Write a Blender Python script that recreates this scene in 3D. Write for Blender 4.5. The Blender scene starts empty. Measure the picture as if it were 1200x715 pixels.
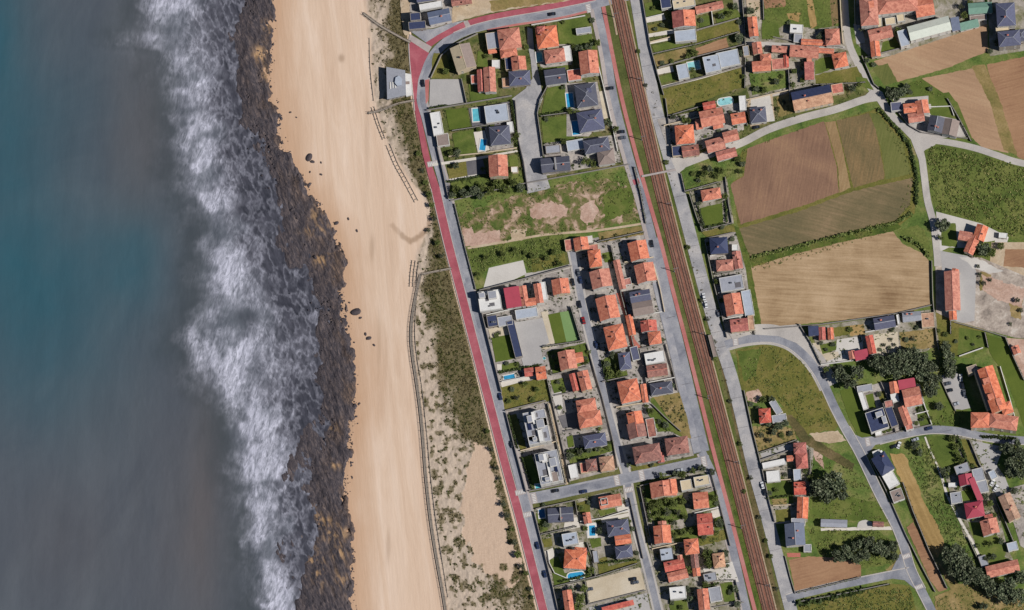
import bpy, bmesh, math, random
import numpy as np
from mathutils import Vector, Matrix
random.seed(7)
rng = np.random.default_rng(7)
S = 0.5                                  # metres per photo pixel
TILT_S, TILT_E = 0.25, 0.07              # off-nadir view: tangents of the lean to south and east
CAM_H = 3000.0
SUN_AZ, SUN_EL = 106.0, 42.0
scene = bpy.context.scene
COL = scene.collection

def W(px, py):
    return ((px - 600.0) * S, (357.5 - py) * S)

def lin(c):
    out = []
    for v in c:
        v = v / 255.0
        out.append(v / 12.92 if v <= 0.04045 else ((v + 0.055) / 1.055) ** 2.4)
    return out

# ------------------------------------------------------------------ materials
GAIN = 0.80

def base_rgb(c, k=1.0):
    return tuple(min(0.9, x * GAIN * k) for x in lin(c)) + (1.0,)

def new_mat(name):
    m = bpy.data.materials.new(name)
    m.use_nodes = True
    nt = m.node_tree
    b = nt.nodes['Principled BSDF']
    b.inputs['Specular IOR Level'].default_value = 0.2
    return m, nt, b

def noise_node(nt, vec, scale, detail=4.0, rough=0.6, dist=0.0):
    n = nt.nodes.new('ShaderNodeTexNoise')
    n.inputs['Scale'].default_value = scale
    n.inputs['Detail'].default_value = detail
    n.inputs['Roughness'].default_value = rough
    n.inputs['Distortion'].default_value = dist
    nt.links.new(vec, n.inputs['Vector'])
    return n.outputs['Fac']

def ramp(nt, fac, stops):
    r = nt.nodes.new('ShaderNodeValToRGB')
    el = r.color_ramp.elements
    while len(el) < len(stops):
        el.new(0.5)
    for e, (p, c) in zip(el, stops):
        e.position = p
        e.color = c
    nt.links.new(fac, r.inputs['Fac'])
    return r.outputs['Color']

def mixc(nt, fac, a, b, mode='MIX'):
    n = nt.nodes.new('ShaderNodeMix')
    n.data_type = 'RGBA'
    n.blend_type = mode
    for sock, v in ((n.inputs[0], fac), (n.inputs[6], a), (n.inputs[7], b)):
        if hasattr(v, 'is_output'):
            nt.links.new(v, sock)
        elif isinstance(v, (int, float)):
            sock.default_value = v
        else:
            sock.default_value = v
    return n.outputs[2]

def math_n(nt, op, a, b=0.0, clamp=False):
    n = nt.nodes.new('ShaderNodeMath')
    n.operation = op
    n.use_clamp = clamp
    for i, v in enumerate((a, b)):
        if hasattr(v, 'is_output'):
            nt.links.new(v, n.inputs[i])
        else:
            n.inputs[i].default_value = v
    return n.outputs[0]

def coords(nt, rot=0.0, sc=(1, 1, 1), random_offset=False):
    t = nt.nodes.new('ShaderNodeTexCoord')
    mp = nt.nodes.new('ShaderNodeMapping')
    mp.inputs['Scale'].default_value = sc
    src = t.outputs['Object']
    if rot:
        m0 = nt.nodes.new('ShaderNodeMapping')
        m0.inputs['Rotation'].default_value = (0, 0, math.radians(rot))
        nt.links.new(src, m0.inputs['Vector'])
        src = m0.outputs['Vector']
    nt.links.new(src, mp.inputs['Vector'])
    if random_offset:
        oi = nt.nodes.new('ShaderNodeObjectInfo')
        mu = nt.nodes.new('ShaderNodeVectorMath')
        mu.operation = 'SCALE'
        nt.links.new(oi.outputs['Random'], mu.inputs['Scale'])
        mu.inputs[0].default_value = (57.0, 91.0, 13.0)
        nt.links.new(mu.outputs[0], mp.inputs['Location'])
    return mp.outputs['Vector']

def bump(nt, b, h, strength=0.4, dist=0.1):
    n = nt.nodes.new('ShaderNodeBump')
    n.inputs['Strength'].default_value = strength
    n.inputs['Distance'].default_value = dist
    nt.links.new(h, n.inputs['Height'])
    nt.links.new(n.outputs['Normal'], b.inputs['Normal'])

def ground_mat(name, cols, scale=0.12, fine=1.1, stretch=(1, 1, 1), rot=0.0, rough=0.95, fine_amt=0.35, bmp=0.5, bdist=0.15, lo=0.3, hi=0.7):
    """cols: 2-4 sRGB colours spread over a large-scale noise; a fine noise makes grain."""
    m, nt, b = new_mat(name)
    v = coords(nt, rot, stretch)
    n1 = noise_node(nt, v, scale, 5, 0.62, 0.6)
    k = len(cols)
    stops = [(lo + (hi - lo) * i / max(1, k - 1), base_rgb(c)) for i, c in enumerate(cols)]
    c = ramp(nt, n1, stops)
    n2 = noise_node(nt, v, fine, 6, 0.72)
    g = ramp(nt, n2, [(0.28, (1 - fine_amt,) * 3 + (1,)), (0.72, (1 + fine_amt * 0.8,) * 3 + (1,))])
    c = mixc(nt, 1.0, c, g, 'MULTIPLY')
    nt.links.new(c, b.inputs['Base Color'])
    b.inputs['Roughness'].default_value = rough
    if bmp:
        bump(nt, b, n2, bmp, bdist)
    return m

def field_mat(name, cols, rot, rowfreq=0.9, rowamt=0.25, scale=0.03):
    """ploughed or mown field: broad tints, streaks along the furrows, faint furrow lines."""
    m, nt, b = new_mat(name)
    vs = coords(nt, rot, (1.0, 0.06, 1))
    v = coords(nt)
    n1 = noise_node(nt, v, scale, 5, 0.6, 0.5)
    n3 = noise_node(nt, vs, rowfreq, 4, 0.6)
    f = math_n(nt, 'ADD', math_n(nt, 'MULTIPLY', n1, 0.6), math_n(nt, 'MULTIPLY', n3, 0.4))
    k = len(cols)
    c = ramp(nt, f, [(0.36 + 0.28 * i / max(1, k - 1), base_rgb(x)) for i, x in enumerate(cols)])
    n2 = noise_node(nt, v, 0.9, 6, 0.75)
    g = ramp(nt, n2, [(0.25, (1 - rowamt,) * 3 + (1,)), (0.75, (1 + rowamt * 0.8,) * 3 + (1,))])
    c = mixc(nt, 1.0, c, g, 'MULTIPLY')
    nt.links.new(c, b.inputs['Base Color'])
    b.inputs['Roughness'].default_value = 0.95
    bump(nt, b, n3, 0.4, 0.2)
    return m

def paint_mat(name, c, var=0.12, scale=0.7, rough=0.7, spec=0.3, metal=0.0, dirt=0.0, rand=0.0, bmp=0.0):
    m, nt, b = new_mat(name)
    v = coords(nt, 0, (1, 1, 1), True)
    n = noise_node(nt, v, scale, 6, 0.7, 0.3)
    a = base_rgb(c, 1 - var)
    d = base_rgb(c, 1 + var)
    col = ramp(nt, n, [(0.3, a), (0.7, d)])
    if dirt:
        n2 = noise_node(nt, v, scale * 3.3, 4, 0.7)
        f = ramp(nt, n2, [(0.52, (0, 0, 0, 1)), (0.75, (dirt, dirt, dirt, 1))])
        col = mixc(nt, f, col, base_rgb((70, 62, 58)))
    if rand:
        oi = nt.nodes.new('ShaderNodeObjectInfo')
        h = nt.nodes.new('ShaderNodeHueSaturation')
        nt.links.new(math_n(nt, 'ADD', math_n(nt, 'MULTIPLY', oi.outputs['Random'], rand), 1 - rand / 2), h.inputs['Value'])
        nt.links.new(math_n(nt, 'ADD', math_n(nt, 'MULTIPLY', oi.outputs['Random'], rand * 1.1), 1 - rand * 0.55), h.inputs['Saturation'])
        nt.links.new(col, h.inputs['Color'])
        col = h.outputs['Color']
    nt.links.new(col, b.inputs['Base Color'])
    b.inputs['Roughness'].default_value = rough
    b.inputs['Specular IOR Level'].default_value = spec
    b.inputs['Metallic'].default_value = metal
    if bmp:
        bump(nt, b, n, bmp, 0.1)
    return m

def roof_mat(name, c, c2, var=0.2):
    """clay tile roof: mottled tiles, weathered patches, per-house tint."""
    m, nt, b = new_mat(name)
    v = coords(nt, 0, (1, 1, 1), True)
    n = noise_node(nt, v, 0.5, 6, 0.75, 0.4)
    col = ramp(nt, n, [(0.30, base_rgb(c2, 0.8)), (0.42, base_rgb(c2)), (0.56, base_rgb(c)), (0.74, base_rgb(c, 1.25))])
    n4 = noise_node(nt, v, 0.9, 5, 0.8, 0.6)
    col = mixc(nt, ramp(nt, n4, [(0.56, (0, 0, 0, 1)), (0.78, (0.45, 0.45, 0.45, 1))]), col, base_rgb((112, 92, 78)))
    n2 = noise_node(nt, v, 2.6, 3, 0.7)
    g = ramp(nt, n2, [(0.3, (1 - var,) * 3 + (1,)), (0.7, (1 + var,) * 3 + (1,))])
    col = mixc(nt, 1.0, col, g, 'MULTIPLY')
    oi = nt.nodes.new('ShaderNodeObjectInfo')
    h = nt.nodes.new('ShaderNodeHueSaturation')
    nt.links.new(math_n(nt, 'ADD', math_n(nt, 'MULTIPLY', oi.outputs['Random'], 0.32), 0.92), h.inputs['Value'])
    nt.links.new(math_n(nt, 'ADD', math_n(nt, 'MULTIPLY', oi.outputs['Random'], 0.2), 0.82), h.inputs['Saturation'])
    nt.links.new(col, h.inputs['Color'])
    nt.links.new(h.outputs['Color'], b.inputs['Base Color'])
    b.inputs['Roughness'].default_value = 0.85
    w = nt.nodes.new('ShaderNodeTexWave')
    w.inputs['Scale'].default_value = 1.0
    w.inputs['Distortion'].default_value = 1.0
    nt.links.new(v, w.inputs['Vector'])
    bump(nt, b, math_n(nt, 'ADD', w.outputs['Fac'], n2), 0.35, 0.08)
    return m

def leaf_mat(name, cols, rand=0.5):
    m, nt, b = new_mat(name)
    g = nt.nodes.new('ShaderNodeNewGeometry')
    oi = nt.nodes.new('ShaderNodeObjectInfo')
    k = len(cols)
    c = ramp(nt, g.outputs['Random Per Island'], [(i / max(1, k - 1), base_rgb(x)) for i, x in enumerate(cols)])
    h = nt.nodes.new('ShaderNodeHueSaturation')
    nt.links.new(math_n(nt, 'ADD', math_n(nt, 'MULTIPLY', oi.outputs['Random'], rand), 1 - rand / 2), h.inputs['Value'])
    nt.links.new(c, h.inputs['Color'])
    nt.links.new(h.outputs['Color'], b.inputs['Base Color'])
    b.inputs['Roughness'].default_value = 0.7
    return m

M = {}
# roads and paving
M['asphalt'] = ground_mat('asphalt', [(122, 124, 134), (148, 149, 156), (170, 169, 172)], 0.09, 1.3, fine_amt=0.18, bmp=0.2)
M['asphalt_old'] = ground_mat('worn_asphalt', [(136, 137, 146), (158, 158, 164), (180, 177, 178)], 0.1, 1.3, fine_amt=0.18, bmp=0.2)
M['cobble'] = ground_mat('cobbles', [(146, 145, 148), (174, 171, 171), (194, 188, 183)], 0.1, 1.4, fine_amt=0.2, bmp=0.3)
M['lane'] = ground_mat('lane_concrete', [(172, 166, 160), (190, 183, 176), (202, 195, 186)], 0.06, 1.5, fine_amt=0.14, bmp=0.2)
M['redpath'] = ground_mat('red_path_surface', [(160, 84, 94), (174, 92, 102), (186, 108, 116)], 0.12, 1.3, fine_amt=0.16, bmp=0.1)
M['pinkpath'] = ground_mat('pink_pavement', [(180, 108, 104), (192, 122, 116), (196, 140, 134)], 0.07, 1.5, fine_amt=0.18, bmp=0.1)
M['pavement'] = ground_mat('pavement_slabs', [(172, 160, 156), (188, 178, 172)], 0.2, 1.8, fine_amt=0.15, bmp=0.1)
M['concrete'] = ground_mat('yard_concrete', [(120, 114, 104), (158, 150, 144), (178, 170, 162), (198, 188, 176)], 0.16, 1.0, fine_amt=0.3, bmp=0.1)
M['yard'] = ground_mat('yard_mixed', [(104, 106, 70), (140, 134, 112), (166, 158, 146), (182, 172, 160)], 0.13, 1.0, fine_amt=0.32, lo=0.34, hi=0.66)
M['yardgrass'] = ground_mat('yard_rough_grass', [(70, 82, 40), (98, 104, 56), (120, 112, 76), (150, 140, 116)], 0.12, 1.0, fine_amt=0.4, lo=0.32, hi=0.72)
M['pale'] = ground_mat('pale_paving', [(212, 204, 192), (226, 218, 206)], 0.2, 1.6, fine_amt=0.12, bmp=0.05)
M['beigelot'] = ground_mat('beige_hardstanding', [(196, 180, 154), (208, 194, 170), (214, 202, 182)], 0.06, 1.2, fine_amt=0.12, bmp=0.1)
M['greylot'] = ground_mat('grey_hardstanding', [(172, 168, 166), (188, 184, 180)], 0.06, 1.4, fine_amt=0.1, bmp=0.05)
M['whitelot'] = ground_mat('white_hardstanding', [(196, 190, 182), (210, 204, 196), (218, 212, 204)], 0.06, 1.4, fine_amt=0.1, bmp=0.05)
M['darkpave'] = ground_mat('dark_paving', [(100, 98, 102), (122, 118, 120)], 0.1, 1.4, fine_amt=0.2, bmp=0.05)
M['redpave'] = ground_mat('red_tile_paving', [(178, 104, 92), (196, 122, 106)], 0.1, 1.4, fine_amt=0.18, bmp=0.05)
M['teal'] = ground_mat('teal_paving', [(96, 140, 140), (120, 160, 156)], 0.2, 1.4, fine_amt=0.15, bmp=0.05)
# vegetation grounds
M['land'] = ground_mat('land', [(78, 86, 44), (100, 104, 56), (120, 114, 74)], 0.06, 0.8, fine_amt=0.4)
M['lawn'] = ground_mat('lawn_grass', [(78, 94, 40), (98, 112, 50), (118, 122, 64)], 0.09, 1.4, fine_amt=0.25, bmp=0.6)
M['lawnbright'] = ground_mat('lawn_mown', [(84, 100, 38), (102, 114, 48)], 0.08, 1.6, fine_amt=0.16, bmp=0.3)
M['court'] = ground_mat('court_turf', [(118, 148, 92), (130, 158, 102)], 0.08, 1.6, fine_amt=0.1, bmp=0.05)
M['meadow'] = ground_mat('meadow_grass', [(70, 92, 42), (96, 116, 54), (122, 128, 70), (152, 140, 98)], 0.07, 0.9, fine_amt=0.42, bmp=0.9)
M['darkmeadow'] = ground_mat('dark_meadow_grass', [(80, 96, 44), (102, 114, 54), (126, 128, 70)], 0.06, 0.8, fine_amt=0.45, bmp=1.0)
M['drygrass'] = ground_mat('dry_grass', [(118, 112, 62), (150, 130, 84), (174, 150, 108)], 0.08, 0.9, fine_amt=0.3, bmp=0.6)
M['olivegrass'] = ground_mat('olive_grass', [(92, 98, 44), (118, 114, 56), (136, 122, 72)], 0.08, 0.9, fine_amt=0.35, bmp=0.8)
M['verge'] = ground_mat('railway_verge_grass', [(62, 80, 32), (90, 104, 44), (116, 112, 62)], 0.1, 0.9, fine_amt=0.4, bmp=0.8)
M['vergebrown'] = ground_mat('railway_verge_brush', [(72, 74, 42), (104, 94, 60), (130, 112, 80)], 0.12, 0.9, fine_amt=0.42, bmp=0.8)
M['baresoil'] = ground_mat('bare_pink_soil', [(172, 138, 118), (196, 164, 146), (212, 186, 168)], 0.12, 0.9, fine_amt=0.28, bmp=0.5)
M['worn'] = ground_mat('worn_ground', [(84, 100, 46), (98, 108, 54), (122, 114, 74), (172, 146, 122), (200, 172, 152)], 0.15, 0.9, fine_amt=0.28, bmp=0.5, lo=0.36, hi=0.64)
M['rubble'] = ground_mat('rubble_ground', [(132, 122, 112), (168, 154, 142), (190, 176, 162), (212, 202, 190)], 0.16, 0.9, fine_amt=0.3, bmp=0.8)
M['drystrip'] = field_mat('dry_field_strip', [(140, 114, 80), (158, 130, 94), (172, 146, 108)], 12, 0.8, 0.2)
M['palesoil'] = ground_mat('pale_dirt', [(176, 154, 126), (196, 174, 146), (206, 190, 166)], 0.1, 0.9, fine_amt=0.2, bmp=0.4)
M['plough'] = field_mat('ploughed_soil', [(130, 100, 82), (148, 115, 93), (162, 128, 100)], 10, 1.0, 0.18)
M['plough2'] = field_mat('ploughed_reddish_soil', [(142, 104, 80), (164, 126, 96), (176, 138, 106)], 75, 0.9, 0.16)
M['strawfield'] = field_mat('straw_stubble', [(138, 110, 80), (174, 146, 112), (196, 168, 134)], 93, 0.7, 0.16, 0.03)
M['tanfield'] = field_mat('tan_field_soil', [(164, 132, 104), (178, 144, 114), (188, 156, 124)], 108, 0.6, 0.16, 0.02)
M['olivefield'] = field_mat('olive_field', [(106, 98, 70), (124, 110, 80), (148, 126, 96)], 105, 0.7, 0.22)
M['brownolive'] = field_mat('brown_olive_field', [(98, 90, 60), (122, 106, 74), (146, 120, 84)], 12, 1.0, 0.28)
M['greenfield'] = field_mat('green_field', [(92, 100, 52), (108, 112, 60), (122, 122, 70)], 12, 0.8, 0.2)
M['strip'] = field_mat('straw_strip', [(150, 122, 76), (172, 142, 92), (186, 156, 108)], -25, 0.6, 0.22)
# walls and roofs
M['white'] = paint_mat('white_render', (226, 222, 214), 0.08, 0.5, 0.8, dirt=0.25)
M['cream'] = paint_mat('cream_render', (222, 202, 172), 0.08, 0.5, 0.8, dirt=0.2)
M['stonewall'] = paint_mat('grey_wall_render', (168, 160, 150), 0.18, 0.7, 0.9, dirt=0.5)
M['granite'] = paint_mat('granite', (146, 140, 134), 0.2, 1.5, 0.9, dirt=0.5)
M['darkwall'] = paint_mat('mossy_wall', (104, 100, 92), 0.2, 0.9, 0.9, dirt=0.5)
M['orange'] = roof_mat('orange_clay_tiles', (216, 132, 100), (188, 102, 76))
M['red'] = roof_mat('red_clay_tiles', (200, 104, 86), (170, 80, 70))
M['pinkroof'] = roof_mat('pink_faded_tiles', (206, 128, 108), (170, 98, 84))
M['brown'] = roof_mat('brown_clay_tiles', (164, 112, 98), (132, 88, 80))
M['tan'] = roof_mat('tan_tiles', (196, 154, 124), (170, 128, 102))
M['crimson'] = paint_mat('crimson_sheet_metal', (176, 72, 88), 0.1, 0.25, 0.5, spec=0.3, dirt=0.15)
M['slate'] = paint_mat('slate_roofing', (92, 94, 112), 0.22, 0.8, 0.6, rand=0.4, dirt=0.25, bmp=0.2)
M['slateblue'] = paint_mat('blue_slate_roofing', (110, 118, 138), 0.15, 0.6, 0.6, rand=0.2, dirt=0.2, bmp=0.2)
M['navy'] = paint_mat('navy_roofing_and_shade', (62, 70, 100), 0.2, 0.6, 0.5, dirt=0.1)
M['grey'] = paint_mat('grey_roofing', (160, 162, 170), 0.12, 0.6, 0.75, dirt=0.3, rand=0.2)
M['taupe'] = paint_mat('taupe_roofing', (150, 134, 126), 0.14, 0.6, 0.8, dirt=0.3)
M['palegrey'] = paint_mat('pale_blue_grey_roofing', (178, 186, 198), 0.1, 0.4, 0.7, dirt=0.2)
M['whiteroof'] = paint_mat('white_roofing', (228, 226, 222), 0.08, 0.4, 0.7, dirt=0.3)
M['beige'] = paint_mat('beige_roofing', (214, 196, 164), 0.1, 0.5, 0.8, dirt=0.25)
M['green'] = paint_mat('green_sheet_metal', (122, 158, 140), 0.14, 0.6, 0.6, dirt=0.3)
M['hallroof'] = paint_mat('pale_corrugated_sheet', (216, 220, 206), 0.07, 0.35, 0.55, dirt=0.2)
M['glass'] = paint_mat('window_glass', (44, 52, 64), 0.1, 1.0, 0.08, spec=0.5)
M['frame'] = paint_mat('window_frame', (212, 208, 200), 0.05, 1.0, 0.5)
M['wooddoor'] = paint_mat('painted_door', (112, 72, 52), 0.15, 2.0, 0.6)
M['metal'] = paint_mat('galvanised_metal', (158, 160, 164), 0.1, 2.0, 0.4, metal=0.6)
M['solar'] = paint_mat('solar_glass', (40, 48, 78), 0.1, 2.0, 0.15, spec=0.6)
M['wood'] = paint_mat('weathered_boards', (166, 154, 140), 0.18, 1.2, 0.9, dirt=0.3)
M['darkwood'] = paint_mat('dark_timber', (92, 76, 62), 0.2, 1.5, 0.9)
M['rail'] = paint_mat('rail_steel', (142, 112, 98), 0.1, 1.0, 0.4, metal=0.5)
M['ballast'] = ground_mat('rust_ballast', [(118, 78, 66), (142, 96, 80), (158, 112, 94)], 0.15, 1.6, fine_amt=0.3, bmp=0.8)
M['troughconc'] = ground_mat('cable_trough_concrete', [(170, 146, 122), (192, 170, 144)], 0.2, 1.2, fine_amt=0.25)
M['sleeper'] = paint_mat('concrete_sleeper', (150, 122, 106), 0.2, 2.0, 0.9)
M['mark'] = ground_mat('road_paint', [(214, 212, 208), (232, 230, 226)], 0.6, 2.0, fine_amt=0.14, bmp=0)
M['kerb'] = ground_mat('kerbstone', [(186, 178, 170), (204, 196, 188)], 0.4, 1.8, fine_amt=0.14, bmp=0.1)
# plants
M['leafdark'] = leaf_mat('dark_evergreen_leaves', [(60, 72, 52), (82, 92, 66), (104, 112, 84), (124, 128, 104)])
M['leafgreen'] = leaf_mat('garden_leaves', [(58, 74, 34), (84, 98, 46), (108, 118, 60), (130, 134, 80)])
M['leafgrey'] = leaf_mat('grey_green_leaves', [(56, 64, 46), (78, 84, 62), (98, 100, 78), (116, 116, 96)])
M['hedge'] = leaf_mat('hedge_leaves', [(46, 58, 30), (64, 78, 38), (84, 96, 48)])
M['tuft'] = leaf_mat('grass_blades', [(72, 90, 38), (96, 112, 50), (120, 126, 66), (140, 134, 84)], 0.1)
M['tuftdark'] = leaf_mat('dark_grass_blades', [(70, 86, 40), (92, 108, 50), (114, 124, 64), (134, 136, 82)], 0.1)
M['scrub'] = leaf_mat('dune_scrub_leaves', [(62, 60, 36), (82, 76, 46), (102, 92, 58), (122, 108, 74)], 0.1)
M['scrubgreen'] = leaf_mat('dune_green_leaves', [(58, 66, 30), (78, 82, 38), (100, 94, 50)], 0.1)
M['bark'] = paint_mat('bark', (92, 78, 66), 0.2, 3.0, 0.95)
M['rock'] = paint_mat('dark_rock', (78, 70, 72), 0.3, 0.8, 0.85, bmp=0.5)
CARCOL = {'white': (226, 226, 226), 'silver': (170, 174, 180), 'black': (36, 38, 44), 'navy': (44, 56, 88), 'red': (156, 44, 44), 'grey': (92, 96, 104), 'blue': (60, 96, 140)}
for k, c in CARCOL.items():
    M['car_' + k] = paint_mat(k + '_car_paint', c, 0.03, 0.5, 0.25, spec=0.5)
M['tyre'] = paint_mat('tyre_rubber', (34, 34, 36), 0.1, 2.0, 0.9)

def water_mat(name, c, rough=0.06):
    m, nt, b = new_mat(name)
    v = coords(nt, 0, (1, 1, 1), True)
    n = noise_node(nt, v, 0.5, 3, 0.5)
    nt.links.new(ramp(nt, n, [(0.3, base_rgb(c, 0.85)), (0.7, base_rgb(c, 1.15))]), b.inputs['Base Color'])
    b.inputs['Roughness'].default_value = rough
    b.inputs['Specular IOR Level'].default_value = 0.5
    bump(nt, b, noise_node(nt, v, 2.0, 2, 0.5), 0.05, 0.05)
    return m
M['pool_blue'] = water_mat('pool_water_blue', (58, 158, 204))
M['pool_teal'] = water_mat('pool_water_teal', (104, 190, 204))
M['pool_pale'] = water_mat('pool_water_pale', (150, 208, 212))
M['pool_deep'] = water_mat('pool_water_deep', (44, 106, 156))

# ------------------------------------------------------------------ mesh building
class MB:
    def __init__(self):
        self.v, self.f, self.m = [], [], []
    def add(self, vs, fs, mi=0):
        o = len(self.v)
        self.v += [tuple(p) for p in vs]
        self.f += [tuple(i + o for i in f) for f in fs]
        self.m += [mi] * len(fs)
    def hexa(self, b4, t4, mi=0):
        self.add(list(b4) + list(t4), [(3, 2, 1, 0), (4, 5, 6, 7), (0, 1, 5, 4), (1, 2, 6, 5), (2, 3, 7, 6), (3, 0, 4, 7)], mi)
    def box(self, x0, x1, y0, y1, z0, z1, tf=None, mi=0):
        b = [(x0, y0, z0), (x1, y0, z0), (x1, y1, z0), (x0, y1, z0)]
        t = [(x0, y0, z1), (x1, y0, z1), (x1, y1, z1), (x0, y1, z1)]
        if tf:
            b = [tf(p) for p in b]
            t = [tf(p) for p in t]
        self.hexa(b, t, mi)
    def prism(self, pts, z0, z1, mi=0):
        a = sum(pts[i][0] * pts[(i + 1) % len(pts)][1] - pts[(i + 1) % len(pts)][0] * pts[i][1] for i in range(len(pts)))
        if a < 0:
            pts = pts[::-1]
        n = len(pts)
        vs = [(x, y, z0) for x, y in pts] + [(x, y, z1) for x, y in pts]
        fs = [tuple(range(n - 1, -1, -1)), tuple(range(n, 2 * n))] + [(i, (i + 1) % n, n + (i + 1) % n, n + i) for i in range(n)]
        self.add(vs, fs, mi)
    def mesh(self, name, mats):
        me = bpy.data.meshes.new(name)
        me.from_pydata(self.v, [], self.f)
        for k in mats:
            me.materials.append(M[k] if isinstance(k, str) else k)
        if len(mats) > 1:
            me.polygons.foreach_set('material_index', self.m)
        me.update()
        return me
    def build(self, name, mats, parent=None, loc=(0, 0, 0), rz=0.0):
        if isinstance(mats, str):
            mats = [mats]
        return link(name, self.mesh(name, mats), parent, loc, rz)

def link(name, me, parent=None, loc=(0, 0, 0), rz=0.0):
    o = bpy.data.objects.new(name, me)
    COL.objects.link(o)
    o.location = loc
    o.rotation_euler = (0, 0, rz)
    if parent:
        o.parent = parent
    return o

def tag(o, label=None, cat=None, group=None, kind=None):
    if label: o['label'] = label
    if cat: o['category'] = cat
    if group: o['group'] = group
    if kind: o['kind'] = kind
    return o

def np_mesh(name, verts, faces, mats, parent=None):
    me = bpy.data.meshes.new(name)
    verts = np.asarray(verts, dtype=np.float32)
    faces = np.asarray(faces, dtype=np.int32)
    me.vertices.add(len(verts))
    me.vertices.foreach_set('co', verts.ravel())
    k = faces.shape[1]
    me.loops.add(faces.size)
    me.loops.foreach_set('vertex_index', faces.ravel())
    me.polygons.add(len(faces))
    me.polygons.foreach_set('loop_start', np.arange(0, faces.size, k, dtype=np.int32))
    me.polygons.foreach_set('loop_total', np.full(len(faces), k, dtype=np.int32))
    for m in mats:
        me.materials.append(m)
    me.update(calc_edges=True)
    me.validate()
    return link(name, me, parent)

# ------------------------------------------------------------------ numpy noise in photo-pixel space
def _hash(ix, iy, seed):
    h = (ix.astype(np.int64) * 374761393 + iy.astype(np.int64) * 668265263 + seed * 2246822519) & 0xFFFFFFFF
    h = ((h ^ (h >> 13)) * 1274126177) & 0xFFFFFFFF
    return ((h ^ (h >> 16)) & 0xFFFF) / 65535.0
def vnoise(x, y, seed=0):
    ix, iy = np.floor(x), np.floor(y)
    fx, fy = x - ix, y - iy
    fx, fy = fx * fx * (3 - 2 * fx), fy * fy * (3 - 2 * fy)
    a, b = _hash(ix, iy, seed), _hash(ix + 1, iy, seed)
    c, d = _hash(ix, iy + 1, seed), _hash(ix + 1, iy + 1, seed)
    return (a * (1 - fx) + b * fx) * (1 - fy) + (c * (1 - fx) + d * fx) * fy
def fbm(x, y, seed=0, octv=5, gain=0.55):
    s, a, t = 0, 1, 0
    for o in range(octv):
        s = s + a * vnoise(x, y, seed + o * 17)
        t += a
        x, y, a = x * 2.03 + 11.3, y * 2.03 + 5.7, a * gain
    return s / t
def sstep(a, b, x):
    t = np.clip((x - a) / (b - a), 0, 1)
    return t * t * (3 - 2 * t)
def inpoly(x, y, poly):
    r = np.zeros(np.shape(x), bool)
    n = len(poly)
    for i in range(n):
        x0, y0 = poly[i]
        x1, y1 = poly[(i + 1) % n]
        if y0 == y1:
            continue
        c = ((y0 > y) != (y1 > y)) & (x < (x1 - x0) * (y - y0) / (y1 - y0) + x0)
        r ^= c
    return r

# ------------------------------------------------------------------ flat ground patches: each sheet lies above those it overlaps
PLACED = []
TOPS = []        # (polygon, z, name) of every flat sheet, for standing things on the ground
def layer_z(pts, base=0.0, step=0.004):
    xs = [p[0] for p in pts]; ys = [p[1] for p in pts]
    bb = (min(xs), min(ys), max(xs), max(ys))
    lv = 1
    for (b, l) in PLACED:
        if b[0] < bb[2] and bb[0] < b[2] and b[1] < bb[3] and bb[1] < b[3]:
            lv = max(lv, l + 1)
    PLACED.append((bb, lv))
    return base + lv * step

def smooth(pts, n=6):
    if len(pts) < 3:
        return list(pts)
    out = []
    P = [pts[0]] + list(pts) + [pts[-1]]
    for i in range(1, len(P) - 2):
        p0, p1, p2, p3 = P[i - 1], P[i], P[i + 1], P[i + 2]
        for k in range(n):
            t = k / n
            out.append(tuple(0.5 * (2 * p1[j] + (p2[j] - p0[j]) * t + (2 * p0[j] - 5 * p1[j] + 4 * p2[j] - p3[j]) * t * t + (3 * p1[j] - p0[j] - 3 * p2[j] + p3[j]) * t ** 3) for j in (0, 1)))
    out.append(tuple(pts[-1]))
    return out

def offset_line(pts, off):
    out = []
    for i, p in enumerate(pts):
        a = pts[max(0, i - 1)]
        b = pts[min(len(pts) - 1, i + 1)]
        dx, dy = b[0] - a[0], b[1] - a[1]
        l = math.hypot(dx, dy) or 1
        out.append((p[0] - dy / l * off, p[1] + dx / l * off))
    return out

from mathutils.geometry import tessellate_polygon
def patch(name, mat, pts, rag=0.0, sm=False):
    """flat polygon patch in photo pixels; rag roughens a natural edge."""
    if sm:
        pts = smooth(list(pts) + [pts[0]], 5)[:-1]
    z = layer_z(pts)
    TOPS.append((list(pts), z, name))
    if rag:
        q = []
        for i, p in enumerate(pts):
            b = pts[(i + 1) % len(pts)]
            n = max(1, int(math.hypot(b[0] - p[0], b[1] - p[1]) / 3))
            for k in range(n):
                t = k / n
                q.append((p[0] + (b[0] - p[0]) * t + random.uniform(-rag, rag), p[1] + (b[1] - p[1]) * t + random.uniform(-rag, rag)))
        pts = q
    w = [W(*p) for p in pts]
    tri = tessellate_polygon([[Vector((x, y, 0)) for x, y in w]])
    mb = MB()
    fs = []
    for t in tri:
        a, b, c = (w[i] for i in t)
        cr = (b[0] - a[0]) * (c[1] - a[1]) - (b[1] - a[1]) * (c[0] - a[0])
        fs.append(t if cr > 0 else t[::-1])
    mb.add([(x, y, z) for x, y in w], fs)
    return tag(mb.build(name, mat), kind='structure')

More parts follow.
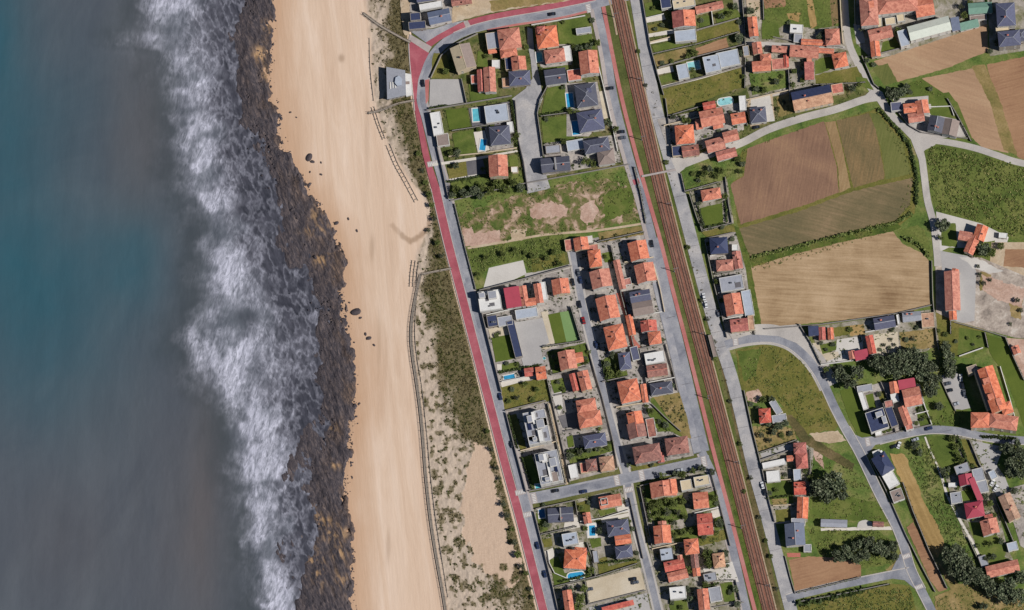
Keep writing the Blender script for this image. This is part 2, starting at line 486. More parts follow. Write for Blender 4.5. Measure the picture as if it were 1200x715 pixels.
def ribbon(name, mat, pts, width, sm=True, z=None, side=0.0, thick=0.0, kind='structure'):
    """strip of ground along a polyline in photo pixels, width in pixels (number or list of two)."""
    q = smooth(pts) if sm else list(pts)
    if side:
        q = offset_line(q, side)
    l = offset_line(q, width / 2.0)
    r = offset_line(q, -width / 2.0)
    if z is None:
        z = layer_z(l + r)
    TOPS.append((l + r[::-1], z, name))
    mb = MB()
    n = len(q)
    vs = [W(*p) + (z,) for p in l] + [W(*p) + (z,) for p in r]
    fs = [(i, i + 1, n + i + 1, n + i) for i in range(n - 1)]
    if thick:
        vs += [(x, y, zz - thick) for x, y, zz in vs]
        m = 2 * n
        fs += [(i, m + i, m + i + 1, i + 1) for i in range(n - 1)] + [(n + i, n + i + 1, m + n + i + 1, m + n + i) for i in range(n - 1)]
        fs += [(0, n, m + n, m), (n - 1, m + n - 1, m + 2 * n - 1, 2 * n - 1)]
    mb.add(vs, fs)
    o = mb.build(name, mat)
    # ground strips must face up
    me = o.data
    if me.polygons[0].normal.z < 0:
        me.flip_normals()
    return tag(o, kind=kind) if kind else o
# ================================================================== SEA, REEF, BEACH, DUNES
def lerp_y(tab):
    ys = np.array([t[0] for t in tab], float)
    xs = np.array([t[1] for t in tab], float)
    return lambda y: np.interp(y, ys, xs)
sandline = lerp_y([(-80, 322), (0, 320), (60, 317), (100, 317), (140, 326), (180, 336), (200, 349), (225, 364), (260, 386), (300, 401), (350, 402), (390, 410), (420, 415), (485, 416), (520, 410), (590, 404), (620, 411), (715, 413), (800, 416)])
foam_l = lerp_y([(-80, 140), (0, 172), (40, 152), (52, 152), (62, 190), (100, 196), (150, 205), (200, 208), (250, 228), (300, 240), (340, 234), (365, 226), (395, 218), (440, 228), (480, 262), (550, 274), (600, 288), (650, 292), (715, 306), (800, 315)])
foam_r = lerp_y([(-80, 250), (0, 262), (50, 262), (100, 258), (150, 268), (200, 276), (250, 292), (300, 302), (350, 335), (400, 348), (450, 338), (500, 345), (560, 350), (600, 346), (650, 345), (715, 350), (800, 355)])
path_left = lerp_y([(-80, 475), (0, 476), (50, 479), (118, 483), (140, 488), (180, 497), (220, 505), (260, 514), (340, 533), (404, 550), (474, 567), (544, 584), (614, 603), (715, 629), (800, 650)])
beach_in = lerp_y([(-80, 428), (0, 428), (60, 434), (118, 437), (165, 452), (200, 472), (240, 500), (262, 502), (300, 487), (330, 485), (365, 483), (400, 482), (440, 486), (480, 493), (560, 500), (620, 507), (715, 522), (800, 536)])

# ---- sea
xs = np.concatenate([[-3500, -1500, -600, -200, -60, -20], np.arange(0, 135, 3.0), np.arange(135, 425, 1.1), [430, 440, 460]])
ys = np.concatenate([[-3000, -1000, -300, -90, -40, -15], np.arange(-6, 724, 1.25), [730, 745, 770, 860, 1200, 3500]])
X, Y = np.meshgrid(xs, ys)
fl, fr = foam_l(Y), foam_r(Y)
wob = (fbm(X / 26, Y / 22, 3, 4) - 0.5) * 46
t = (X + wob - fl) / np.maximum(fr - fl, 1)
band = sstep(-0.03, 0.16, t) * (1 - sstep(0.50, 1.08, t))
big = fbm(X / 34 + 7, Y / 30, 21, 4)
puff = sstep(0.36, 0.60, big)
lace = 1 - np.abs(2 * fbm(X / 9 - Y / 26, Y / 15 + X / 60, 33, 5) - 1)
fine = fbm(X / 5.0 + Y / 20, Y / 9.0, 41, 5)
soft = fbm(X / 30 + 7, Y / 26, 21, 3)
prof = sstep(-0.12, 0.32, t) * (1 - sstep(0.36, 1.08, t))
foam = prof * (0.16 + 0.80 * sstep(0.34, 0.64, soft)) * (0.7 + 0.5 * fine)
wisp = sstep(0.3, 0.8, t) * (1 - sstep(1.2, 2.4, t))
foam = foam + wisp * (0.30 * sstep(0.78, 0.97, lace) + 0.28 * sstep(0.45, 0.75, fine) * sstep(0.42, 0.62, big))
for cx, cy, rx, ry, a in [(160, 47, 24, 9, 0.55), (215, 15, 34, 18, 0.5), (205, 70, 22, 20, 0.6), (224, 100, 22, 24, 0.7), (228, 160, 22, 16, 0.6), (238, 205, 26, 22, 0.7), (252, 235, 22, 18, 0.5), (276, 295, 24, 20, 0.7), (248, 322, 22, 14, 0.6), (246, 392, 28, 11, 0.75), (275, 405, 24, 16, 0.7), (245, 440, 22, 10, 0.6), (285, 452, 32, 14, 0.65), (325, 424, 18, 12, 0.7), (270, 472, 18, 14, 0.5), (352, 405, 14, 16, 0.45), (290, 550, 18, 22, 0.7), (318, 510, 14, 24, 0.6), (335, 552, 12, 16, 0.5), (302, 600, 18, 22, 0.7), (312, 650, 20, 20, 0.65), (322, 700, 20, 22, 0.65), (212, 265, 14, 20, 0.12)]:
    g = np.exp(-(((X - cx) / rx) ** 2 + ((Y - cy) / ry) ** 2))
    foam = foam + 0.62 * a * np.sqrt(g) * (0.35 + 0.8 * fine) * (0.3 + 0.7 * sstep(0.3, 0.65, fbm(X / 15, Y / 13, 55, 3)))
for cx, cy, rx, ry, a in [(285, 370, 26, 12, 0.9), (230, 300, 18, 40, 0.6), (215, 135, 18, 18, 0.4), (190, 32, 18, 9, 0.5), (300, 262, 14, 18, 0.3), (260, 275, 20, 14, 0.5), (300, 420, 10, 8, 0.3), (262, 515, 18, 22, 0.8), (222, 128, 22, 6, 0.55), (318, 335, 14, 8, 0.5)]:
    foam = foam * (1 - a * np.exp(-(((X - cx) / rx) ** 2 + ((Y - cy) / ry) ** 2)))
foam = np.clip(foam, 0, 1) * np.where((Y < -60) | (Y > 790), 0.6, 1)
def G(cx, cy, rx, ry):
    return np.exp(-(((X - cx) / rx) ** 2 + ((Y - cy) / ry) ** 2))
teal = 0.62 * G(30, 330, 120, 95) + 0.6 * G(-15, 20, 50, 120) + 0.42 * G(165, 300, 55, 60) + 0.4 * G(0, 200, 70, 100) + 0.3 * G(40, 450, 110, 80) + 0.2 * G(60, 120, 90, 90)
teal = np.clip(teal * (0.8 + 0.4 * fbm(X / 60, Y / 60, 61, 4)), 0, 1) * (1 - sstep(160, 240, X))
sand_susp = 0.75 * G(160, 150, 34, 120) + 0.55 * G(225, 640, 50, 150) + 0.35 * G(90, 640, 80, 90) + 0.2 * G(130, 480, 70, 60) + 0.5 * G(238, 560, 18, 120)
sand_susp = np.clip(sand_susp * (0.7 + 0.6 * fbm(X / 22, Y / 90, 71, 4)), 0, 1)
deep = 0.75 * np.clip(np.exp(-((X + wob * 0.7 - (fl - 10)) / 24.0) ** 2) * (0.45 + 0.5 * fbm(X / 30, Y / 40, 77, 3)), 0, 1) * (1 - 0.4 * np.clip(sand_susp, 0, 1))
swell = 0.16 * np.sin(X / 7.0 + 3 * fbm(X / 60, Y / 60, 81, 3)) + 0.5 * (fbm(X / 10, Y / 22, 83, 4) - 0.5)
inwin = (X > -10) & (X < 430) & (Y > -12) & (Y < 728)
Z = -2.0 + np.where(inwin, swell * (0.35 + band * 1.1) + foam * 0.55 * fine, 0)
def grid_faces(nx, ny, keep=None):
    i = np.arange((ny - 1) * (nx - 1))
    r, c = i // (nx - 1), i % (nx - 1)
    a = r * nx + c
    # rows run down the photo (y decreasing), so this winding faces up
    f = np.stack([a, a + nx, a + nx + 1, a + 1], 1)
    if keep is not None:
        k = keep.ravel()
        f = f[k[f].all(axis=1)]
    return f
def grid_obj(name, X, Y, Z, mat, attrs=(), keep=None):
    ny, nx = X.shape
    v = np.stack([(X - 600) * S, (357.5 - Y) * S, Z], -1).reshape(-1, 3)
    f = grid_faces(nx, ny, keep)
    me = bpy.data.meshes.new(name)
    used = np.unique(f)
    remap = np.full(len(v), -1, np.int64)
    remap[used] = np.arange(len(used))
    v, f = v[used].astype(np.float32), remap[f].astype(np.int32)
    me.vertices.add(len(v)); me.vertices.foreach_set('co', v.ravel())
    me.loops.add(f.size); me.loops.foreach_set('vertex_index', f.ravel())
    me.polygons.add(len(f))
    me.polygons.foreach_set('loop_start', np.arange(0, f.size, 4, dtype=np.int32))
    me.polygons.foreach_set('loop_total', np.full(len(f), 4, np.int32))
    me.polygons.foreach_set('use_smooth', np.ones(len(f), bool))
    me.update(calc_edges=True)
    for an, av in attrs:
        a = me.attributes.new(an, 'FLOAT', 'POINT')
        a.data.foreach_set('value', av.ravel()[used].astype(np.float32))
    me.materials.append(mat)
    return tag(link(name, me), kind='structure')

def attr(nt, name):
    n = nt.nodes.new('ShaderNodeAttribute')
    n.attribute_name = name
    return n.outputs['Fac']

m, nt, b = new_mat('sea_water')
v = coords(nt)
c = mixc(nt, noise_node(nt, v, 0.03, 5, 0.6), base_rgb((79, 87, 96)), base_rgb((89, 94, 102)))
mo = ramp(nt, noise_node(nt, coords(nt, 30, (1, 0.4, 1)), 0.018, 6, 0.65, 1.0), [(0.42, (0, 0, 0, 1)), (0.7, (0.55, 0.55, 0.55, 1))])
c = mixc(nt, mo, c, base_rgb((104, 110, 116)))
c = mixc(nt, attr(nt, 'silt'), c, base_rgb((98, 95, 97)))
c = mixc(nt, attr(nt, 'deep'), c, base_rgb((62, 68, 70)))
c = mixc(nt, attr(nt, 'shoal'), c, ramp(nt, noise_node(nt, coords(nt, -20, (1, 0.35, 1)), 0.4, 6, 0.7), [(0.3, base_rgb((44, 46, 54))), (0.7, base_rgb((88, 88, 98)))]))
c = mixc(nt, attr(nt, 'teal'), c, base_rgb((38, 94, 108)))
vs = coords(nt, 14, (1.0, 0.34, 1))
fd = math_n(nt, 'ADD', math_n(nt, 'MULTIPLY', noise_node(nt, vs, 0.36, 8, 0.74, 1.4), 0.62), math_n(nt, 'MULTIPLY', noise_node(nt, coords(nt, 20, (1.0, 0.2, 1)), 0.9, 7, 0.75, 0.8), 0.38))
dt = ramp(nt, fd, [(0.34, (0.0, 0.0, 0.0, 1)), (0.48, (0.6, 0.6, 0.6, 1)), (0.64, (1.4, 1.4, 1.4, 1))])
ff = math_n(nt, 'MULTIPLY', math_n(nt, 'POWER', attr(nt, 'foam'), 1.15), dt, True)
c = mixc(nt, ff, c, base_rgb((206, 206, 220)))
rip = ramp(nt, noise_node(nt, coords(nt, 3, (1.0, 0.12, 1)), 0.22, 7, 0.7), [(0.3, (0.95, 0.95, 0.95, 1)), (0.7, (1.05, 1.05, 1.05, 1))])
c = mixc(nt, 1.0, c, rip, 'MULTIPLY')
nt.links.new(c, b.inputs['Base Color'])
b.inputs['Roughness'].default_value = 0.35
b.inputs['Specular IOR Level'].default_value = 0.25
bump(nt, b, noise_node(nt, coords(nt, 0, (1, 0.5, 1)), 0.5, 6, 0.65), 0.25, 0.3)
grid_obj('sea', X, Y, Z, m, [('foam', foam), ('teal', teal), ('silt', sand_susp), ('deep', deep), ('shoal', sstep(0.35, 1.0, t))])

# ---- reef: dark ridged rock shelf between the surf and the sand
xs = np.arange(255, 428, 0.75)
ys = np.concatenate([[-400, -120], np.arange(-30, 745, 0.85), [830, 1100]])
X, Y = np.meshgrid(xs, ys)
sl = sandline(Y)
u, w_ = X * 0.94 - Y * 0.34, X * 0.34 + Y * 0.94        # strata run down and to the right
rid = 1 - np.abs(2 * fbm(u / 6.5, w_ / 26, 101, 5) - 1)
rid2 = 1 - np.abs(2 * fbm(X / 7, Y / 8, 111, 5) - 1)
patchy = fbm(X / 24, Y / 40, 121, 4)
reef_w = lerp_y([(-80, 290), (0, 292), (60, 296), (100, 290), (160, 302), (220, 328), (260, 346), (310, 364), (350, 376), (400, 376), (440, 372), (500, 366), (560, 364), (620, 350), (715, 346), (800, 346)])(Y)
up = sstep(-40, 44, X - reef_w - 6 + (patchy - 0.5) * 80)
fall = 1 - sstep(-5, 7, X - sl + (fbm(X / 7, Y / 9, 131, 4) - 0.5) * 22)
Zr = -3.05 + 1.3 * up + 0.75 * rid * (0.5 + 0.5 * up) + 0.5 * rid2 * (0.45 + 0.55 * up) + 0.9 * (patchy - 0.5) - 2.6 * (1 - fall)
Zr = Zr + 0.75 * sstep(-48, -6, X - sl) * fall
pock = np.zeros_like(X)
for cx, cy, rx, ry, a in [(362, 600, 12, 7, 1.0), (376, 614, 13, 7, 1.0), (392, 626, 12, 9, 1.0), (356, 640, 7, 18, 0.9), (366, 655, 8, 14, 0.9), (374, 670, 6, 16, 0.8), (398, 648, 9, 8, 0.7), (400, 680, 8, 14, 0.5), (312, 35, 7, 10, 0.6), (305, 62, 8, 8, 0.7), (312, 85, 6, 10, 0.5), (372, 268, 16, 8, 0.5), (372, 250, 9, 9, 0.5), (375, 305, 7, 7, 0.7), (390, 545, 8, 5, 0.6), (390, 505, 6, 10, 0.5), (388, 300, 8, 10, 0.3)]:
    pock = pock + a * np.exp(-(((X - cx) / rx) ** 2 + ((Y - cy) / ry) ** 2))
pock = np.clip(pock * 2.2 * sstep(0.30, 0.62, 1 - rid * 0.55 - rid2 * 0.35 + 0.1), 0, 1)
brown = np.clip(sstep(0.42, 0.75, fbm(u / 10, w_ / 22, 141, 4)) * sstep(-40, 5, X - sl) + 0.15, 0, 1)
m, nt, b = new_mat('reef_rock')
v = coords(nt, -20, (1.0, 0.26, 1))
n1 = noise_node(nt, v, 0.75, 8, 0.78, 0.9)
c = ramp(nt, n1, [(0.30, base_rgb((36, 38, 46))), (0.48, base_rgb((72, 68, 74))), (0.62, base_rgb((108, 98, 98))), (0.76, base_rgb((156, 138, 124)))])
cb = ramp(nt, n1, [(0.3, base_rgb((44, 40, 42))), (0.5, base_rgb((86, 74, 70))), (0.72, base_rgb((158, 130, 108)))])
c = mixc(nt, attr(nt, 'brown'), c, cb)
c = mixc(nt, attr(nt, 'pocket'), c, base_rgb((188, 152, 114)))
nt.links.new(c, b.inputs['Base Color'])
b.inputs['Roughness'].default_value = 0.8
bump(nt, b, n1, 0.9, 0.5)
grid_obj('reef', X, Y, Zr, m, [('brown', brown), ('pocket', pock)])

# ---- beach and dunes: one sheet from the tide line to the red path
xs = np.arange(296, 655, 0.85)
ys = np.concatenate([[-3000, -900, -300, -120], np.arange(-30, 745, 0.95), [830, 1000, 1600, 3500]])
X, Y = np.meshgrid(xs, ys)
sl, bi, pl = sandline(Y), beach_in(Y), path_left(Y)
q = np.clip((X - sl) / np.maximum(bi - sl, 1), -0.6, 1)
Zb = -1.35 + 1.25 * q + np.where(q < 0, 2.8 * q, 0)
Zb = Zb + 0.10 * (fbm(X / 16, Y / 60, 201, 4) - 0.5)
inland = sstep(-3, 6, X - bi) * (1 - sstep(-10, -3, X - pl))
sandpatch = [(556, 520), (572, 523), (578, 545), (580, 570), (590, 600), (597, 632), (612, 660), (613, 672), (600, 688), (575, 676), (558, 662), (545, 630), (540, 600), (540, 580), (548, 555)]
sp = inpoly(X + (fbm(X / 8, Y / 8, 205, 3) - 0.5) * 14, Y + (fbm(X / 8, Y / 8, 206, 3) - 0.5) * 14, sandpatch).astype(float)
hum = fbm(X / 9, Y / 9, 211, 5)
Zb = Zb + inland * (0.9 * (hum - 0.42) + 0.5 * (fbm(X / 3.5, Y / 3.5, 221, 4) - 0.5)) * (1 - 0.75 * sp)
Zb = np.where(X > pl - 6, np.minimum(Zb, 0.0), Zb)
Zb = Zb - 1.2 * sstep(2, 9, X - pl)
# vegetation density on the dunes
width_in = np.maximum(pl - bi, 4)
s = (X - bi) / width_in
dens = np.zeros_like(X)
green_w = lerp_y([(-60, 0.35), (0, 0.35), (60, 0.5), (110, 0.45), (160, 0.5), (200, 0.62), (260, 0.5), (310, 0.55), (330, 0.72), (400, 0.52), (440, 0.58), (480, 0.50), (505, 0.40), (525, 0.22), (600, 0.13), (660, 0.12), (690, 0.2), (760, 0.2)])(Y)
n_d = fbm(X / 11, Y / 13, 231, 5)
dens = sstep(-0.16, 0.10, s - (1 - green_w) + (n_d - 0.5) * 0.55) * 0.95
mott = sstep(0.50, 0.62, fbm(X / 5.5, Y / 6.5, 241, 4)) * 0.8
dens = np.maximum(dens, mott * sstep(0.03, 0.10, s) * np.where(Y > 320, 1.0, 0.55))
dens = dens * (1 - sp)
dens = np.maximum(dens, 0.9 * sstep(0.6, 0.72, fbm(X / 16, Y / 22, 251, 4)) * np.where(Y > 660, 1, 0) * (s > 0.2))
for cx, cy, rx, ry, a in [(462, 12, 7, 20, 1.0), (465, 45, 10, 12, .9), (468, 72, 12, 10, 0.9), (455, 130, 6, 4, 0.8), (470, 148, 7, 14, 0.9), (474, 168, 8, 10, 0.9), (462, 112, 5, 5, .6)]:
    dens = np.maximum(dens, a * np.exp(-(((X - cx) / rx) ** 2 + ((Y - cy) / ry) ** 2)) * (0.6 + 0.7 * n_d))
dens = np.clip(dens, 0, 1) * sstep(-2, 4, X - bi) * np.where(X > pl - 1, 0.0, 1)
damp = np.zeros_like(X)
for cx, cy, rx, ry, a in [(400, 68, 4, 5, 0.5), (436, 290, 3, 16, 0.35), (455, 640, 3, 20, 0.3), (444, 395, 2.5, 40, 0.25), (430, 160, 3, 60, 0.2)]:
    damp = np.maximum(damp, a * np.exp(-(((X - cx) / rx) ** 2 + ((Y - cy) / ry) ** 2) ** 1.5))
for (ax, ay), (bx, by), a in [((460, 264), (470, 275), 0.5), ((470, 275), (481, 283), 0.8), ((481, 283), (492, 277), 0.9), ((492, 277), (502, 266), 0.95), ((502, 266), (505, 254), 0.9)]:
    tt = np.clip(((X - ax) * (bx - ax) + (Y - ay) * (by - ay)) / ((bx - ax) ** 2 + (by - ay) ** 2), 0, 1)
    dd = np.hypot(X - ax - tt * (bx - ax), Y - ay - tt * (by - ay))
    damp = np.maximum(damp, 0.65 * a * (1 - sstep(1.0, 4.5, dd + 2.5 * (fbm(X / 4, Y / 4, 265, 3) - 0.5))))
wet = np.clip(1 - (X - sl - 4 + 14 * (fbm(X / 20, Y / 30, 261, 4) - 0.5)) / 34, 0, 1)
paled = inland
m, nt, b = new_mat('beach_sand')
v = coords(nt, -6, (1.0, 0.10, 1))
v0 = coords(nt)
n1 = noise_node(nt, v, 0.10, 6, 0.65, 0.6)
n2 = noise_node(nt, v0, 1.2, 6, 0.75)
n3 = noise_node(nt, v, 0.9, 5, 0.7, 0.4)
c = ramp(nt, n1, [(0.32, base_rgb((216, 186, 160))), (0.5, base_rgb((226, 198, 173))), (0.68, base_rgb((235, 210, 188)))])
c = mixc(nt, math_n(nt, 'MULTIPLY', attr(nt, 'wet'), 0.75), c, base_rgb((200, 160, 126)))
c = mixc(nt, math_n(nt, 'MULTIPLY', attr(nt, 'dune'), 0.8), c, ramp(nt, n2, [(0.3, base_rgb((168, 154, 138))), (0.7, base_rgb((206, 190, 172)))]))
c = mixc(nt, attr(nt, 'patch'), c, ramp(nt, n2, [(0.3, base_rgb((196, 168, 144))), (0.7, base_rgb((218, 192, 168)))]))
c = mixc(nt, math_n(nt, 'MULTIPLY', attr(nt, 'veg'), 0.95), c, ramp(nt, n2, [(0.3, base_rgb((72, 68, 40))), (0.55, base_rgb((98, 90, 52))), (0.78, base_rgb((132, 116, 80)))]))
c = mixc(nt, attr(nt, 'damp'), c, base_rgb((146, 116, 88)))
n5 = noise_node(nt, coords(nt, -4, (1.0, 0.022, 1)), 1.0, 4, 0.75)
g = ramp(nt, math_n(nt, 'ADD', math_n(nt, 'MULTIPLY', n3, 0.5), math_n(nt, 'MULTIPLY', n5, 0.5)), [(0.32, (0.94, 0.93, 0.92, 1)), (0.66, (1.05, 1.05, 1.05, 1))])
c = mixc(nt, 1.0, c, g, 'MULTIPLY')
nt.links.new(c, b.inputs['Base Color'])
b.inputs['Roughness'].default_value = 0.95
bump(nt, b, math_n(nt, 'ADD', n3, math_n(nt, 'MULTIPLY', n2, 0.5)), 0.35, 0.25)
grid_obj('beach', X, Y, Zb, m, [('damp', damp), ('wet', wet), ('veg', dens), ('dune', paled), ('patch', sp)], keep=(X < pl + 11))
DUNE = (X, Y, Zb, dens)

# ---- foliage scatter (uncountable scrub and grass): many small leaf faces in clumps
def clump_mesh(name, P, R, mat, n_leaf=7, leaf=0.55, flat=0.6, label=None):
    """P (n,3) clump bases in metres, R (n,) radii."""
    n = len(P)
    if n == 0:
        return None
    k = n_leaf
    ctr = np.repeat(P, k, 0)
    rr = np.repeat(R, k)
    th = rng.uniform(0, 2 * np.pi, n * k)
    ra = np.sqrt(rng.uniform(0, 1, n * k)) * rr
    ctr = ctr + np.stack([ra * np.cos(th), ra * np.sin(th), rr * flat * rng.uniform(0.15, 1.0, n * k) * (1 - 0.5 * (ra / np.maximum(rr, 1e-3)) ** 2)], 1)
    nrm = rng.normal(size=(n * k, 3)); nrm[:, 2] = np.abs(nrm[:, 2]) + 0.5
    nrm /= np.linalg.norm(nrm, axis=1, keepdims=True)
    a = np.cross(nrm, rng.normal(size=(n * k, 3))); a /= np.linalg.norm(a, axis=1, keepdims=True)
    b_ = np.cross(nrm, a)
    sz = (rr * leaf * rng.uniform(0.6, 1.3, n * k))[:, None]
    a, b_ = a * sz, b_ * sz * rng.uniform(0.5, 1.0, (n * k, 1))
    V = np.stack([ctr - a, ctr - b_, ctr + a, ctr + b_], 1).reshape(-1, 3)
    F = np.arange(len(V)).reshape(-1, 4)
    o = np_mesh(name, V, F, [M[mat]])
    return tag(o, label=label, cat='vegetation', kind='stuff')

sel = rng.uniform(size=X.shape) < dens * 0.15
sel &= (Y > -28) & (Y < 743) & (X < pl - 2.5) & (X > bi + 1.5)
px, py, pz = X[sel], Y[sel], Zb[sel]
px = px + rng.uniform(-.4, .4, px.shape); py = py + rng.uniform(-.4, .4, py.shape)
P = np.stack([(px - 600) * S, (357.5 - py) * S, pz - 0.05], 1)
g_ = (fbm(px / 14, py / 14, 271, 3) > 0.44) & (py > 100)
clump_mesh('dune_scrub', P[~g_], rng.uniform(0.35, 0.9, (~g_).sum()), 'scrub', label='brown green scrub growing on the dunes between beach and red path')
clump_mesh('dune_grass', P[g_], rng.uniform(0.35, 0.9, g_.sum()), 'scrubgreen', label='greener dune grass growing beside the red path')

# ---- loose rocks along the reef edge: uncountable rubble
n = 2600
ry = rng.uniform(-25, 740, n)
rx = sandline(ry) + rng.normal(-9, 12, n)
ok = (rx > 285) & (rx < sandline(ry) + 5)
rx, ry = rx[ok], ry[ok]
cube = np.array([(-1, -1, -1), (1, -1, -1), (1, 1, -1), (-1, 1, -1), (-1, -1, 1), (1, -1, 1), (1, 1, 1), (-1, 1, 1)], float)
cf = np.array([(3, 2, 1, 0), (4, 5, 6, 7), (0, 1, 5, 4), (1, 2, 6, 5), (2, 3, 7, 6), (3, 0, 4, 7)])
V, F = [], []
for i in range(len(rx)):
    s_ = rng.uniform(0.25, 0.75) * (0.6 + rng.uniform() ** 3 * 1.2)
    c_ = cube * rng.uniform(0.5, 1.0, (8, 3)) * np.array([s_, s_ * rng.uniform(0.6, 1.6), s_ * 0.6])
    c_[4:, :2] *= 0.6
    an = rng.uniform(0, 6.28)
    R_ = np.array([[math.cos(an), -math.sin(an), 0], [math.sin(an), math.cos(an), 0], [0, 0, 1]])
    x_, y_ = W(rx[i], ry[i])
    V.append(c_ @ R_.T + np.array([x_, y_, -1.45 + rng.uniform(-.2, .2)]))
    F.append(cf + 8 * i)
tag(np_mesh('reef_rubble', np.concatenate(V), np.concatenate(F), [M['rock']]), kind='stuff', label='small dark rubble scattered along the reef edge', cat='rocks')

# countable boulders lying on the open sand
BOULD = [(362, 184, 4, 'largest dark boulder on the upper beach beside the reef tip'), (366, 189, 2.2, 'small dark boulder just below the largest upper beach boulder'), (376, 190, 1.2, 'tiny boulder on open sand right of the upper beach group'), (376, 204, 1.5, 'narrow dark stone below the upper beach group'), (363, 201, 1.3, 'pale stone by the reef tip below the upper boulders'), (371, 237, 2.2, 'dark stone half buried where the reef bulges into the beach'), (394, 261, 2.6, 'dark rock by the sandy inlet of the middle reef'), (408, 256, 1.5, 'small stone on the sand above the middle reef'), (418, 270, 1.5, 'small stone farthest out on the middle beach sand'), (417, 365, 5, 'large dark boulder lying on the sand right of the lower reef'), (422, 372, 1.8, 'small rock touching the foot of the large lower boulder'), (409, 354, 1.2, 'tiny stone above the large lower boulder'), (428, 391, 1.8, 'upright dark stone on sand well below the large boulder'), (432, 396, 2.8, 'flat grey boulder on sand well below the large boulder'), (438, 404, 1.6, 'lone stone lowest on the lower beach sand'), (340, 131, 1.4, 'lone stone on the sand at the narrow upper beach'), (347, 137, 1.0, 'tiny stone on the sand at the narrow upper beach')]
for bx, by, r, lb in BOULD:
    bm = bmesh.new()
    bmesh.ops.create_icosphere(bm, subdivisions=2, radius=1)
    sd = rng.uniform(0, 50)
    for v_ in bm.verts:
        d = 0.75 + 0.5 * float(fbm(np.array(v_.co.x * 1.3 + sd), np.array(v_.co.y * 1.3 + v_.co.z), 301, 3))
        v_.co = Vector((v_.co.x * d * r * S * 1.25, v_.co.y * d * r * S * 0.8, v_.co.z * d * r * S * 0.55))
    me = bpy.data.meshes.new('boulder')
    bm.to_mesh(me); bm.free()
    me.materials.append(M['rock'])
    x_, y_ = W(bx, by)
    qq = min(1, max(0, (bx - float(sandline(by))) / max(1, float(beach_in(by) - sandline(by)))))
    tag(link('boulder', me, None, (x_, y_, -1.35 + 1.25 * qq + 0.05), rng.uniform(0, 3)), lb, 'boulder', 'boulders on the beach')

# ================================================================== LAND
land = [(path_left(y) + 4.0, y) for y in list(range(-30, 750, 10))]
land = [(477, -6000), (477, -200)] + land + [(650, 900), (650, 6500), (7000, 6500), (7000, -6000)]
w = [W(*p) for p in land]
tri = tessellate_polygon([[Vector((x, y, 0)) for x, y in w]])
mb = MB()
fs = []
for t_ in tri:
    a, b_, c_ = (w[i] for i in t_)
    cr = (b_[0] - a[0]) * (c_[1] - a[1]) - (b_[1] - a[1]) * (c_[0] - a[0])
    fs.append(t_ if cr > 0 else t_[::-1])
mb.add([(x, y, 0.0) for x, y in w], fs)
tag(mb.build('land', 'land'), kind='structure')
# sea bed far below everything, so nothing is bottomless
mb = MB(); mb.add([(-4000, -4000, -7), (4000, -4000, -7), (4000, 4000, -7), (-4000, 4000, -7)], [(0, 1, 2, 3)])
tag(mb.build('sea_bed', 'baresoil'), kind='structure')
# ================================================================== PLOT BASES AND FIELDS (photo pixels)
RIB = []
# east side big areas first
patch('grassland', 'meadow', [(755, -40), (1300, -40), (1300, 760), (940, 760), (905, 620), (870, 470), (845, 395), (815, 300)])
patch('verge', 'verge', [(706, -60), (722, -60), (760, 110), (788, 230), (820, 352), (846, 455), (880, 585), (920, 770), (898, 770), (862, 610), (826, 455), (797, 340), (770, 230), (743, 110)])
patch('verge', 'vergebrown', [(729, -60), (742, -60), (768, 110), (796, 230), (826, 340), (852, 450), (878, 550), (912, 700), (928, 770), (914, 770), (884, 610), (860, 495), (825, 350), (785, 210), (758, 100)])
# west plots
patch('plots', 'yardgrass', [(506, 88), (520, 60), (545, 43), (580, 35), (618, 31), (624, 62), (628, 85), (602, 112), (606, 165), (612, 190), (619, 226), (525, 233), (512, 190), (503, 140), (499, 120)])
patch('plots', 'yardgrass', [(624, 30), (686, 18), (700, 60), (710, 118), (726, 180), (738, 195), (645, 212), (640, 182), (633, 150), (630, 130), (638, 112), (632, 80)])
patch('meadow', 'meadow', [(527, 236), (605, 218), (640, 212), (738, 192), (745, 228), (756, 268), (664, 288), (655, 318), (618, 324), (574, 342), (556, 340), (540, 290)])
patch('plots', 'concrete', [(556, 342), (620, 325), (667, 312), (676, 340), (688, 400), (704, 465), (719, 530), (724, 550), (620, 576), (606, 535), (588, 470), (571, 405)])
patch('plots', 'concrete', [(668, 284), (757, 268), (764, 300), (773, 340), (784, 400), (803, 480), (813, 534), (738, 549), (723, 500), (707, 430), (684, 340)])
patch('plots', 'yard', [(625, 598), (729, 572), (742, 610), (754, 660), (768, 730), (658, 730), (640, 670)])
patch('plots', 'yard', [(746, 570), (832, 550), (845, 600), (868, 700), (876, 735), (782, 735), (762, 650)])
# east plots north
patch('plots', 'yardgrass', [(755, -30), (870, -30), (874, 102), (880, 118), (990, 100), (1030, 112), (870, 165), (805, 190), (790, 180), (775, 112)])
patch('plots', 'yard', [(855, -30), (985, -30), (990, 20), (1000, 60), (1018, 100), (960, 104), (880, 118), (870, 90)])
patch('plots', 'yard', [(1003, -30), (1150, -30), (1157, 28), (1060, 62), (1022, 70), (1003, 50)])
patch('field', 'tanfield', [(1024, 72), (1060, 60), (1157, 28), (1158, 60), (1110, 80), (1052, 96)], 0.4)
patch('field', 'greenfield', [(1022, 80), (1040, 74), (1052, 96), (1036, 100)], 0.5)
patch('field', 'tanfield', [(1080, 92), (1140, 80), (1168, 125), (1182, 180), (1150, 172), (1128, 150), (1112, 118)], 0.5)
patch('field', 'plough2', [(1156, 76), (1230, 60), (1230, 200), (1192, 184), (1178, 145), (1165, 108)], 0.5)
patch('field', 'drygrass', [(1138, 78), (1154, 75), (1172, 118), (1192, 182), (1176, 176), (1160, 120)], 0.6)
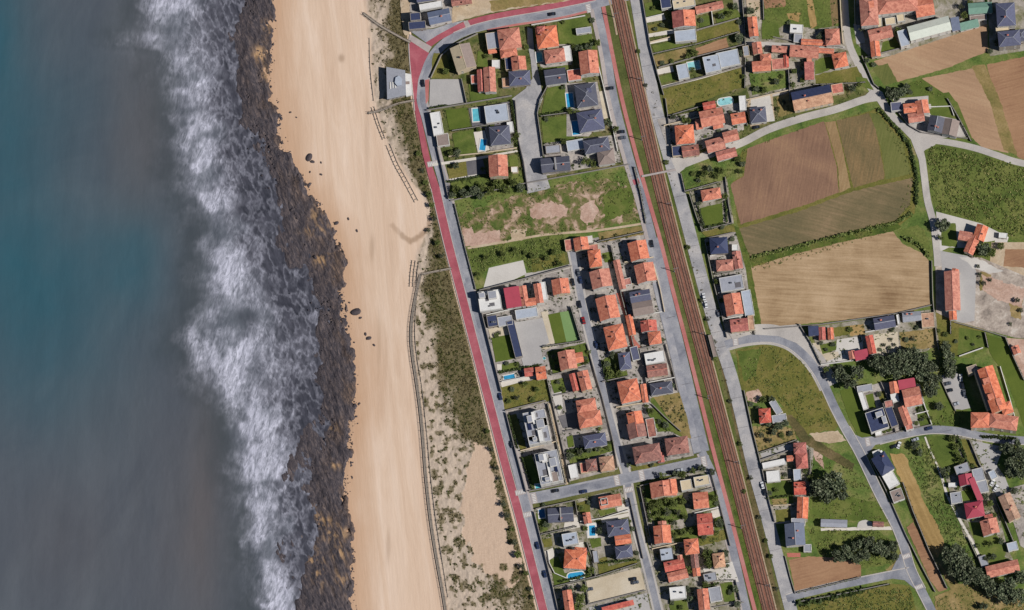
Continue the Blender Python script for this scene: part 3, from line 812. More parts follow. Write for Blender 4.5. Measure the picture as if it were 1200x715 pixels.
patch('plots', 'yard', [(1156, -30), (1260, -30), (1260, 50), (1160, 66)])
patch('plots', 'lawn', [(1042, 106), (1080, 92), (1122, 120), (1140, 164), (1092, 164), (1060, 156)])
patch('yard', 'lane', [(1046, 116), (1090, 112), (1092, 134), (1122, 140), (1136, 160), (1100, 162), (1068, 156)])
patch('lawn', 'lawn', [(1088, 112), (1112, 108), (1122, 122), (1088, 122)])
patch('lawn', 'lawn', [(1086, 128), (1112, 126), (1118, 136), (1092, 136)])
# main fields
patch('field', 'olivegrass', [(858, 205), (870, 176), (930, 156), (1020, 130), (1030, 126), (1062, 168), (1074, 210), (1072, 250), (1050, 268), (930, 304), (884, 318), (864, 262)])
patch('field', 'plough', [(876, 174), (920, 158), (966, 142), (974, 172), (980, 192), (983, 226), (935, 243), (868, 263), (856, 216), (872, 206)], 0.5)
patch('field', 'drystrip', [(967, 143), (979, 142), (988, 178), (997, 220), (984, 226), (982, 195), (975, 170)], 0.4)
patch('field', 'brownolive', [(980, 141), (1018, 133), (1026, 150), (1036, 200), (1036, 210), (1000, 220), (990, 180)], 0.5)
patch('field', 'greenfield', [(1020, 132), (1030, 134), (1058, 168), (1068, 204), (1038, 210), (1034, 180)], 0.5)
patch('field', 'olivefield', [(866, 268), (936, 248), (1000, 224), (1070, 208), (1066, 240), (1050, 258), (985, 274), (930, 290), (880, 304)], 0.6)
patch('field', 'strawfield', [(880, 314), (930, 298), (985, 284), (1046, 271), (1058, 286), (1080, 296), (1090, 308), (1090, 358), (1055, 368), (960, 378), (893, 384)], 0.6)
patch('grassbank', 'darkmeadow', [(1052, 270), (1076, 264), (1084, 270), (1094, 305), (1080, 294), (1060, 286)], 0.8)
patch('grassbank', 'verge', [(858, 264), (866, 266), (880, 310), (892, 384), (884, 384), (872, 320)], 0.6)
patch('meadow', 'darkmeadow', [(1082, 172), (1100, 168), (1145, 178), (1230, 198), (1230, 300), (1182, 280), (1150, 262), (1098, 250), (1088, 220)], 0.8)
# lane corner house and yard east
patch('yard', 'whitelot', [(1097, 248), (1150, 262), (1182, 278), (1178, 292), (1112, 290), (1100, 296)])
patch('lawn', 'lawn', [(1102, 262), (1120, 262), (1122, 290), (1104, 288)], 0.5)
patch('lawn', 'darkmeadow', [(1146, 285), (1166, 282), (1160, 308), (1136, 302)], 0.5)
patch('yard', 'palesoil', [(1162, 284), (1230, 284), (1230, 335), (1180, 316), (1160, 308)])
patch('plot', 'plough2', [(1178, 292), (1230, 292), (1230, 316), (1176, 312)], 0.4)
patch('yard', 'rubble', [(1096, 296), (1150, 302), (1230, 336), (1230, 400), (1190, 396), (1160, 388), (1120, 378), (1097, 366)])
patch('yard', 'greylot', [(1102, 294), (1134, 300), (1144, 318), (1142, 376), (1122, 380), (1106, 366), (1126, 320), (1104, 318)])
patch('scrubland', 'drygrass', [(1148, 318), (1162, 322), (1160, 345), (1148, 340)], 1.0)
patch('scrubland', 'drygrass', [(1182, 340), (1200, 340), (1196, 375), (1184, 370)], 1.0)
patch('plots', 'olivegrass', [(1096, 366), (1118, 376), (1154, 386), (1152, 412), (1126, 420), (1098, 408)])
patch('lawn', 'lawn', [(1124, 384), (1154, 389), (1158, 408), (1136, 420), (1122, 418)], 0.3)
patch('lawn', 'lawnbright', [(1156, 392), (1178, 398), (1200, 430), (1230, 470), (1230, 500), (1200, 500), (1178, 440), (1160, 414)], 0.4)
patch('yard', 'baresoil', [(1178, 396), (1230, 400), (1230, 470), (1196, 440)])
# plots south of the straw field
patch('grassbank', 'verge', [(878, 304), (930, 291), (985, 275), (1050, 260), (1056, 266), (1048, 271), (985, 284), (930, 298), (881, 312)], 0.6)
patch('bare_soil', 'baresoil', [(1150, 322), (1200, 338), (1198, 360), (1170, 352), (1152, 340)], 1.5)
patch('yard', 'whitelot', [(1122, 300), (1148, 304), (1176, 318), (1160, 320), (1140, 314)], 1.0)
patch('plots', 'yard', [(950, 384), (1040, 370), (1096, 362), (1100, 400), (1086, 412), (1030, 418), (962, 426)])
patch('plot', 'drygrass', [(1054, 390), (1098, 384), (1099, 408), (1056, 410)], 0.5)
patch('plot', 'olivegrass', [(976, 384), (996, 382), (996, 392), (978, 395)], 0.4)
patch('yard', 'whitelot', [(981, 398), (1010, 394), (1012, 410), (990, 424), (964, 427), (958, 418), (978, 418)])
patch('yard', 'beigelot', [(952, 402), (962, 402), (966, 414), (982, 412), (984, 418), (962, 426)])
patch('lawn', 'lawn', [(960, 404), (980, 400), (980, 410), (964, 415)], 0.4)
patch('yard', 'beigelot', [(1024, 392), (1052, 389), (1054, 412), (1026, 416)])
patch('plot', 'strip', [(996, 382), (1012, 380), (1014, 392), (996, 394)], 0.4)
# triangle meadow by the bend
patch('meadow', 'olivegrass', [(862, 410), (895, 404), (922, 408), (944, 424), (960, 450), (982, 500), (978, 506), (940, 500), (912, 470), (880, 470), (868, 455)], 0.6)
patch('meadow', 'lawn', [(864, 412), (892, 408), (886, 440), (872, 448)], 1.0)
patch('meadow', 'olivegrass', [(905, 480), (950, 470), (975, 504), (942, 510)], 1.0)
patch('track', 'vergebrown', [(920, 488), (928, 486), (948, 510), (1002, 544), (998, 552), (940, 520)], 0.8)
patch('track', 'palesoil', [(948, 508), (982, 505), (992, 516), (975, 520), (955, 516)], 0.8)
patch('plot', 'baresoil', [(874, 460), (888, 456), (894, 464), (886, 472), (876, 470)], 0.8)
patch('plot', 'drygrass', [(882, 500), (905, 498), (930, 502), (934, 516), (890, 530), (884, 515)], 0.8)
patch('plots', 'yard', [(888, 532), (934, 516), (954, 526), (950, 565), (946, 612), (906, 614), (896, 575)])
patch('yard', 'greylot', [(890, 530), (926, 518), (930, 528), (894, 538)])
patch('lawn', 'lawn', [(896, 565), (928, 562), (930, 590), (902, 592)], 0.5)
patch('plot', 'drygrass', [(904, 585), (922, 584), (922, 592), (906, 592)], 0.4)
patch('lawn', 'olivegrass', [(908, 598), (926, 596), (928, 610), (910, 612)], 0.4)
patch('plot', 'baresoil', [(952, 526), (964, 534), (966, 550), (956, 540)], 0.8)
patch('meadow', 'lawn', [(950, 580), (996, 582), (1030, 590), (1046, 612), (998, 610), (948, 610)], 1.0)
patch('meadow', 'darkmeadow', [(945, 620), (1030, 622), (1052, 640), (1050, 660), (1006, 668), (1008, 655), (960, 652)], 1.0)
patch('drive', 'pale', [(962, 619), (1044, 617), (1046, 621), (962, 622)], 0.3)
patch('yard', 'whitelot', [(1006, 612), (1014, 609), (1022, 612), (1022, 619), (1004, 619)], 0.5)
patch('field', 'plough2', [(924, 656), (948, 652), (985, 654), (1009, 662), (1009, 676), (975, 684), (932, 694)], 0.5)
patch('plot', 'redpave', [(922, 648), (938, 648), (938, 653), (923, 653)])
patch('meadow', 'olivegrass', [(934, 704), (980, 694), (1040, 684), (1066, 686), (1078, 730), (936, 730)], 0.6)
patch('grassbank', 'drygrass', [(1038, 668), (1052, 655), (1056, 640), (1058, 655), (1050, 672)], 0.6)
# strips south east
patch('field', 'strip', [(1043, 532), (1060, 532), (1076, 570), (1082, 588), (1096, 610), (1108, 640), (1098, 655), (1086, 640), (1070, 610), (1058, 570)], 0.9)
patch('field', 'plough2', [(1062, 618), (1070, 612), (1090, 650), (1110, 690), (1100, 694), (1090, 680)], 0.5)
patch('field', 'drygrass', [(1100, 660), (1120, 680), (1128, 690), (1116, 694), (1108, 680)], 0.6)
patch('meadow', 'lawn', [(1086, 512), (1118, 510), (1128, 545), (1108, 556), (1098, 540)], 0.3)
patch('yard', 'yard', [(1116, 510), (1150, 514), (1160, 545), (1170, 600), (1180, 640), (1188, 658), (1130, 630), (1108, 560), (1132, 548)])
patch('lawn', 'olivegrass', [(1122, 515), (1132, 515), (1146, 548), (1136, 546)], 0.5)
patch('lawn', 'lawn', [(1126, 576), (1140, 572), (1146, 586), (1128, 588)], 0.4)
patch('lawn', 'lawn', [(1134, 612), (1150, 612), (1180, 640), (1176, 660), (1160, 658), (1144, 640)], 0.5)
patch('yard', 'greylot', [(1138, 516), (1176, 524), (1168, 545), (1178, 560), (1186, 580), (1168, 582), (1158, 560)])
patch('yard', 'concrete', [(1172, 575), (1230, 560), (1230, 660), (1196, 640), (1184, 600)])
patch('meadow', 'drygrass', [(1096, 700), (1130, 682), (1160, 690), (1200, 706), (1230, 730), (1096, 735)], 1.0)
# apartment block grounds
patch('yard', 'greylot', [(1101, 442), (1118, 432), (1124, 440), (1136, 474), (1138, 478), (1120, 482)])
patch('lawn', 'lawn', [(1098, 442), (1118, 480), (1134, 480), (1134, 500), (1092, 502), (1086, 470)], 0.5)
# plots between the lane bend and the tree belt
patch('lawn', 'lawnbright', [(984, 458), (1002, 454), (1014, 480), (1024, 510), (1008, 516), (994, 488)], 0.3)
patch('plots', 'concrete', [(1003, 456), (1034, 448), (1078, 450), (1090, 498), (1026, 512), (1014, 482)])
patch('lawn', 'lawnbright', [(1014, 463), (1023, 461), (1027, 478), (1019, 480)], 0.2)
patch('lawn', 'olivegrass', [(1028, 460), (1036, 458), (1040, 470), (1032, 472)], 0.3)
patch('lawn', 'lawn', [(1072, 476), (1084, 474), (1092, 497), (1078, 500)], 0.4)
# ---- west meadow dirt
patch('worn_ground', 'worn', [(534, 254), (575, 240), (612, 226), (660, 216), (704, 208), (742, 222), (750, 256), (684, 272), (640, 272), (590, 287), (543, 294)], 2.0)
patch('bare_soil', 'baresoil', [(622, 243), (640, 236), (652, 238), (667, 246), (664, 254), (640, 255), (624, 258)], 2.2)
patch('bare_soil', 'baresoil', [(680, 240), (696, 236), (702, 246), (698, 258), (688, 264), (682, 258)], 2.2)
patch('bare_soil', 'baresoil', [(540, 269), (552, 266), (556, 273), (586, 270), (587, 284), (560, 290), (546, 288)], 1.2)
patch('bare_soil', 'palesoil', [(598, 270), (617, 268), (614, 280), (600, 282)], 1.2)
patch('lawn', 'lawn', [(706, 228), (738, 216), (744, 236), (740, 250), (708, 260)], 2.0)
patch('grassbank', 'darkmeadow', [(546, 292), (605, 283), (660, 272), (664, 288), (655, 316), (620, 322), (614, 304), (574, 312), (560, 330)], 0.8)
ribbon('track', 'palesoil', [(548, 291), (600, 282), (640, 275), (700, 270), (754, 262)], 2.6)
patch('yard', 'drygrass', [(700, 273), (756, 264), (760, 274), (704, 284)], 0.5)
patch('yard', 'whitelot', [(573, 314), (613, 305), (617, 321), (576, 340), (566, 340)])
patch('yard', 'whitelot', [(667, 280), (694, 276), (695, 284), (668, 288)])
ribbon('lane', 'lane', [(615, 323), (640, 319), (668, 312)], 5)
patch('grassbank', 'olivegrass', [(622, 304), (662, 296), (664, 308), (624, 320)], 0.6)

# ================================================================== ROADS
coast = [(740, -6), (692, 6), (660, 14), (630, 19), (600, 23.5), (570, 29.5), (545, 37), (525, 48), (510, 62), (501, 78), (495, 98), (494, 118), (500, 140), (510, 180), (521, 220), (535, 280), (550, 340), (567, 404), (585, 474), (604, 544), (622, 614), (648, 715), (656, 746)]
redp = [(510.2, 220), (524, 280), (539.5, 340), (556, 404), (574, 474), (592, 544), (611, 614), (636.5, 715), (645, 746)]
redtop = [(698, -3), (660, 5), (630, 10.5), (600, 15.5), (572, 21), (550, 27), (530, 35)]
railrd_w = [(693, -40), (696, 0), (708.5, 60), (718.5, 119), (736, 185), (750, 230), (763, 280)]
railrd_c = [(763, 280), (776, 340), (791, 400), (811, 484), (822, 530)]
railrd_s = [(822, 530), (836, 560), (848, 600), (874.5, 715), (882, 746)]
pink = [(700, -30), (707.5, 10), (717, 60), (729.5, 119), (746.5, 185), (759, 230), (774, 282), (788.5, 340), (804, 400), (825, 484), (839, 540), (856, 604), (884.5, 715), (892, 746)]
erail = [(738, -40), (746, 0), (767, 119), (797, 230), (826, 340), (843, 398), (860, 452), (883.5, 550), (900, 610), (927, 715), (934, 746)]
mid = [(669, 284), (676, 320), (682, 354), (696, 412), (711, 475), (726, 530), (734, 556), (738, 580), (747, 622), (758, 662), (771, 715), (779, 746)]
cross = [(612, 586), (640, 581), (680, 572.5), (720, 564), (760, 555.5), (800, 547), (832, 540)]
lane_e = [(797, 194), (830, 181.5), (868, 168), (900, 152), (940, 138.5), (980, 128), (1012, 117), (1030, 114)]
lane_n = [(988, -40), (991, 20), (995, 50), (1004, 72), (1016, 96), (1030, 116)]
lane_se = [(1029, 113), (1046, 136), (1062, 152), (1074, 166), (1080, 184), (1083, 205), (1087, 235), (1094, 262), (1098, 295), (1099, 312)]
lane_e2 = [(1073, 168), (1085, 165), (1105, 166), (1140, 173), (1168, 182), (1192, 190), (1240, 200)]
bend = [(850, 404), (868, 399), (890, 396), (908, 397), (927, 404), (945, 419), (958, 436), (968, 455), (978, 477), (991, 502), (1008, 532), (1030, 578), (1050, 616), (1060, 642), (1068, 668), (1080, 692), (1094, 720), (1104, 746)]
east2 = [(1005, 520), (1030, 516), (1060, 508.5), (1090, 503.5), (1120, 505), (1150, 511), (1180, 515), (1240, 518)]
south2 = [(1066, 670), (1045, 674), (1010, 681), (980, 687), (955, 693), (934, 698), (922, 702)]
ribbon('pavement', 'lane', bend[:8], 24, side=-4)
ribbon('road', 'cobble', erail, 14.5)
ribbon('lane', 'lane', lane_n, 8)
ribbon('lane', 'lane', lane_e, 8.8)
ribbon('lane', 'lane', lane_se, 8.2)
ribbon('lane', 'lane', lane_e2, 7.6)
patch('lane', 'lane', [(1014, 112), (1024, 102), (1034, 108), (1044, 128), (1034, 128), (1026, 116)])
patch('lane', 'lane', [(1066, 160), (1076, 152), (1098, 162), (1096, 170), (1084, 176), (1076, 186)])
patch('lane', 'lane', [(786, 186), (800, 184), (812, 184), (802, 198), (794, 204)])
ribbon('road', 'asphalt', bend, 9.5)
ribbon('road', 'asphalt', east2, 9)
ribbon('road', 'asphalt', south2, 8.6)
patch('road', 'asphalt', [(994, 506), (1010, 513), (1026, 511), (1026, 521), (1014, 536), (1004, 528)])
patch('road', 'asphalt', [(1054, 650), (1062, 646), (1074, 672), (1072, 690), (1060, 680), (1044, 678), (1044, 670)])
ribbon('kerb', 'kerb', bend[2:], 1.1, side=5.3, thick=0.2, z=0.26)
ribbon('kerb', 'kerb', bend[9:16], 1.0, side=-5.3, thick=0.2, z=0.26)
ribbon('kerb', 'kerb', south2, 1.2, side=4.9, thick=0.2, z=0.26)
ribbon('kerb', 'kerb', east2[1:], 1.0, side=5.0, thick=0.2, z=0.26)
ribbon('road', 'asphalt', railrd_w, 13)
ribbon('road', 'asphalt', railrd_c, 19)
ribbon('road', 'asphalt', railrd_s, 10.5)
ribbon('pavement', 'asphalt_old', [(p[0] - 4.6, p[1]) for p in railrd_c], 8.5)
ribbon('pavement', 'pavement', railrd_w, 4.6, side=4.6)
ribbon('pavement', 'pavement', railrd_s, 2.2, side=5.2)
ribbon('pavement', 'pinkpath', pink, 4.6)
ribbon('road', 'lane', mid, 12.5)
ribbon('road', 'asphalt', mid, 7.5)
ribbon('road', 'asphalt_old', cross, 13.5)
ribbon('road', 'asphalt', cross, 9.0)
ribbon('road', 'asphalt_old', coast, 10.8)
ribbon('road', 'asphalt', coast, 6.0, side=-1.2)
ribbon('pavement', 'pavement', coast[9:], 2.4, side=-6.2)
ribbon('pavement', 'pinkpath', coast[1:6], 2.6, side=-6.4)
ribbon('red_path', 'redpath', redp, 9.6)
ribbon('red_path', 'redpath', redtop, 6.6)
patch('red_path', 'redpath', [(548.5, 25), (530, 32), (515, 40), (499, 50), (503.5, 56), (516, 47), (531, 39), (550, 31.5)])
patch('red_path', 'redpath', [(479, 46), (503, 62), (497, 74), (490, 94), (488, 118), (494, 140), (505, 190), (515, 220), (506, 222), (495, 180), (488, 140), (484, 118)])
patch('crossing', 'pavement', [(480, 40), (506, 55), (502, 62), (479, 47)])
patch('crossing', 'pavement', [(543, 25), (548, 24), (552, 31), (546, 33)])
patch('forecourt', 'asphalt_old', [(480, 36), (508, 34), (530, 27), (545, 24), (515, 40), (499, 50)])
ribbon('kerb', 'kerb', redp, 0.8, side=5.2, thick=0.2, z=0.27)
ribbon('kerb', 'kerb', redp, 0.7, side=-5.2, thick=0.2, z=0.26)
ribbon('kerb', 'kerb', redtop, 0.8, side=-3.7, thick=0.2, z=0.26)
ribbon('kerb', 'kerb', [(479, 46), (480, 70), (484, 110), (486, 130)], 1.0, thick=0.2, z=0.27)
ribbon('path', 'palesoil', [(644, 472), (652, 510), (660, 544), (664, 568)], 4)
ribbon('path', 'pale', [(1084, 512), (1090, 528), (1098, 545), (1103, 560)], 2)
ribbon('path', 'pale', [(1104, 560), (1110, 580), (1122, 604), (1132, 622), (1142, 640), (1152, 662)], 3)
patch('square', 'cobble', [(618, 32), (624, 34), (626, 60), (630, 80), (634, 100), (636, 116), (629, 134), (632, 160), (636, 182), (640, 205), (645, 221), (618, 227), (612, 190), (606, 165), (600, 116), (616, 104), (624, 92), (622, 70), (618, 50)])
# pedestrian level crossing over the railway is built with the tracks
patch('crossing', 'redpath', [(741, 211), (748, 209), (750, 215), (743, 217)])
# zebra crossings and lines
def zebra(cx, cy, ux, uy, n, L, wid, gap):
    l = math.hypot(ux, uy); ux, uy = ux / l, uy / l
    mb = MB()
    vx, vy = -uy, ux
    hw_ = (n * gap + 1) / 2
    patch('crossing', 'pavement', [(cx + ux * a + vx * b, cy + uy * a + vy * b) for a, b in ((-hw_, -L * .8), (hw_, -L * .8), (hw_, L * .8), (-hw_, L * .8))])
    z = layer_z([(cx - 8, cy - 8), (cx + 8, cy + 8)])
    for i in range(n):
        o = (i - (n - 1) / 2) * gap
        pts = [(cx + ux * (o + a) + vx * b, cy + uy * (o + a) + vy * b) for a, b in ((-wid / 2, -L / 2), (wid / 2, -L / 2), (wid / 2, L / 2), (-wid / 2, L / 2))]
        vs = [W(*p) + (z,) for p in pts]
        mb.add(vs, [(3, 2, 1, 0)])
    o = mb.build('road_marking', 'mark')
    if o.data.polygons[0].normal.z < 0: o.data.flip_normals()
    tag(o, kind='structure')
zebra(610, 577, 1, -0.22, 6, 4, 0.9, 1.9)
zebra(619, 603, 1, -0.22, 6, 4, 0.9, 1.9)
zebra(626, 584, 0.22, 1, 6, 4, 0.9, 1.9)
zebra(723, 563, 0.22, 1, 6, 4, 0.9, 1.9)
zebra(752, 557, 0.22, 1, 6, 4, 0.9, 1.9)
zebra(737, 574, 1, -0.22, 5, 4, 0.9, 1.9)
zebra(825, 541, 0.22, 1, 6, 4, 0.9, 1.9)
zebra(862, 400, 0.1, 1, 5, 4, 0.9, 1.8)
zebra(1017, 518, 0.2, 1, 5, 3.5, 0.9, 1.8)
zebra(1062, 652, 1, -0.4, 5, 3.5, 0.9, 1.8)
zebra(1077, 688, 1, -0.4, 5, 3.5, 0.9, 1.8)
zebra(507, 192, 1, -0.2, 6, 4, 0.9, 1.9)
zebra(690, 10, 0.25, 1, 5, 4, 0.9, 1.9)
# dark expansion joints across the cobbled railway road
for i in range(22):
    t = 0.04 + i * 0.0445
    q = smooth(erail)
    p = q[int(t * (len(q) - 1))]
    ribbon('road_joint', 'darkpave', [(p[0] - 7, p[1] + 1.4), (p[0] + 7, p[1] - 1.4)], 0.35, sm=False)
for (x, y) in [(728, 480), (742, 592), (766, 664), (704, 430), (708, 100), (712, 130), (720, 158), (742, 206), (762, 262), (786, 372), (804, 450), (818, 512), (1040, 516), (1110, 505)]:
    ribbon('road_joint', 'darkpave', [(x - 5, y + 1.2), (x + 5, y - 1.2)], 0.5, sm=False)

# ================================================================== RAILWAY
rail = [(712, -60), (724, 0), (750, 119), (776, 230), (804, 340), (832, 445), (860, 552), (874.5, 610), (901, 715), (909, 746)]
zb = 0.30
ribbon('track_bed', 'ballast', rail, 14.5, z=zb, thick=0.4)
ribbon('path', 'troughconc', rail, 1.6, side=-8.6)
ribbon('path', 'troughconc', [(714, 0), (719, 20), (723, 41)], 2.2)
def track(off, label):
    root = bpy.data.objects.new('railway_track', None); COL.objects.link(root)
    q = offset_line(smooth(rail, 10), off)
    root.location = W(*q[0]) + (zb,)
    ox, oy = W(*q[0])
    tag(root, label, 'railway track', 'railway tracks')
    for r in (-1, 1):
        mb = MB()
        a = offset_line(q, r * 1.435 - 0.22); c = offset_line(q, r * 1.435 + 0.22)
        n = len(q)
        vs = [(W(*p)[0] - ox, W(*p)[1] - oy, 0.34) for p in a] + [(W(*p)[0] - ox, W(*p)[1] - oy, 0.34) for p in c]
        vs += [(x, y, 0.12) for x, y, z in vs]
        m_ = 2 * n
        fs = [(i, n + i, n + i + 1, i + 1) for i in range(n - 1)] + [(i, i + 1, m_ + i + 1, m_ + i) for i in range(n - 1)] + [(n + i, m_ + n + i, m_ + n + i + 1, n + i + 1) for i in range(n - 1)]
        mb.add(vs, fs)
        mb.build('rail', 'rail', root)
    mb = MB(); d = 0
    for p0, p1 in zip(q, q[1:]):
        L = math.hypot(p1[0] - p0[0], p1[1] - p0[1])
        ux, uy = (p1[0] - p0[0]) / L, (p1[1] - p0[1]) / L
        while d < L:
            cx, cy = p0[0] + ux * d, p0[1] + uy * d
            def tf(p, cx=cx, cy=cy, ux=ux, uy=uy):
                x, y = W(cx + ux * p[0] - uy * p[1], cy + uy * p[0] + ux * p[1])
                return (x - ox, y - oy, p[2])
            mb.box(-0.28, 0.28, -2.6, 2.6, -0.04, 0.14, tf)
            d += 1.6
        d -= L
    tag(mb.build('sleeper', 'sleeper', root), kind='stuff')
track(-3.6, 'right hand railway track on rust brown ballast beside the cobbled road')
track(3.6, 'left hand railway track on rust brown ballast beside the pink pavement')
ribbon('level_crossing', 'pavement', [(752, 207), (770, 203.5), (792, 199)], 2.2, sm=False, z=zb + 0.36, thick=0.5)

# ================================================================== more plot surfaces
patch('dirt', 'palesoil', [(530, -30), (694, -30), (690, -3), (660, 2), (600, 11), (572, 16), (548, 22), (530, 27)], 0.6)
patch('grassbank', 'drygrass', [(574, 2), (640, -12), (680, -8), (684, -2), (620, 7), (576, 13)], 1.2)
patch('yard', 'concrete', [(481, -30), (530, -30), (530, 27), (508, 33), (480, 36)])
patch('dirt', 'palesoil', [(468, -30), (481, -30), (480, 40), (474, 42), (470, 20)], 0.6)
patch('car_park', 'greylot', [(504, 93), (540, 93), (545, 120), (503, 127)])
patch('parking_bay', 'pinkpath', [(498, 94), (503, 93), (502, 118), (499, 122)])
patch('lawn', 'olivegrass', [(508, 62), (524, 64), (528, 92), (504, 92)], 0.5)
patch('lawn', 'lawn', [(549, 98), (553, 96), (556, 108), (582, 110), (583, 118), (552, 122)], 0.3)
patch('lawn', 'lawn', [(560, 60), (570, 62), (572, 78), (558, 82)], 0.4)
patch('lawn', 'lawnbright', [(522, 129), (548, 126), (551, 150), (527, 154)], 0.2)
patch('patio', 'darkpave', [(549, 127), (597, 119), (600, 148), (554, 151)])
patch('lawn', 'lawn', [(530, 156), (555, 152), (558, 179), (534, 182)], 0.5)
patch('patio', 'pale', [(555, 155), (568, 153), (574, 176), (560, 179)])
patch('patio', 'concrete', [(568, 150), (600, 145), (602, 176), (575, 178)])
patch('lawn', 'olivegrass', [(524, 196), (548, 188), (562, 200), (560, 206), (526, 210)], 0.5)
patch('patio', 'darkpave', [(546, 188), (565, 184), (570, 204), (548, 206)])
patch('path', 'pale', [(526, 210), (560, 204), (560, 208), (527, 214)])
patch('path', 'pale', [(506, 192), (560, 184), (606, 176), (607, 178), (561, 187), (507, 195)])
patch('lawn', 'lawn', [(596, 183), (606, 181), (608, 195), (598, 197)], 0.2)
patch('lawn', 'lawn', [(653, 26), (688, 18), (694, 44), (700, 62), (676, 62), (668, 52), (656, 52)], 0.4)
patch('patio', 'concrete', [(627, 52), (666, 52), (670, 76), (634, 80)])
patch('lawn', 'lawn', [(637, 80), (668, 76), (668, 81), (640, 86)], 0.3)
patch('lawn', 'lawn', [(641, 104), (668, 98), (664, 112), (664, 132), (634, 135), (638, 114)], 0.4)
patch('lawn', 'lawn', [(634, 140), (670, 134), (672, 164), (637, 168)], 0.4)
patch('patio', 'beigelot', [(700, 108), (709, 106), (714, 138), (706, 140)])
patch('patio', 'concrete', [(662, 98), (700, 96), (708, 140), (690, 160), (664, 160), (664, 130)])
patch('yard', 'concrete', [(637, 168), (722, 158), (728, 190), (640, 206)])
patch('garden', 'darkmeadow', [(528, 213), (610, 200), (618, 226), (526, 233)], 0.6)
# court house block
patch('lawn', 'lawnbright', [(576, 396), (598, 392), (604, 420), (581, 425)], 0.3)
patch('lawn', 'lawn', [(584, 428), (606, 424), (608, 431), (588, 436)], 0.3)
patch('patio', 'beigelot', [(572, 386), (598, 380), (598, 392), (575, 396)])
patch('patio', 'pale', [(582, 427), (588, 427), (588, 434), (583, 434)])
patch('plaza', 'greylot', [(603, 378), (640, 372), (646, 405), (634, 408), (637, 426), (614, 431), (608, 410)])
patch('patio', 'beigelot', [(634, 366), (642, 364), (652, 404), (640, 410), (633, 408), (644, 402)])
patch('lawn', 'lawnbright', [(642, 369), (656, 366), (665, 402), (651, 405)], 0.1)
patch('court', 'court', [(656, 366), (670, 364), (678, 398), (664, 402)])
patch('meadow', 'olivegrass', [(586, 453), (640, 442), (645, 470), (592, 482)], 0.5)
patch('patio', 'pale', [(586, 446), (632, 438), (632, 442), (588, 454)])
patch('garden', 'lawn', [(641, 412), (686, 402), (692, 424), (648, 440)], 0.6)
patch('garden', 'lawn', [(645, 446), (660, 443), (663, 460), (650, 463)], 0.4)
patch('patio', 'whitelot', [(646, 462), (658, 459), (660, 478), (655, 487)])
patch('drive', 'darkpave', [(654, 488), (678, 482), (682, 500), (660, 502)])
patch('lawn', 'lawnbright', [(664, 512), (671, 510), (673, 523), (666, 525)])
patch('lawn', 'olivegrass', [(596, 487), (605, 485), (617, 525), (610, 528)], 0.3)
patch('lawn', 'lawn', [(612, 536), (623, 533), (636, 572), (626, 575)], 0.3)
patch('garden', 'darkmeadow', [(664, 532), (718, 518), (720, 528), (668, 544)], 0.4)
# middle block
patch('lawn', 'lawn', [(705, 297), (717, 295), (719, 306), (709, 308)], 0.2)
patch('garden', 'darkmeadow', [(707, 421), (726, 412), (736, 440), (714, 446)], 0.4)
patch('plot', 'drygrass', [(764, 466), (796, 460), (806, 492), (810, 514), (794, 510)], 0.4)
patch('lawn', 'lawn', [(760, 468), (766, 466), (800, 512), (790, 508)], 0.4)
patch('garden', 'lawn', [(756, 480), (770, 478), (790, 506), (772, 506)], 0.4)
patch('garden', 'olivegrass', [(738, 545), (768, 541), (770, 547), (742, 552)], 0.4)
patch('path', 'redpave', [(722, 344), (730, 342), (736, 366), (744, 398), (752, 408), (740, 410), (732, 372)])
# south west block
patch('lawn', 'lawn', [(628, 602), (636, 598), (642, 622), (634, 624)], 0.4)
patch('lawn', 'olivegrass', [(635, 632), (646, 630), (648, 640), (638, 642)], 0.4)
patch('lawn', 'lawn', [(644, 656), (654, 652), (662, 672), (690, 664), (692, 676), (650, 686)], 0.3)
patch('lawn', 'lawn', [(691, 632), (704, 630), (705, 640), (694, 643)], 0.3)
patch('lawn', 'olivegrass', [(700, 656), (711, 652), (713, 664), (746, 656), (747, 662), (702, 674)], 0.3)
patch('patio', 'pale', [(662, 610), (676, 606), (680, 618), (660, 622)])
patch('patio', 'pale', [(638, 646), (648, 642), (650, 652), (642, 658)])
patch('patio', 'pale', [(668, 638), (684, 635), (684, 642), (672, 646)])
patch('patio', 'pale', [(686, 614), (699, 612), (700, 630), (688, 631)])
patch('patio', 'pale', [(704, 608), (737, 601), (738, 605), (706, 613)])
patch('patio', 'pale', [(722, 592), (735, 590), (737, 600), (724, 602)])
patch('lawn', 'olivegrass', [(676, 590), (690, 586), (692, 600), (680, 602)], 0.4)
patch('lawn', 'lawn', [(700, 598), (720, 594), (722, 600), (704, 605)], 0.4)
patch('car_park', 'beigelot', [(687, 681), (750, 665), (757, 692), (690, 708)])
patch('yard', 'greylot', [(690, 712), (758, 695), (766, 732), (700, 732)])
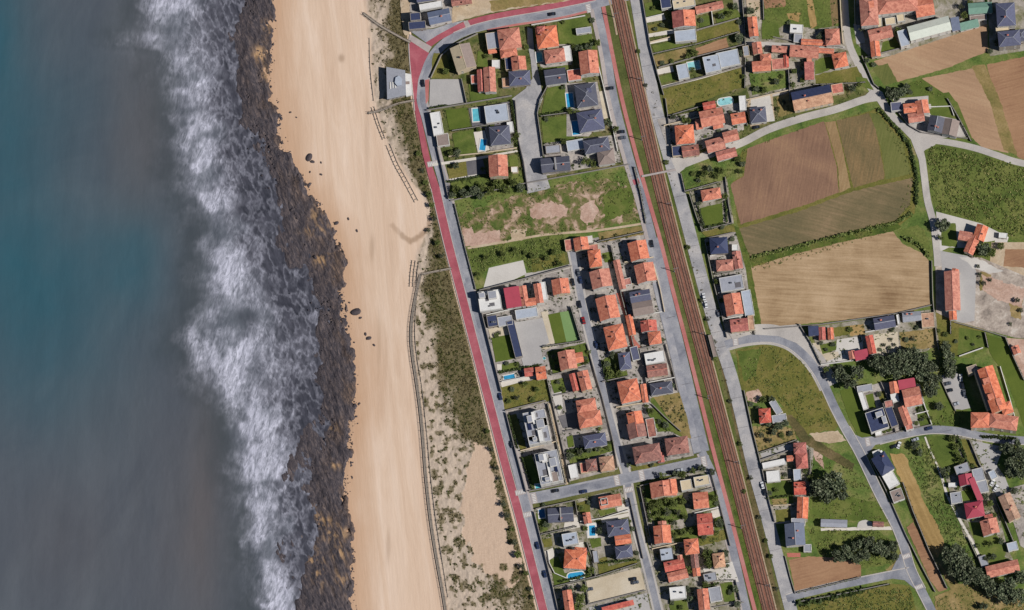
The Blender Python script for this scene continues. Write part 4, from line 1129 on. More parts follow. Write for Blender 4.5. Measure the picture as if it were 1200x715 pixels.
# south middle block
patch('garden', 'darkmeadow', [(758, 586), (800, 580), (806, 606), (768, 618)], 0.6)
patch('garden', 'lawn', [(754, 566), (762, 566), (764, 586), (758, 588)], 0.4)
patch('garden', 'lawn', [(786, 622), (816, 616), (818, 630), (792, 636)], 0.6)
patch('garden', 'lawn', [(830, 578), (840, 574), (844, 592), (832, 596)], 0.5)
patch('garden', 'lawn', [(836, 606), (846, 604), (850, 620), (838, 622)], 0.4)
patch('garden', 'olivegrass', [(818, 628), (850, 620), (854, 632), (820, 640)], 0.5)
patch('patio', 'pale', [(833, 599), (844, 596), (847, 604), (836, 608)])
patch('lawn', 'lawn', [(844, 684), (858, 682), (862, 704), (849, 706)], 0.3)
patch('lawn', 'lawn', [(783, 702), (804, 698), (810, 730), (788, 730)], 0.4)
patch('yard', 'whitelot', [(824, 664), (858, 658), (866, 682), (826, 682)])
# north east plots
patch('lawn', 'lawn', [(755, 4), (776, 0), (777, 16), (757, 21)], 0.4)
patch('lawn', 'olivegrass', [(759, 30), (782, 25), (784, 36), (761, 40)], 0.4)
patch('lawn', 'lawn', [(764, 54), (788, 48), (800, 54), (768, 62)], 0.4)
patch('drive', 'pale', [(756, 22), (778, 17), (780, 23), (757, 27)])
patch('drive', 'pale', [(759, 40), (792, 34), (793, 39), (760, 44)])
patch('drive', 'pale', [(761, 49), (785, 43), (786, 47), (762, 52)])
patch('field', 'olivegrass', [(815, 38), (864, 22), (867, 38), (840, 44), (814, 53)], 0.4)
patch('lawn', 'lawn', [(820, 20), (832, 18), (834, 30), (820, 33)], 0.3)
patch('lawn', 'lawn', [(838, 16), (862, 6), (868, 20), (840, 28)], 0.3)
patch('field', 'plough2', [(815, 57), (851, 44), (854, 57), (816, 67)], 0.3)
patch('field', 'drygrass', [(765, 66), (803, 56), (806, 66), (770, 78)], 0.5)
patch('patio', 'pale', [(768, 82), (788, 77), (790, 84), (770, 88)])
patch('lawn', 'lawn', [(772, 90), (790, 86), (793, 94), (774, 98)], 0.4)
patch('path', 'pale', [(774, 101), (820, 90), (868, 77), (868, 79), (821, 93), (775, 104)])
patch('meadow', 'olivegrass', [(775, 106), (868, 80), (873, 101), (840, 112), (783, 136)], 0.4)
patch('lawn', 'darkmeadow', [(896, -30), (984, -30), (985, 30), (956, 34), (920, 28), (896, 46), (893, 24)], 0.5)
patch('plot', 'palesoil', [(872, -30), (893, -30), (893, 22), (876, 22)], 0.3)
patch('plot', 'plough2', [(895, 0), (920, -2), (921, 8), (896, 10)], 0.5)
patch('plot', 'strip', [(922, 16), (938, 15), (936, 26), (924, 22)], 0.4)
patch('lawn', 'lawn', [(893, 27), (912, 28), (914, 45), (893, 46)], 0.4)
patch('plot', 'strip', [(945, 0), (952, 0), (958, 30), (950, 34)], 0.4)
patch('plot', 'brownolive', [(972, -10), (984, -10), (985, 25), (975, 32)], 0.4)
patch('garden', 'meadow', [(878, 86), (920, 80), (924, 102), (882, 112)], 0.5)
patch('lawn', 'lawn', [(955, 70), (974, 66), (978, 80), (955, 88)], 0.4)
patch('field', 'olivegrass', [(955, 88), (1004, 78), (1014, 96), (956, 100)], 0.5)
patch('path', 'lane', [(870, 48), (990, 54), (990, 57), (870, 54)])
patch('path', 'lane', [(874, 116), (926, 104), (926, 108), (876, 121)])
patch('yard', 'palesoil', [(872, 118), (905, 110), (908, 140), (880, 150)])
patch('patio', 'whitelot', [(880, 116), (902, 110), (908, 142), (878, 146)])
patch('garden', 'drygrass', [(910, 114), (928, 108), (930, 132), (912, 138)], 0.4)
patch('yard', 'concrete', [(770, 140), (868, 120), (872, 152), (800, 186), (786, 182)])
patch('meadow', 'meadow', [(798, 202), (866, 178), (870, 206), (860, 212), (804, 224)], 0.4)
patch('plots', 'yard', [(808, 224), (852, 210), (860, 262), (824, 272)])
patch('lawn', 'lawnbright', [(820, 244), (846, 238), (848, 262), (826, 267)], 0.4)
patch('verge', 'olivegrass', [(822, 272), (860, 264), (862, 272), (828, 278)], 0.4)
patch('plots', 'concrete', [(826, 280), (862, 272), (874, 316), (884, 390), (860, 398), (850, 388), (838, 330)])
patch('yard', 'lane', [(855, 392), (890, 384), (938, 380), (952, 404), (938, 404), (912, 394), (880, 392), (858, 398)])
patch('lawn', 'lawn', [(1003, 90), (1005, 100), (1024, 106), (1016, 92)], 0.3)
patch('lawn', 'lawn', [(1034, 50), (1048, 42), (1056, 56), (1032, 64)], 0.3)
patch('yard', 'greylot', [(1000, 28), (1010, 30), (1014, 50), (1004, 52)])
# ================================================================== BUILDINGS
def rot2(x, y, a):
    c, s = math.cos(a), math.sin(a)
    return (x * c - y * s, x * s + y * c)

def frame_tf(cx, cy, ang):
    def tf(p):
        x, y = rot2(p[0], p[1], ang)
        return (cx + x, cy + y, p[2])
    return tf

def shared(name, fn, mats, cache={}):
    if name not in cache:
        mb = MB(); fn(mb)
        cache[name] = mb.mesh(name, mats)
    return cache[name]

def _win(mb):       # facade in local xz-plane, facing -y; frame proud of the wall, pane set between
    mb.box(-0.60, 0.60, -0.04, 0.02, -0.65, 0.65, mi=1)
    for a in (-0.66, 0.0, 0.60):
        mb.box(a, a + 0.06, -0.07, 0.02, -0.72, 0.72, mi=0)
    mb.box(-0.60, 0.0, -0.066, 0.02, 0.65, 0.72, mi=0)
    mb.box(0.06, 0.60, -0.066, 0.02, 0.65, 0.72, mi=0)
    mb.box(-0.72, 0.72, -0.14, 0.02, -0.80, -0.72, mi=0)
def _door(mb):
    mb.box(-0.48, 0.48, -0.05, 0.02, 0.0, 2.05, mi=1)
    mb.box(-0.56, -0.48, -0.09, 0.02, 0.0, 2.13, mi=0)
    mb.box(0.48, 0.56, -0.09, 0.02, 0.0, 2.13, mi=0)
    mb.box(-0.48, 0.48, -0.09, 0.02, 2.05, 2.13, mi=0)
def _chim(mb):
    mb.box(-0.45, 0.45, -0.32, 0.32, -1.0, 0.9, mi=0)
    mb.box(-0.55, 0.55, -0.42, 0.42, 0.9, 1.02, mi=1)
    mb.box(-0.28, -0.04, -0.14, 0.14, 1.02, 1.3, mi=1)
    mb.box(0.06, 0.30, -0.14, 0.14, 1.02, 1.3, mi=1)
def _ac(mb):
    mb.box(-0.6, 0.6, -0.4, 0.4, 0.1, 0.95, mi=0)
    mb.box(-0.5, -0.3, -0.35, 0.35, 0.0, 0.1, mi=0)
    mb.box(0.3, 0.5, -0.35, 0.35, 0.0, 0.1, mi=0)
    mb.box(-0.35, 0.35, -0.25, 0.25, 0.95, 1.0, mi=1)
def _skyl(mb):
    mb.box(-0.75, 0.75, -0.5, 0.5, 0.0, 0.12, mi=0)
    mb.box(-0.65, 0.65, -0.4, 0.4, 0.12, 0.16, mi=1)

class Fr:           # volume frame
    pass

def volume(root, org, V, ridge_parts=True, win=True, simple=False):
    """one roofed volume: wall body, roof, openings. V = (cx,cy,w,d,ang,type,roofmat,h,wallmat)."""
    px, py, w, d, ang, typ, rm, h, wm = V
    # the photo shows the roof; the foot stands a little south-east of it because of the view's lean
    x, y = W(px + h * TILT_E / S, py + h * TILT_S / S)
    cx, cy = x - org[0], y - org[1]
    a = math.radians(ang)
    tf = frame_tf(cx, cy, a)
    FOOT.append((x, y, w * S / 2, d * S / 2, a))
    ov = 0.0 if typ == 'flat' else 0.35
    hw, hd = max(w * S / 2 - ov, 0.6), max(d * S / 2 - ov, 0.6)
    wall = MB(); roof = MB(); ridge = MB()
    if typ == 'flat':
        t = 0.22
        wall.box(-hw, hw, -hd, hd, -0.3, h - 0.35, tf)
        pr = [(-hw, hw, -hd, -hd + t), (-hw, hw, hd - t, hd), (-hw, -hw + t, -hd + t, hd - t), (hw - t, hw, -hd + t, hd - t)]
        for q in pr:
            wall.box(*q, h - 0.35, h, tf)
        roof.box(-hw + t, hw - t, -hd + t, hd - t, h - 0.35, h - 0.22, tf)
    elif typ in ('gy', 'gx'):
        L, R = (hd, hw) if typ == 'gy' else (hw, hd)        # L along the ridge, R across
        def q(u, v, z):
            return tf((v, u, z)) if typ == 'gy' else tf((u, v, z))
        rise = R * 0.42
        def hexq(mb, b, t_, mi=0):
            if typ == 'gx':
                mb.hexa(b, t_, mi)
            else:
                mb.hexa([b[3], b[2], b[1], b[0]], [t_[3], t_[2], t_[1], t_[0]], mi)
        wall.box(-hw, hw, -hd, hd, -0.3, h, tf)
        # gable triangles, part of the wall body
        for u0, u1 in ((-L, -L + 0.3), (L - 0.3, L)):
            vs = [q(u0, -R, h), q(u0, R, h), q(u0, 0, h + rise), q(u1, -R, h), q(u1, R, h), q(u1, 0, h + rise)]
            wall.add(vs, [(0, 2, 1), (3, 4, 5), (0, 3, 5, 2), (1, 2, 5, 4)])
        k = rise / R
        Ro, Lo, th = R + ov, L + ov, 0.16
        ez = h - ov * k + 0.05
        rz = h + rise + 0.05
        for sgn in (-1, 1):
            b4 = [q(-Lo, sgn * Ro, ez), q(Lo, sgn * Ro, ez), q(Lo, 0, rz), q(-Lo, 0, rz)]
            t4 = [(p[0], p[1], p[2] + th) for p in b4]
            roof.hexa(b4, t4)
        ridge.hexa([q(-Lo - .02, -0.22, rz + th - 0.03), q(Lo + .02, -0.22, rz + th - 0.03), q(Lo + .02, 0.22, rz + th - 0.03), q(-Lo - .02, 0.22, rz + th - 0.03)],
                   [q(-Lo - .02, -0.12, rz + th + 0.1), q(Lo + .02, -0.12, rz + th + 0.1), q(Lo + .02, 0.12, rz + th + 0.1), q(-Lo - .02, 0.12, rz + th + 0.1)])
    elif typ == 'hip':
        wall.box(-hw, hw, -hd, hd, -0.3, h, tf)
        X_, Y_ = hw + ov, hd + ov
        m_ = min(X_, Y_)
        rise = m_ * 0.44
        rl = max(X_, Y_) - m_ + 0.15
        r0, r1 = ((-rl, 0), (rl, 0)) if X_ >= Y_ else ((0, -rl), (0, rl))
        z0, z1 = h + 0.02, h + 0.16
        b = [(-X_, -Y_), (X_, -Y_), (X_, Y_), (-X_, Y_)]
        vs = [tf((p[0], p[1], z0)) for p in b] + [tf((p[0], p[1], z1)) for p in b] + [tf((*r0, z1 + rise)), tf((*r1, z1 + rise))]
        fs = [(3, 2, 1, 0), (0, 1, 5, 4), (1, 2, 6, 5), (2, 3, 7, 6), (3, 0, 4, 7)]
        if X_ >= Y_:
            fs += [(4, 5, 9, 8), (5, 6, 9), (6, 7, 8, 9), (7, 4, 8)]
        else:
            fs += [(4, 5, 8), (5, 6, 9, 8), (6, 7, 9), (7, 4, 8, 9)]
        roof.add(vs, fs)
        # hip and ridge caps
        def cap(p, q_):
            A, B = Vector(p), Vector(q_)
            dr = (B - A); 
            if dr.length < 0.4: return
            n = Vector((-dr.y, dr.x, 0)); n = n.normalized() * 0.13 if n.length > 1e-4 else Vector((0.13, 0, 0))
            u = Vector((0, 0, 0.1))
            ridge.hexa([A - n - u * .3, A + n - u * .3, B + n - u * .3, B - n - u * .3][::-1], [A - n * .6 + u, A + n * .6 + u, B + n * .6 + u, B - n * .6 + u][::-1])
        e = [vs[4], vs[5], vs[6], vs[7]]
        own = (0, 1, 1, 0) if X_ >= Y_ else (0, 0, 1, 1)
        for i in range(4):
            cap(e[i], vs[8 + own[i]])
        cap(vs[8], vs[9])
    elif typ == 'shed':
        rise = 2 * hd * 0.2
        wall.box(-hw, hw, -hd, hd, -0.3, h, tf)
        vs = [tf(p) for p in ((-hw, -hd, h), (hw, -hd, h), (hw, hd, h), (-hw, hd, h), (hw, hd, h + rise), (-hw, hd, h + rise))]
        wall.add(vs, [(0, 1, 4, 5), (1, 2, 4), (0, 5, 3), (3, 5, 4, 2)])
        k = rise / (2 * hd)
        b4 = [tf((-hw - ov, -hd - ov, h - ov * k + 0.05)), tf((hw + ov, -hd - ov, h - ov * k + 0.05)), tf((hw + ov, hd + ov, h + rise + ov * k + 0.05)), tf((-hw - ov, hd + ov, h + rise + ov * k + 0.05))]
        roof.hexa(b4, [(p[0], p[1], p[2] + 0.14) for p in b4])
    wall.build('wall', wm, root)
    ro = roof.build('roof', rm, root)
    if ridge.v and ridge_parts:
        cm = {'orange': 'pinkroof', 'red': 'pinkroof', 'slate': 'grey', 'brown': 'pinkroof', 'slateblue': 'grey'}.get(rm, rm)
        ridge.build('ridge_cap', cm, ro)
    if win:
        wmesh = shared('window', _win, ['frame', 'glass'])
        fl = [1.5] if h < 4.4 else [1.5, 4.2] if h < 7.5 else [1.5, 4.2, 6.9]
        fl = [z for z in fl if z + 0.9 < h]
        for side, ln, dep in ((0, hw, hd), (1, hd, hw)):
            n = int(2 * ln / 4.2)
            for zi, z in enumerate(fl):
                for i in range(n):
                    u = (i + 0.5) / n * 2 * ln - ln
                    if side == 0 and zi == 0 and i == n // 2:
                        mm, zz = shared('door', _door, ['frame', 'wooddoor']), 0.02
                        nm = 'door'
                    else:
                        mm, zz, nm = wmesh, z, 'window'
                    p = (u, -dep) if side == 0 else (dep, u)
                    x, y, _ = tf((p[0], p[1], 0))
                    link(nm, mm, root, (x, y, zz), a + (0 if side == 0 else math.pi / 2))
    f = Fr(); f.tf = tf; f.hw = hw; f.hd = hd; f.a = a; f.h = h; f.roof = ro; f.typ = typ
    return f

WALLS_FOR = {'orange': ['white', 'cream', 'white'], 'red': ['white', 'cream'], 'pinkroof': ['cream', 'white'], 'brown': ['cream', 'stonewall'], 'tan': ['cream'], 'slate': ['white', 'white', 'stonewall'], 'slateblue': ['white'], 'grey': ['white', 'stonewall'], 'navy': ['white', 'stonewall']}
BLD = []      # (x, y, handle) for labels of the things around them
NB = [0]
FOOT = []
def B(x, y, w, d, ang, typ, rm, h, handle, label, name='house', cat='house', ex=(), wm=None, chim=None, fit=(), group=None, top=None):
    NB[0] += 1
    rnd = random.Random(NB[0] * 13 + 5)
    wm = wm or rnd.choice(WALLS_FOR.get(rm, ['white']))
    org = W(x + h * TILT_E / S, y + h * TILT_S / S)
    root = bpy.data.objects.new(name, None); COL.objects.link(root)
    root.location = (org[0], org[1], 0)
    root.empty_display_size = 1
    tag(root, label, cat, group)
    f = volume(root, org, (x, y, w, d, ang, typ, rm, h, wm), win=h > 2.6)
    for e in ex:
        e = tuple(e)
        wmx = e[8] if len(e) > 8 else wm
        volume(root, org, (e[0], e[1], e[2], e[3], e[4], e[5], e[6], e[7], wmx), win=e[7] > 2.6)
    if typ in ('gy', 'gx', 'hip') and name not in ('shed', 'barn', 'garage', 'greenhouse', 'hall', 'canopy'):
        n = rnd.choice([1, 1, 2]) if chim is None else chim
        for i in range(n):
            u, v = rnd.uniform(-0.6, 0.6) * f.hw, rnd.uniform(-0.6, 0.6) * f.hd
            R = f.hw if typ == 'gy' else f.hd if typ == 'gx' else min(f.hw, f.hd)
            off = abs(u) if typ == 'gy' else abs(v) if typ == 'gx' else max(abs(u) - max(0, f.hw - f.hd), abs(v) - max(0, f.hd - f.hw), 0)
            z = h + 0.42 * (R - off) + 0.25
            xx, yy, _ = f.tf((u, v, 0))
            link('chimney', shared('chimney', _chim, ['cream', 'pinkroof']), f.roof, (xx, yy, z), f.a)
    if typ == 'flat' and h > 3.3 and min(w, d) > 9:
        for i in range(rnd.choice([1, 2, 3])):
            u, v = rnd.uniform(-0.7, 0.7) * (f.hw - 1), rnd.uniform(-0.7, 0.7) * (f.hd - 1)
            xx, yy, _ = f.tf((u, v, 0))
            if rnd.random() < 0.5:
                link('air_conditioner', shared('air_conditioner', _ac, ['metal', 'glass']), f.roof, (xx, yy, h - 0.22), f.a)
            else:
                link('skylight', shared('skylight', _skyl, ['frame', 'glass']), f.roof, (xx, yy, h - 0.22), f.a)
    for kind, u, v, w2, d2 in fit:        # extra roof pieces given in photo pixels
        if kind != 'slope': xx, yy, _ = f.tf((u * S, v * S, 0))
        if kind == 'solar':
            mb = MB(); mb.box(-w2 * S / 2, w2 * S / 2, -d2 * S / 2, d2 * S / 2, 0.0, 0.1)
            zz = h + (0.42 * (f.hw - abs(u * S)) if typ == 'gy' else 0.42 * (f.hd - abs(v * S)) if typ == 'gx' else 0) + 0.3
            mb.build('solar_panel', 'solar', f.roof, (xx, yy, zz), f.a)
        elif kind == 'slope':      # one slope in another covering, or tinted for its light: u = side (-1/1), v = material
            R, L = (f.hw, f.hd) if typ == 'gy' else (f.hd, f.hw)
            ov = 0.35
            def q(a_, b_, z): return f.tf((b_, a_, z)) if typ == 'gy' else f.tf((a_, b_, z))
            z0, z1 = h - ov * 0.42 + 0.22, h + R * 0.42 + 0.2
            b4 = [q(-L - .3, u * (R + .32), z0), q(L + .3, u * (R + .32), z0), q(L + .3, u * 0.14, z1), q(-L - .3, u * 0.14, z1)]
            mb = MB(); mb.hexa(b4, [(p[0], p[1], p[2] + 0.06) for p in b4])
            mb.build('roof_covering_or_tint', v, f.roof)
        elif kind == 'rib':
            mb = MB(); mb.box(-w2 * S / 2, w2 * S / 2, -d2 * S / 2, d2 * S / 2, 0.0, 0.35)
            mb.build('roof_rib', 'white', f.roof, (xx, yy, h - 0.2), f.a)
        elif kind == 'dormer':
            mb = MB(); mb.box(-w2 * S / 2, w2 * S / 2, -d2 * S / 2, d2 * S / 2, -0.3, 1.6, mi=0); mb.box(-w2 * S / 2 - .15, w2 * S / 2 + .15, -d2 * S / 2 - .15, d2 * S / 2 + .15, 1.6, 1.75, mi=1)
            mb.build('dormer', ['white', rm], f.roof, (xx, yy, h + 0.5), f.a)
        elif kind == 'well':     # sunk light court drawn as a dark railed opening
            mb = MB()
            W2, D2 = w2 * S / 2, d2 * S / 2
            mb.box(-W2, W2, -D2, D2, 0, 0.05, mi=0)
            for q in ((-W2, W2, -D2, -D2 + .2), (-W2, W2, D2 - .2, D2), (-W2, -W2 + .2, -D2 + .2, D2 - .2), (W2 - .2, W2, -D2 + .2, D2 - .2)):
                mb.box(*q, 0.05, 0.9, mi=1)
            mb.build('roof_terrace', ['darkpave', 'white'], f.roof, (xx, yy, h + 0.42 * (f.hw - abs(u * S) if typ == 'gy' else f.hd - abs(v * S) if typ == 'gx' else 0) * 0.6 + 0.2), f.a)
        elif kind == 'box':
            mb = MB(); mb.box(-w2 * S / 2, w2 * S / 2, -d2 * S / 2, d2 * S / 2, -0.2, 2.4, mi=0); mb.box(-w2 * S / 2 + .25, w2 * S / 2 - .25, -d2 * S / 2 + .25, d2 * S / 2 - .25, 2.4, 2.44, mi=1)
            mb.build('roof_box', [wm, 'grey'], f.roof, (xx, yy, h - 0.25), f.a)
        elif kind == 'void':
            mb = MB(); mb.box(-w2 * S / 2, w2 * S / 2, -d2 * S / 2, d2 * S / 2, 0, 0.06)
            mb.build('roof_terrace', 'darkpave', f.roof, (xx, yy, h - 0.2), f.a)
    if handle:
        BLD.append((x, y, handle))
    return root

def ground_z(px, py):
    z = 0.0
    for poly, zz, nm in TOPS:
        if zz > z and bool(inpoly(np.array(px), np.array(py), poly)):
            z = zz
    return z

def POOL(x, y, w, d, ang, col, label, deck=2.2, rnd=False):
    """swimming pool: coping ring with a real rim and water set a little below it."""
    root = bpy.data.objects.new('swimming_pool', None); COL.objects.link(root)
    X0, Y0 = W(x, y)
    root.location = (X0, Y0, ground_z(x, y) + 0.05); root.rotation_euler = (0, 0, math.radians(ang))
    tag(root, label, 'pool', 'garden swimming pools')
    hw, hd = w * S / 2, d * S / 2
    def ring(off):
        if not rnd:
            return [(-hw - off, -hd - off), (hw + off, -hd - off), (hw + off, hd + off), (-hw - off, hd + off)]
        r = hd + off
        pts = [((hw - hd) + r * math.cos(t), r * math.sin(t)) for t in np.linspace(-1.57, 1.57, 9)]
        return pts + [(-x_, -y_) for x_, y_ in pts]
    A, Bq = ring(0), ring(deck * S * 0.5)
    n = len(A)
    mb = MB()
    vs = [(p[0], p[1], 0.1) for p in A] + [(p[0], p[1], 0.1) for p in Bq] + [(p[0], p[1], -0.5) for p in A] + [(p[0], p[1], -0.3) for p in Bq]
    fs = []
    for i in range(n):
        j = (i + 1) % n
        fs += [(i, n + i, n + j, j), (n + i, 3 * n + i, 3 * n + j, n + j), (2 * n + i, i, j, 2 * n + j)]
    mb.add(vs, fs)
    mb.build('coping', 'white', root)
    mb = MB(); mb.add([(p[0], p[1], 0.02) for p in A], [tuple(range(n))])
    mb.build('water', col, root)
    mb = MB()
    for s_ in (-0.25, 0.25):
        mb.box(hw - 0.3, hw + 0.35, s_ - 0.03, s_ + 0.03, 0.5, 0.56)
        mb.box(hw + 0.29, hw + 0.35, s_ - 0.03, s_ + 0.03, 0.1, 0.5)
        mb.box(hw - 0.3, hw - 0.24, s_ - 0.03, s_ + 0.03, -0.2, 0.5)
    mb.build('ladder', 'metal', root)
    BLD.append((x, y, None))
    return root
# ---------------- north, inside the coastal bend
B(515, 20, 26, 15, 12, 'gx', 'slateblue', 5, 'blue slate beach house', 'long blue slate roofed house with white wall above the coastal road bend')
B(489, 30, 20, 9, 5, 'flat', 'navy', 4.5, 'navy flat annex', 'dark navy flat roofed block left of the blue slate beach house', ex=[(487, 20, 12, 9, 5, 'flat', 'navy', 6)], wm='stonewall')
B(505, 7, 27, 7, 10, 'flat', 'whiteroof', 5, 'white roofed top house', 'white flat roofed house at the top edge behind the blue slate roof', ex=[(500, -3, 24, 10, 8, 'gx', 'slate', 5)])
B(541, 2, 24, 9, 8, 'gx', 'brown', 4, 'patchy brown roof', 'low patchy brown roofed building at top edge above the red path')
def PAVILION():
    h = 4.5
    root = bpy.data.objects.new('beach_pavilion', None); COL.objects.link(root)
    ox, oy = W(466, 100); root.location = (ox, oy, 0)
    tag(root, 'grey beach pavilion with white terrace standing between sand and red plaza', 'pavilion')
    def P(pts, z=0.0):
        return [(W(x + z * TILT_E / S, y + z * TILT_S / S)[0] - ox, W(x + z * TILT_E / S, y + z * TILT_S / S)[1] - oy) for x, y in pts]
    out = [(453, 79), (475, 83), (476, 112), (454, 117)]
    mb = MB(); mb.prism(P([(454, 80.5), (474, 84), (475, 111), (455, 115.5)], h), -0.3, h); mb.build('wall', 'stonewall', root)
    mb = MB(); mb.prism(P(out, h), h, h + 0.35); ro = mb.build('roof', 'grey', root)
    for x, y0, y1 in ((457, 97, 105), (460, 97, 104), (463, 96, 104)):
        mb = MB(); mb.prism(P([(x, y0), (x + 1.3, y0), (x + 1.6, y1), (x + .3, y1)], h), h + 0.35, h + 0.7); mb.build('roof_rib', 'white', ro)
    mb = MB(); mb.prism(P([(464, 92), (468, 90), (471, 93), (471, 101), (466, 102), (463, 98)], h), h + 0.35, h + 1.5); mb.build('roof_box', 'palegrey', ro)
    mb = MB(); mb.prism(P([(475, 86), (481, 87), (483, 111), (476, 113)], 2), -0.2, 2.0); mb.build('terrace', 'whiteroof', root)
    mb = MB(); mb.prism(P([(471, 96), (480, 95.5), (480, 98.5), (471, 99)], 2.6), 2.05, 2.6); mb.build('awning', 'taupe', root)
    w_ = shared('window', _win, ['frame', 'glass'])
    for k in range(4):
        x, y = P([(457 + 4.5 * k, 115.2 - 1.05 * k)], h)[0]
        link('window', w_, root, (x, y - 0.02, 2.2), math.radians(12))
    BLD.append((466, 99, 'beach pavilion'))
PAVILION()
B(543, 68, 24, 29, 17, 'gy', 'beige', 7, 'beige ridge house', 'tilted house with beige west slope and brown east slope by parking lot', wm='cream', fit=[('slope', 1, 'taupe', 0, 0)])
B(597, 46, 26, 24, 8, 'hip', 'orange', 6, 'corner orange cluster', 'large irregular orange roofed house with grey terrace inside the coastal bend', ex=[(577, 48, 14, 19, 8, 'flat', 'grey', 4.5), (596, 62, 20, 11, 8, 'hip', 'orange', 4.5), (577, 59, 10, 8, 8, 'gx', 'orange', 3)], fit=[('well', 3, -3, 4, 5)])
B(581, 75, 9, 9, 0, 'flat', 'whiteroof', 2.6, 'tiny white garden hut', 'small white square garden hut on lawn beside the corner orange cluster', name='shed', cat='shed')
B(608, 75, 17, 16, 6, 'gy', 'orange', 6, 'orange cube house', 'compact orange roofed house with solid navy shadow on the west of the cobbled square', ex=[(596, 75, 8, 14, 6, 'flat', 'navy', 4)])  # navy volume is the house's west shadow built as a block
B(609, 92, 25, 17, 4, 'hip', 'slate', 4.5, 'slate square house', 'dark slate house at the upper left corner of the cobbled square', ex=[(593, 97, 9, 11, 4, 'flat', 'tan', 2.5)])
B(574, 94, 14, 29, 3, 'gy', 'orange', 6, 'tricolour roof house', 'house with stepped red and orange roof strips on bright lawn', ex=[(564, 95, 9, 26, 3, 'gy', 'red', 4.5), (556, 93, 8, 10, 3, 'flat', 'pinkroof', 2.8)])
B(641, 44, 25, 25, 8, 'hip', 'orange', 6, 'square red orange villa', 'square orange villa with stepped hipped roof at the top of the square', ex=[(647, 51, 13, 11, 8, 'flat', 'grey', 5), (634, 36, 10, 9, 8, 'hip', 'red', 6.8)])
B(650, 66, 24, 16, 8, 'hip', 'orange', 5, 'orange villa with teal deck', 'orange hipped villa wrapped by white terrace with a teal deck', ex=[(665, 63, 9, 18, 8, 'flat', 'whiteroof', 3.4)])
B(690, 74, 22, 27, 6, 'gy', 'orange', 7, 'tall roadside orange house', 'tall orange gabled house with white south wall beside the railway road')
B(651, 90, 25, 18, 8, 'gx', 'slate', 5, 'slate house with red terrace', 'dark slate house with red tiled terrace east of the cobbled square', ex=[(673, 88, 16, 13, 8, 'flat', 'pinkroof', 3.2)])
B(684, 36, 18, 7, 8, 'flat', 'grey', 2.8, 'grey lawn garage', 'narrow grey garage alone on the lawn by the top corner', name='garage', cat='garage')
B(687, 112, 25, 27, 8, 'hip', 'slate', 4.3, 'upper twin slate villa', 'upper of two dark slate villas with blue pools near railway road', fit=[('dormer', 4, 4, 5, 5)])
B(692, 142, 30, 24, 10, 'hip', 'slate', 4.3, 'lower twin slate villa', 'lower of two dark slate villas with blue pools near railway road', fit=[('dormer', 3, 3, 6, 5)])
B(699, 171, 30, 16, 10, 'hip', 'slate', 6, 'dark villa with glass terrace', 'dark slate villa with light terrace and beige wing by railway road', ex=[(674, 170, 20, 12, 10, 'flat', 'palegrey', 3.5), (710, 184, 20, 18, 8, 'hip', 'taupe', 5)])
B(651, 193, 34, 17, 6, 'gx', 'slate', 5, 'long slate terrace', 'long slate roof with white ridge walls at foot of cobbled square', ex=[(648, 175, 17, 9, 6, 'flat', 'grey', 3)], fit=[('box', 0, 0, 2, 14)])
B(512, 145, 12, 27, 10, 'flat', 'whiteroof', 4, 'long white roof', 'long narrow white flat roof beside the coastal road and bright lawn')
B(519, 164, 14, 14, 8, 'flat', 'taupe', 3.2, 'beige flat block', 'beige flat roofed block just below the long white roof')
B(582, 133, 27, 20, 8, 'flat', 'palegrey', 4.2, 'pale grey modern villa', 'pale grey flat roofed villa with teal pool on its west side', ex=[(598, 149, 7, 12, 8, 'flat', 'whiteroof', 4), (572, 138, 7, 13, 8, 'flat', 'navy', 3)])
B(586, 159, 24, 22, 6, 'hip', 'slate', 4.3, 'slate villa with white deck', 'dark slate hipped villa with white deck and wedge shaped pool')
B(584, 195, 22, 25, 3, 'gy', 'orange', 7.5, 'single orange tower house', 'tall orange house alone at the bottom left of the cobbled square', ex=[(603, 199, 8, 7, 3, 'flat', 'whiteroof', 2.8)])
# ---------------- court house block
B(574, 352, 26, 23, 8, 'flat', 'whiteroof', 5, 'white cubic house', 'white cubic house with small dark courts beside the coastal road', fit=[('box', 4, 5, 10, 9), ('void', -3, 3, 4, 7), ('void', 2, -5, 6, 4), ('box', -8, 6, 7, 6)])
B(601, 349, 18, 23, 9, 'shed', 'crimson', 6, 'crimson roofed hall', 'crimson sheet metal roof next to the U shaped orange roof', chim=0)
B(614, 347, 9, 24, 9, 'gy', 'orange', 6, 'U shaped orange house', 'orange house whose roof wraps a narrow dark court', ex=[(631, 344, 9, 23, 9, 'gy', 'orange', 6), (622, 354, 12, 9, 9, 'gx', 'orange', 5.8), (637, 341, 7, 21, 9, 'flat', 'whiteroof', 4.5)])
B(657, 336, 20, 18, 8, 'gy', 'orange', 5.5, 'orange house at lane head', 'two tone orange house where the short lane meets the middle street')
B(592, 376, 17, 11, 9, 'flat', 'grey', 3.2, 'small grey flat annex', 'small grey flat roof between white cubic house and the plaza')
B(617, 367, 26, 11, 9, 'flat', 'palegrey', 3.2, 'grey terrace strip', 'long grey white terrace roof on the south side of crimson hall')
B(577, 376, 12, 13, 9, 'flat', 'navy', 3.5, 'navy cube by road', 'small navy roofed cube with white edge beside coastal road')
root = B(603, 397, 9, 44, 14, 'flat', 'navy', 3.4, 'long navy slab', 'long narrow navy slab along the west edge of the grey plaza', name='canopy', cat='canopy', wm='stonewall')  # solid dark slab standing in for what is mostly a wall's shadow
B(634, 437, 12, 15, 8, 'gx', 'orange', 4, 'little orange pool house', 'little orange roof beside the white edged meadow and blue pool', ex=[(620, 436, 11, 10, 8, 'gx', 'red', 3)])
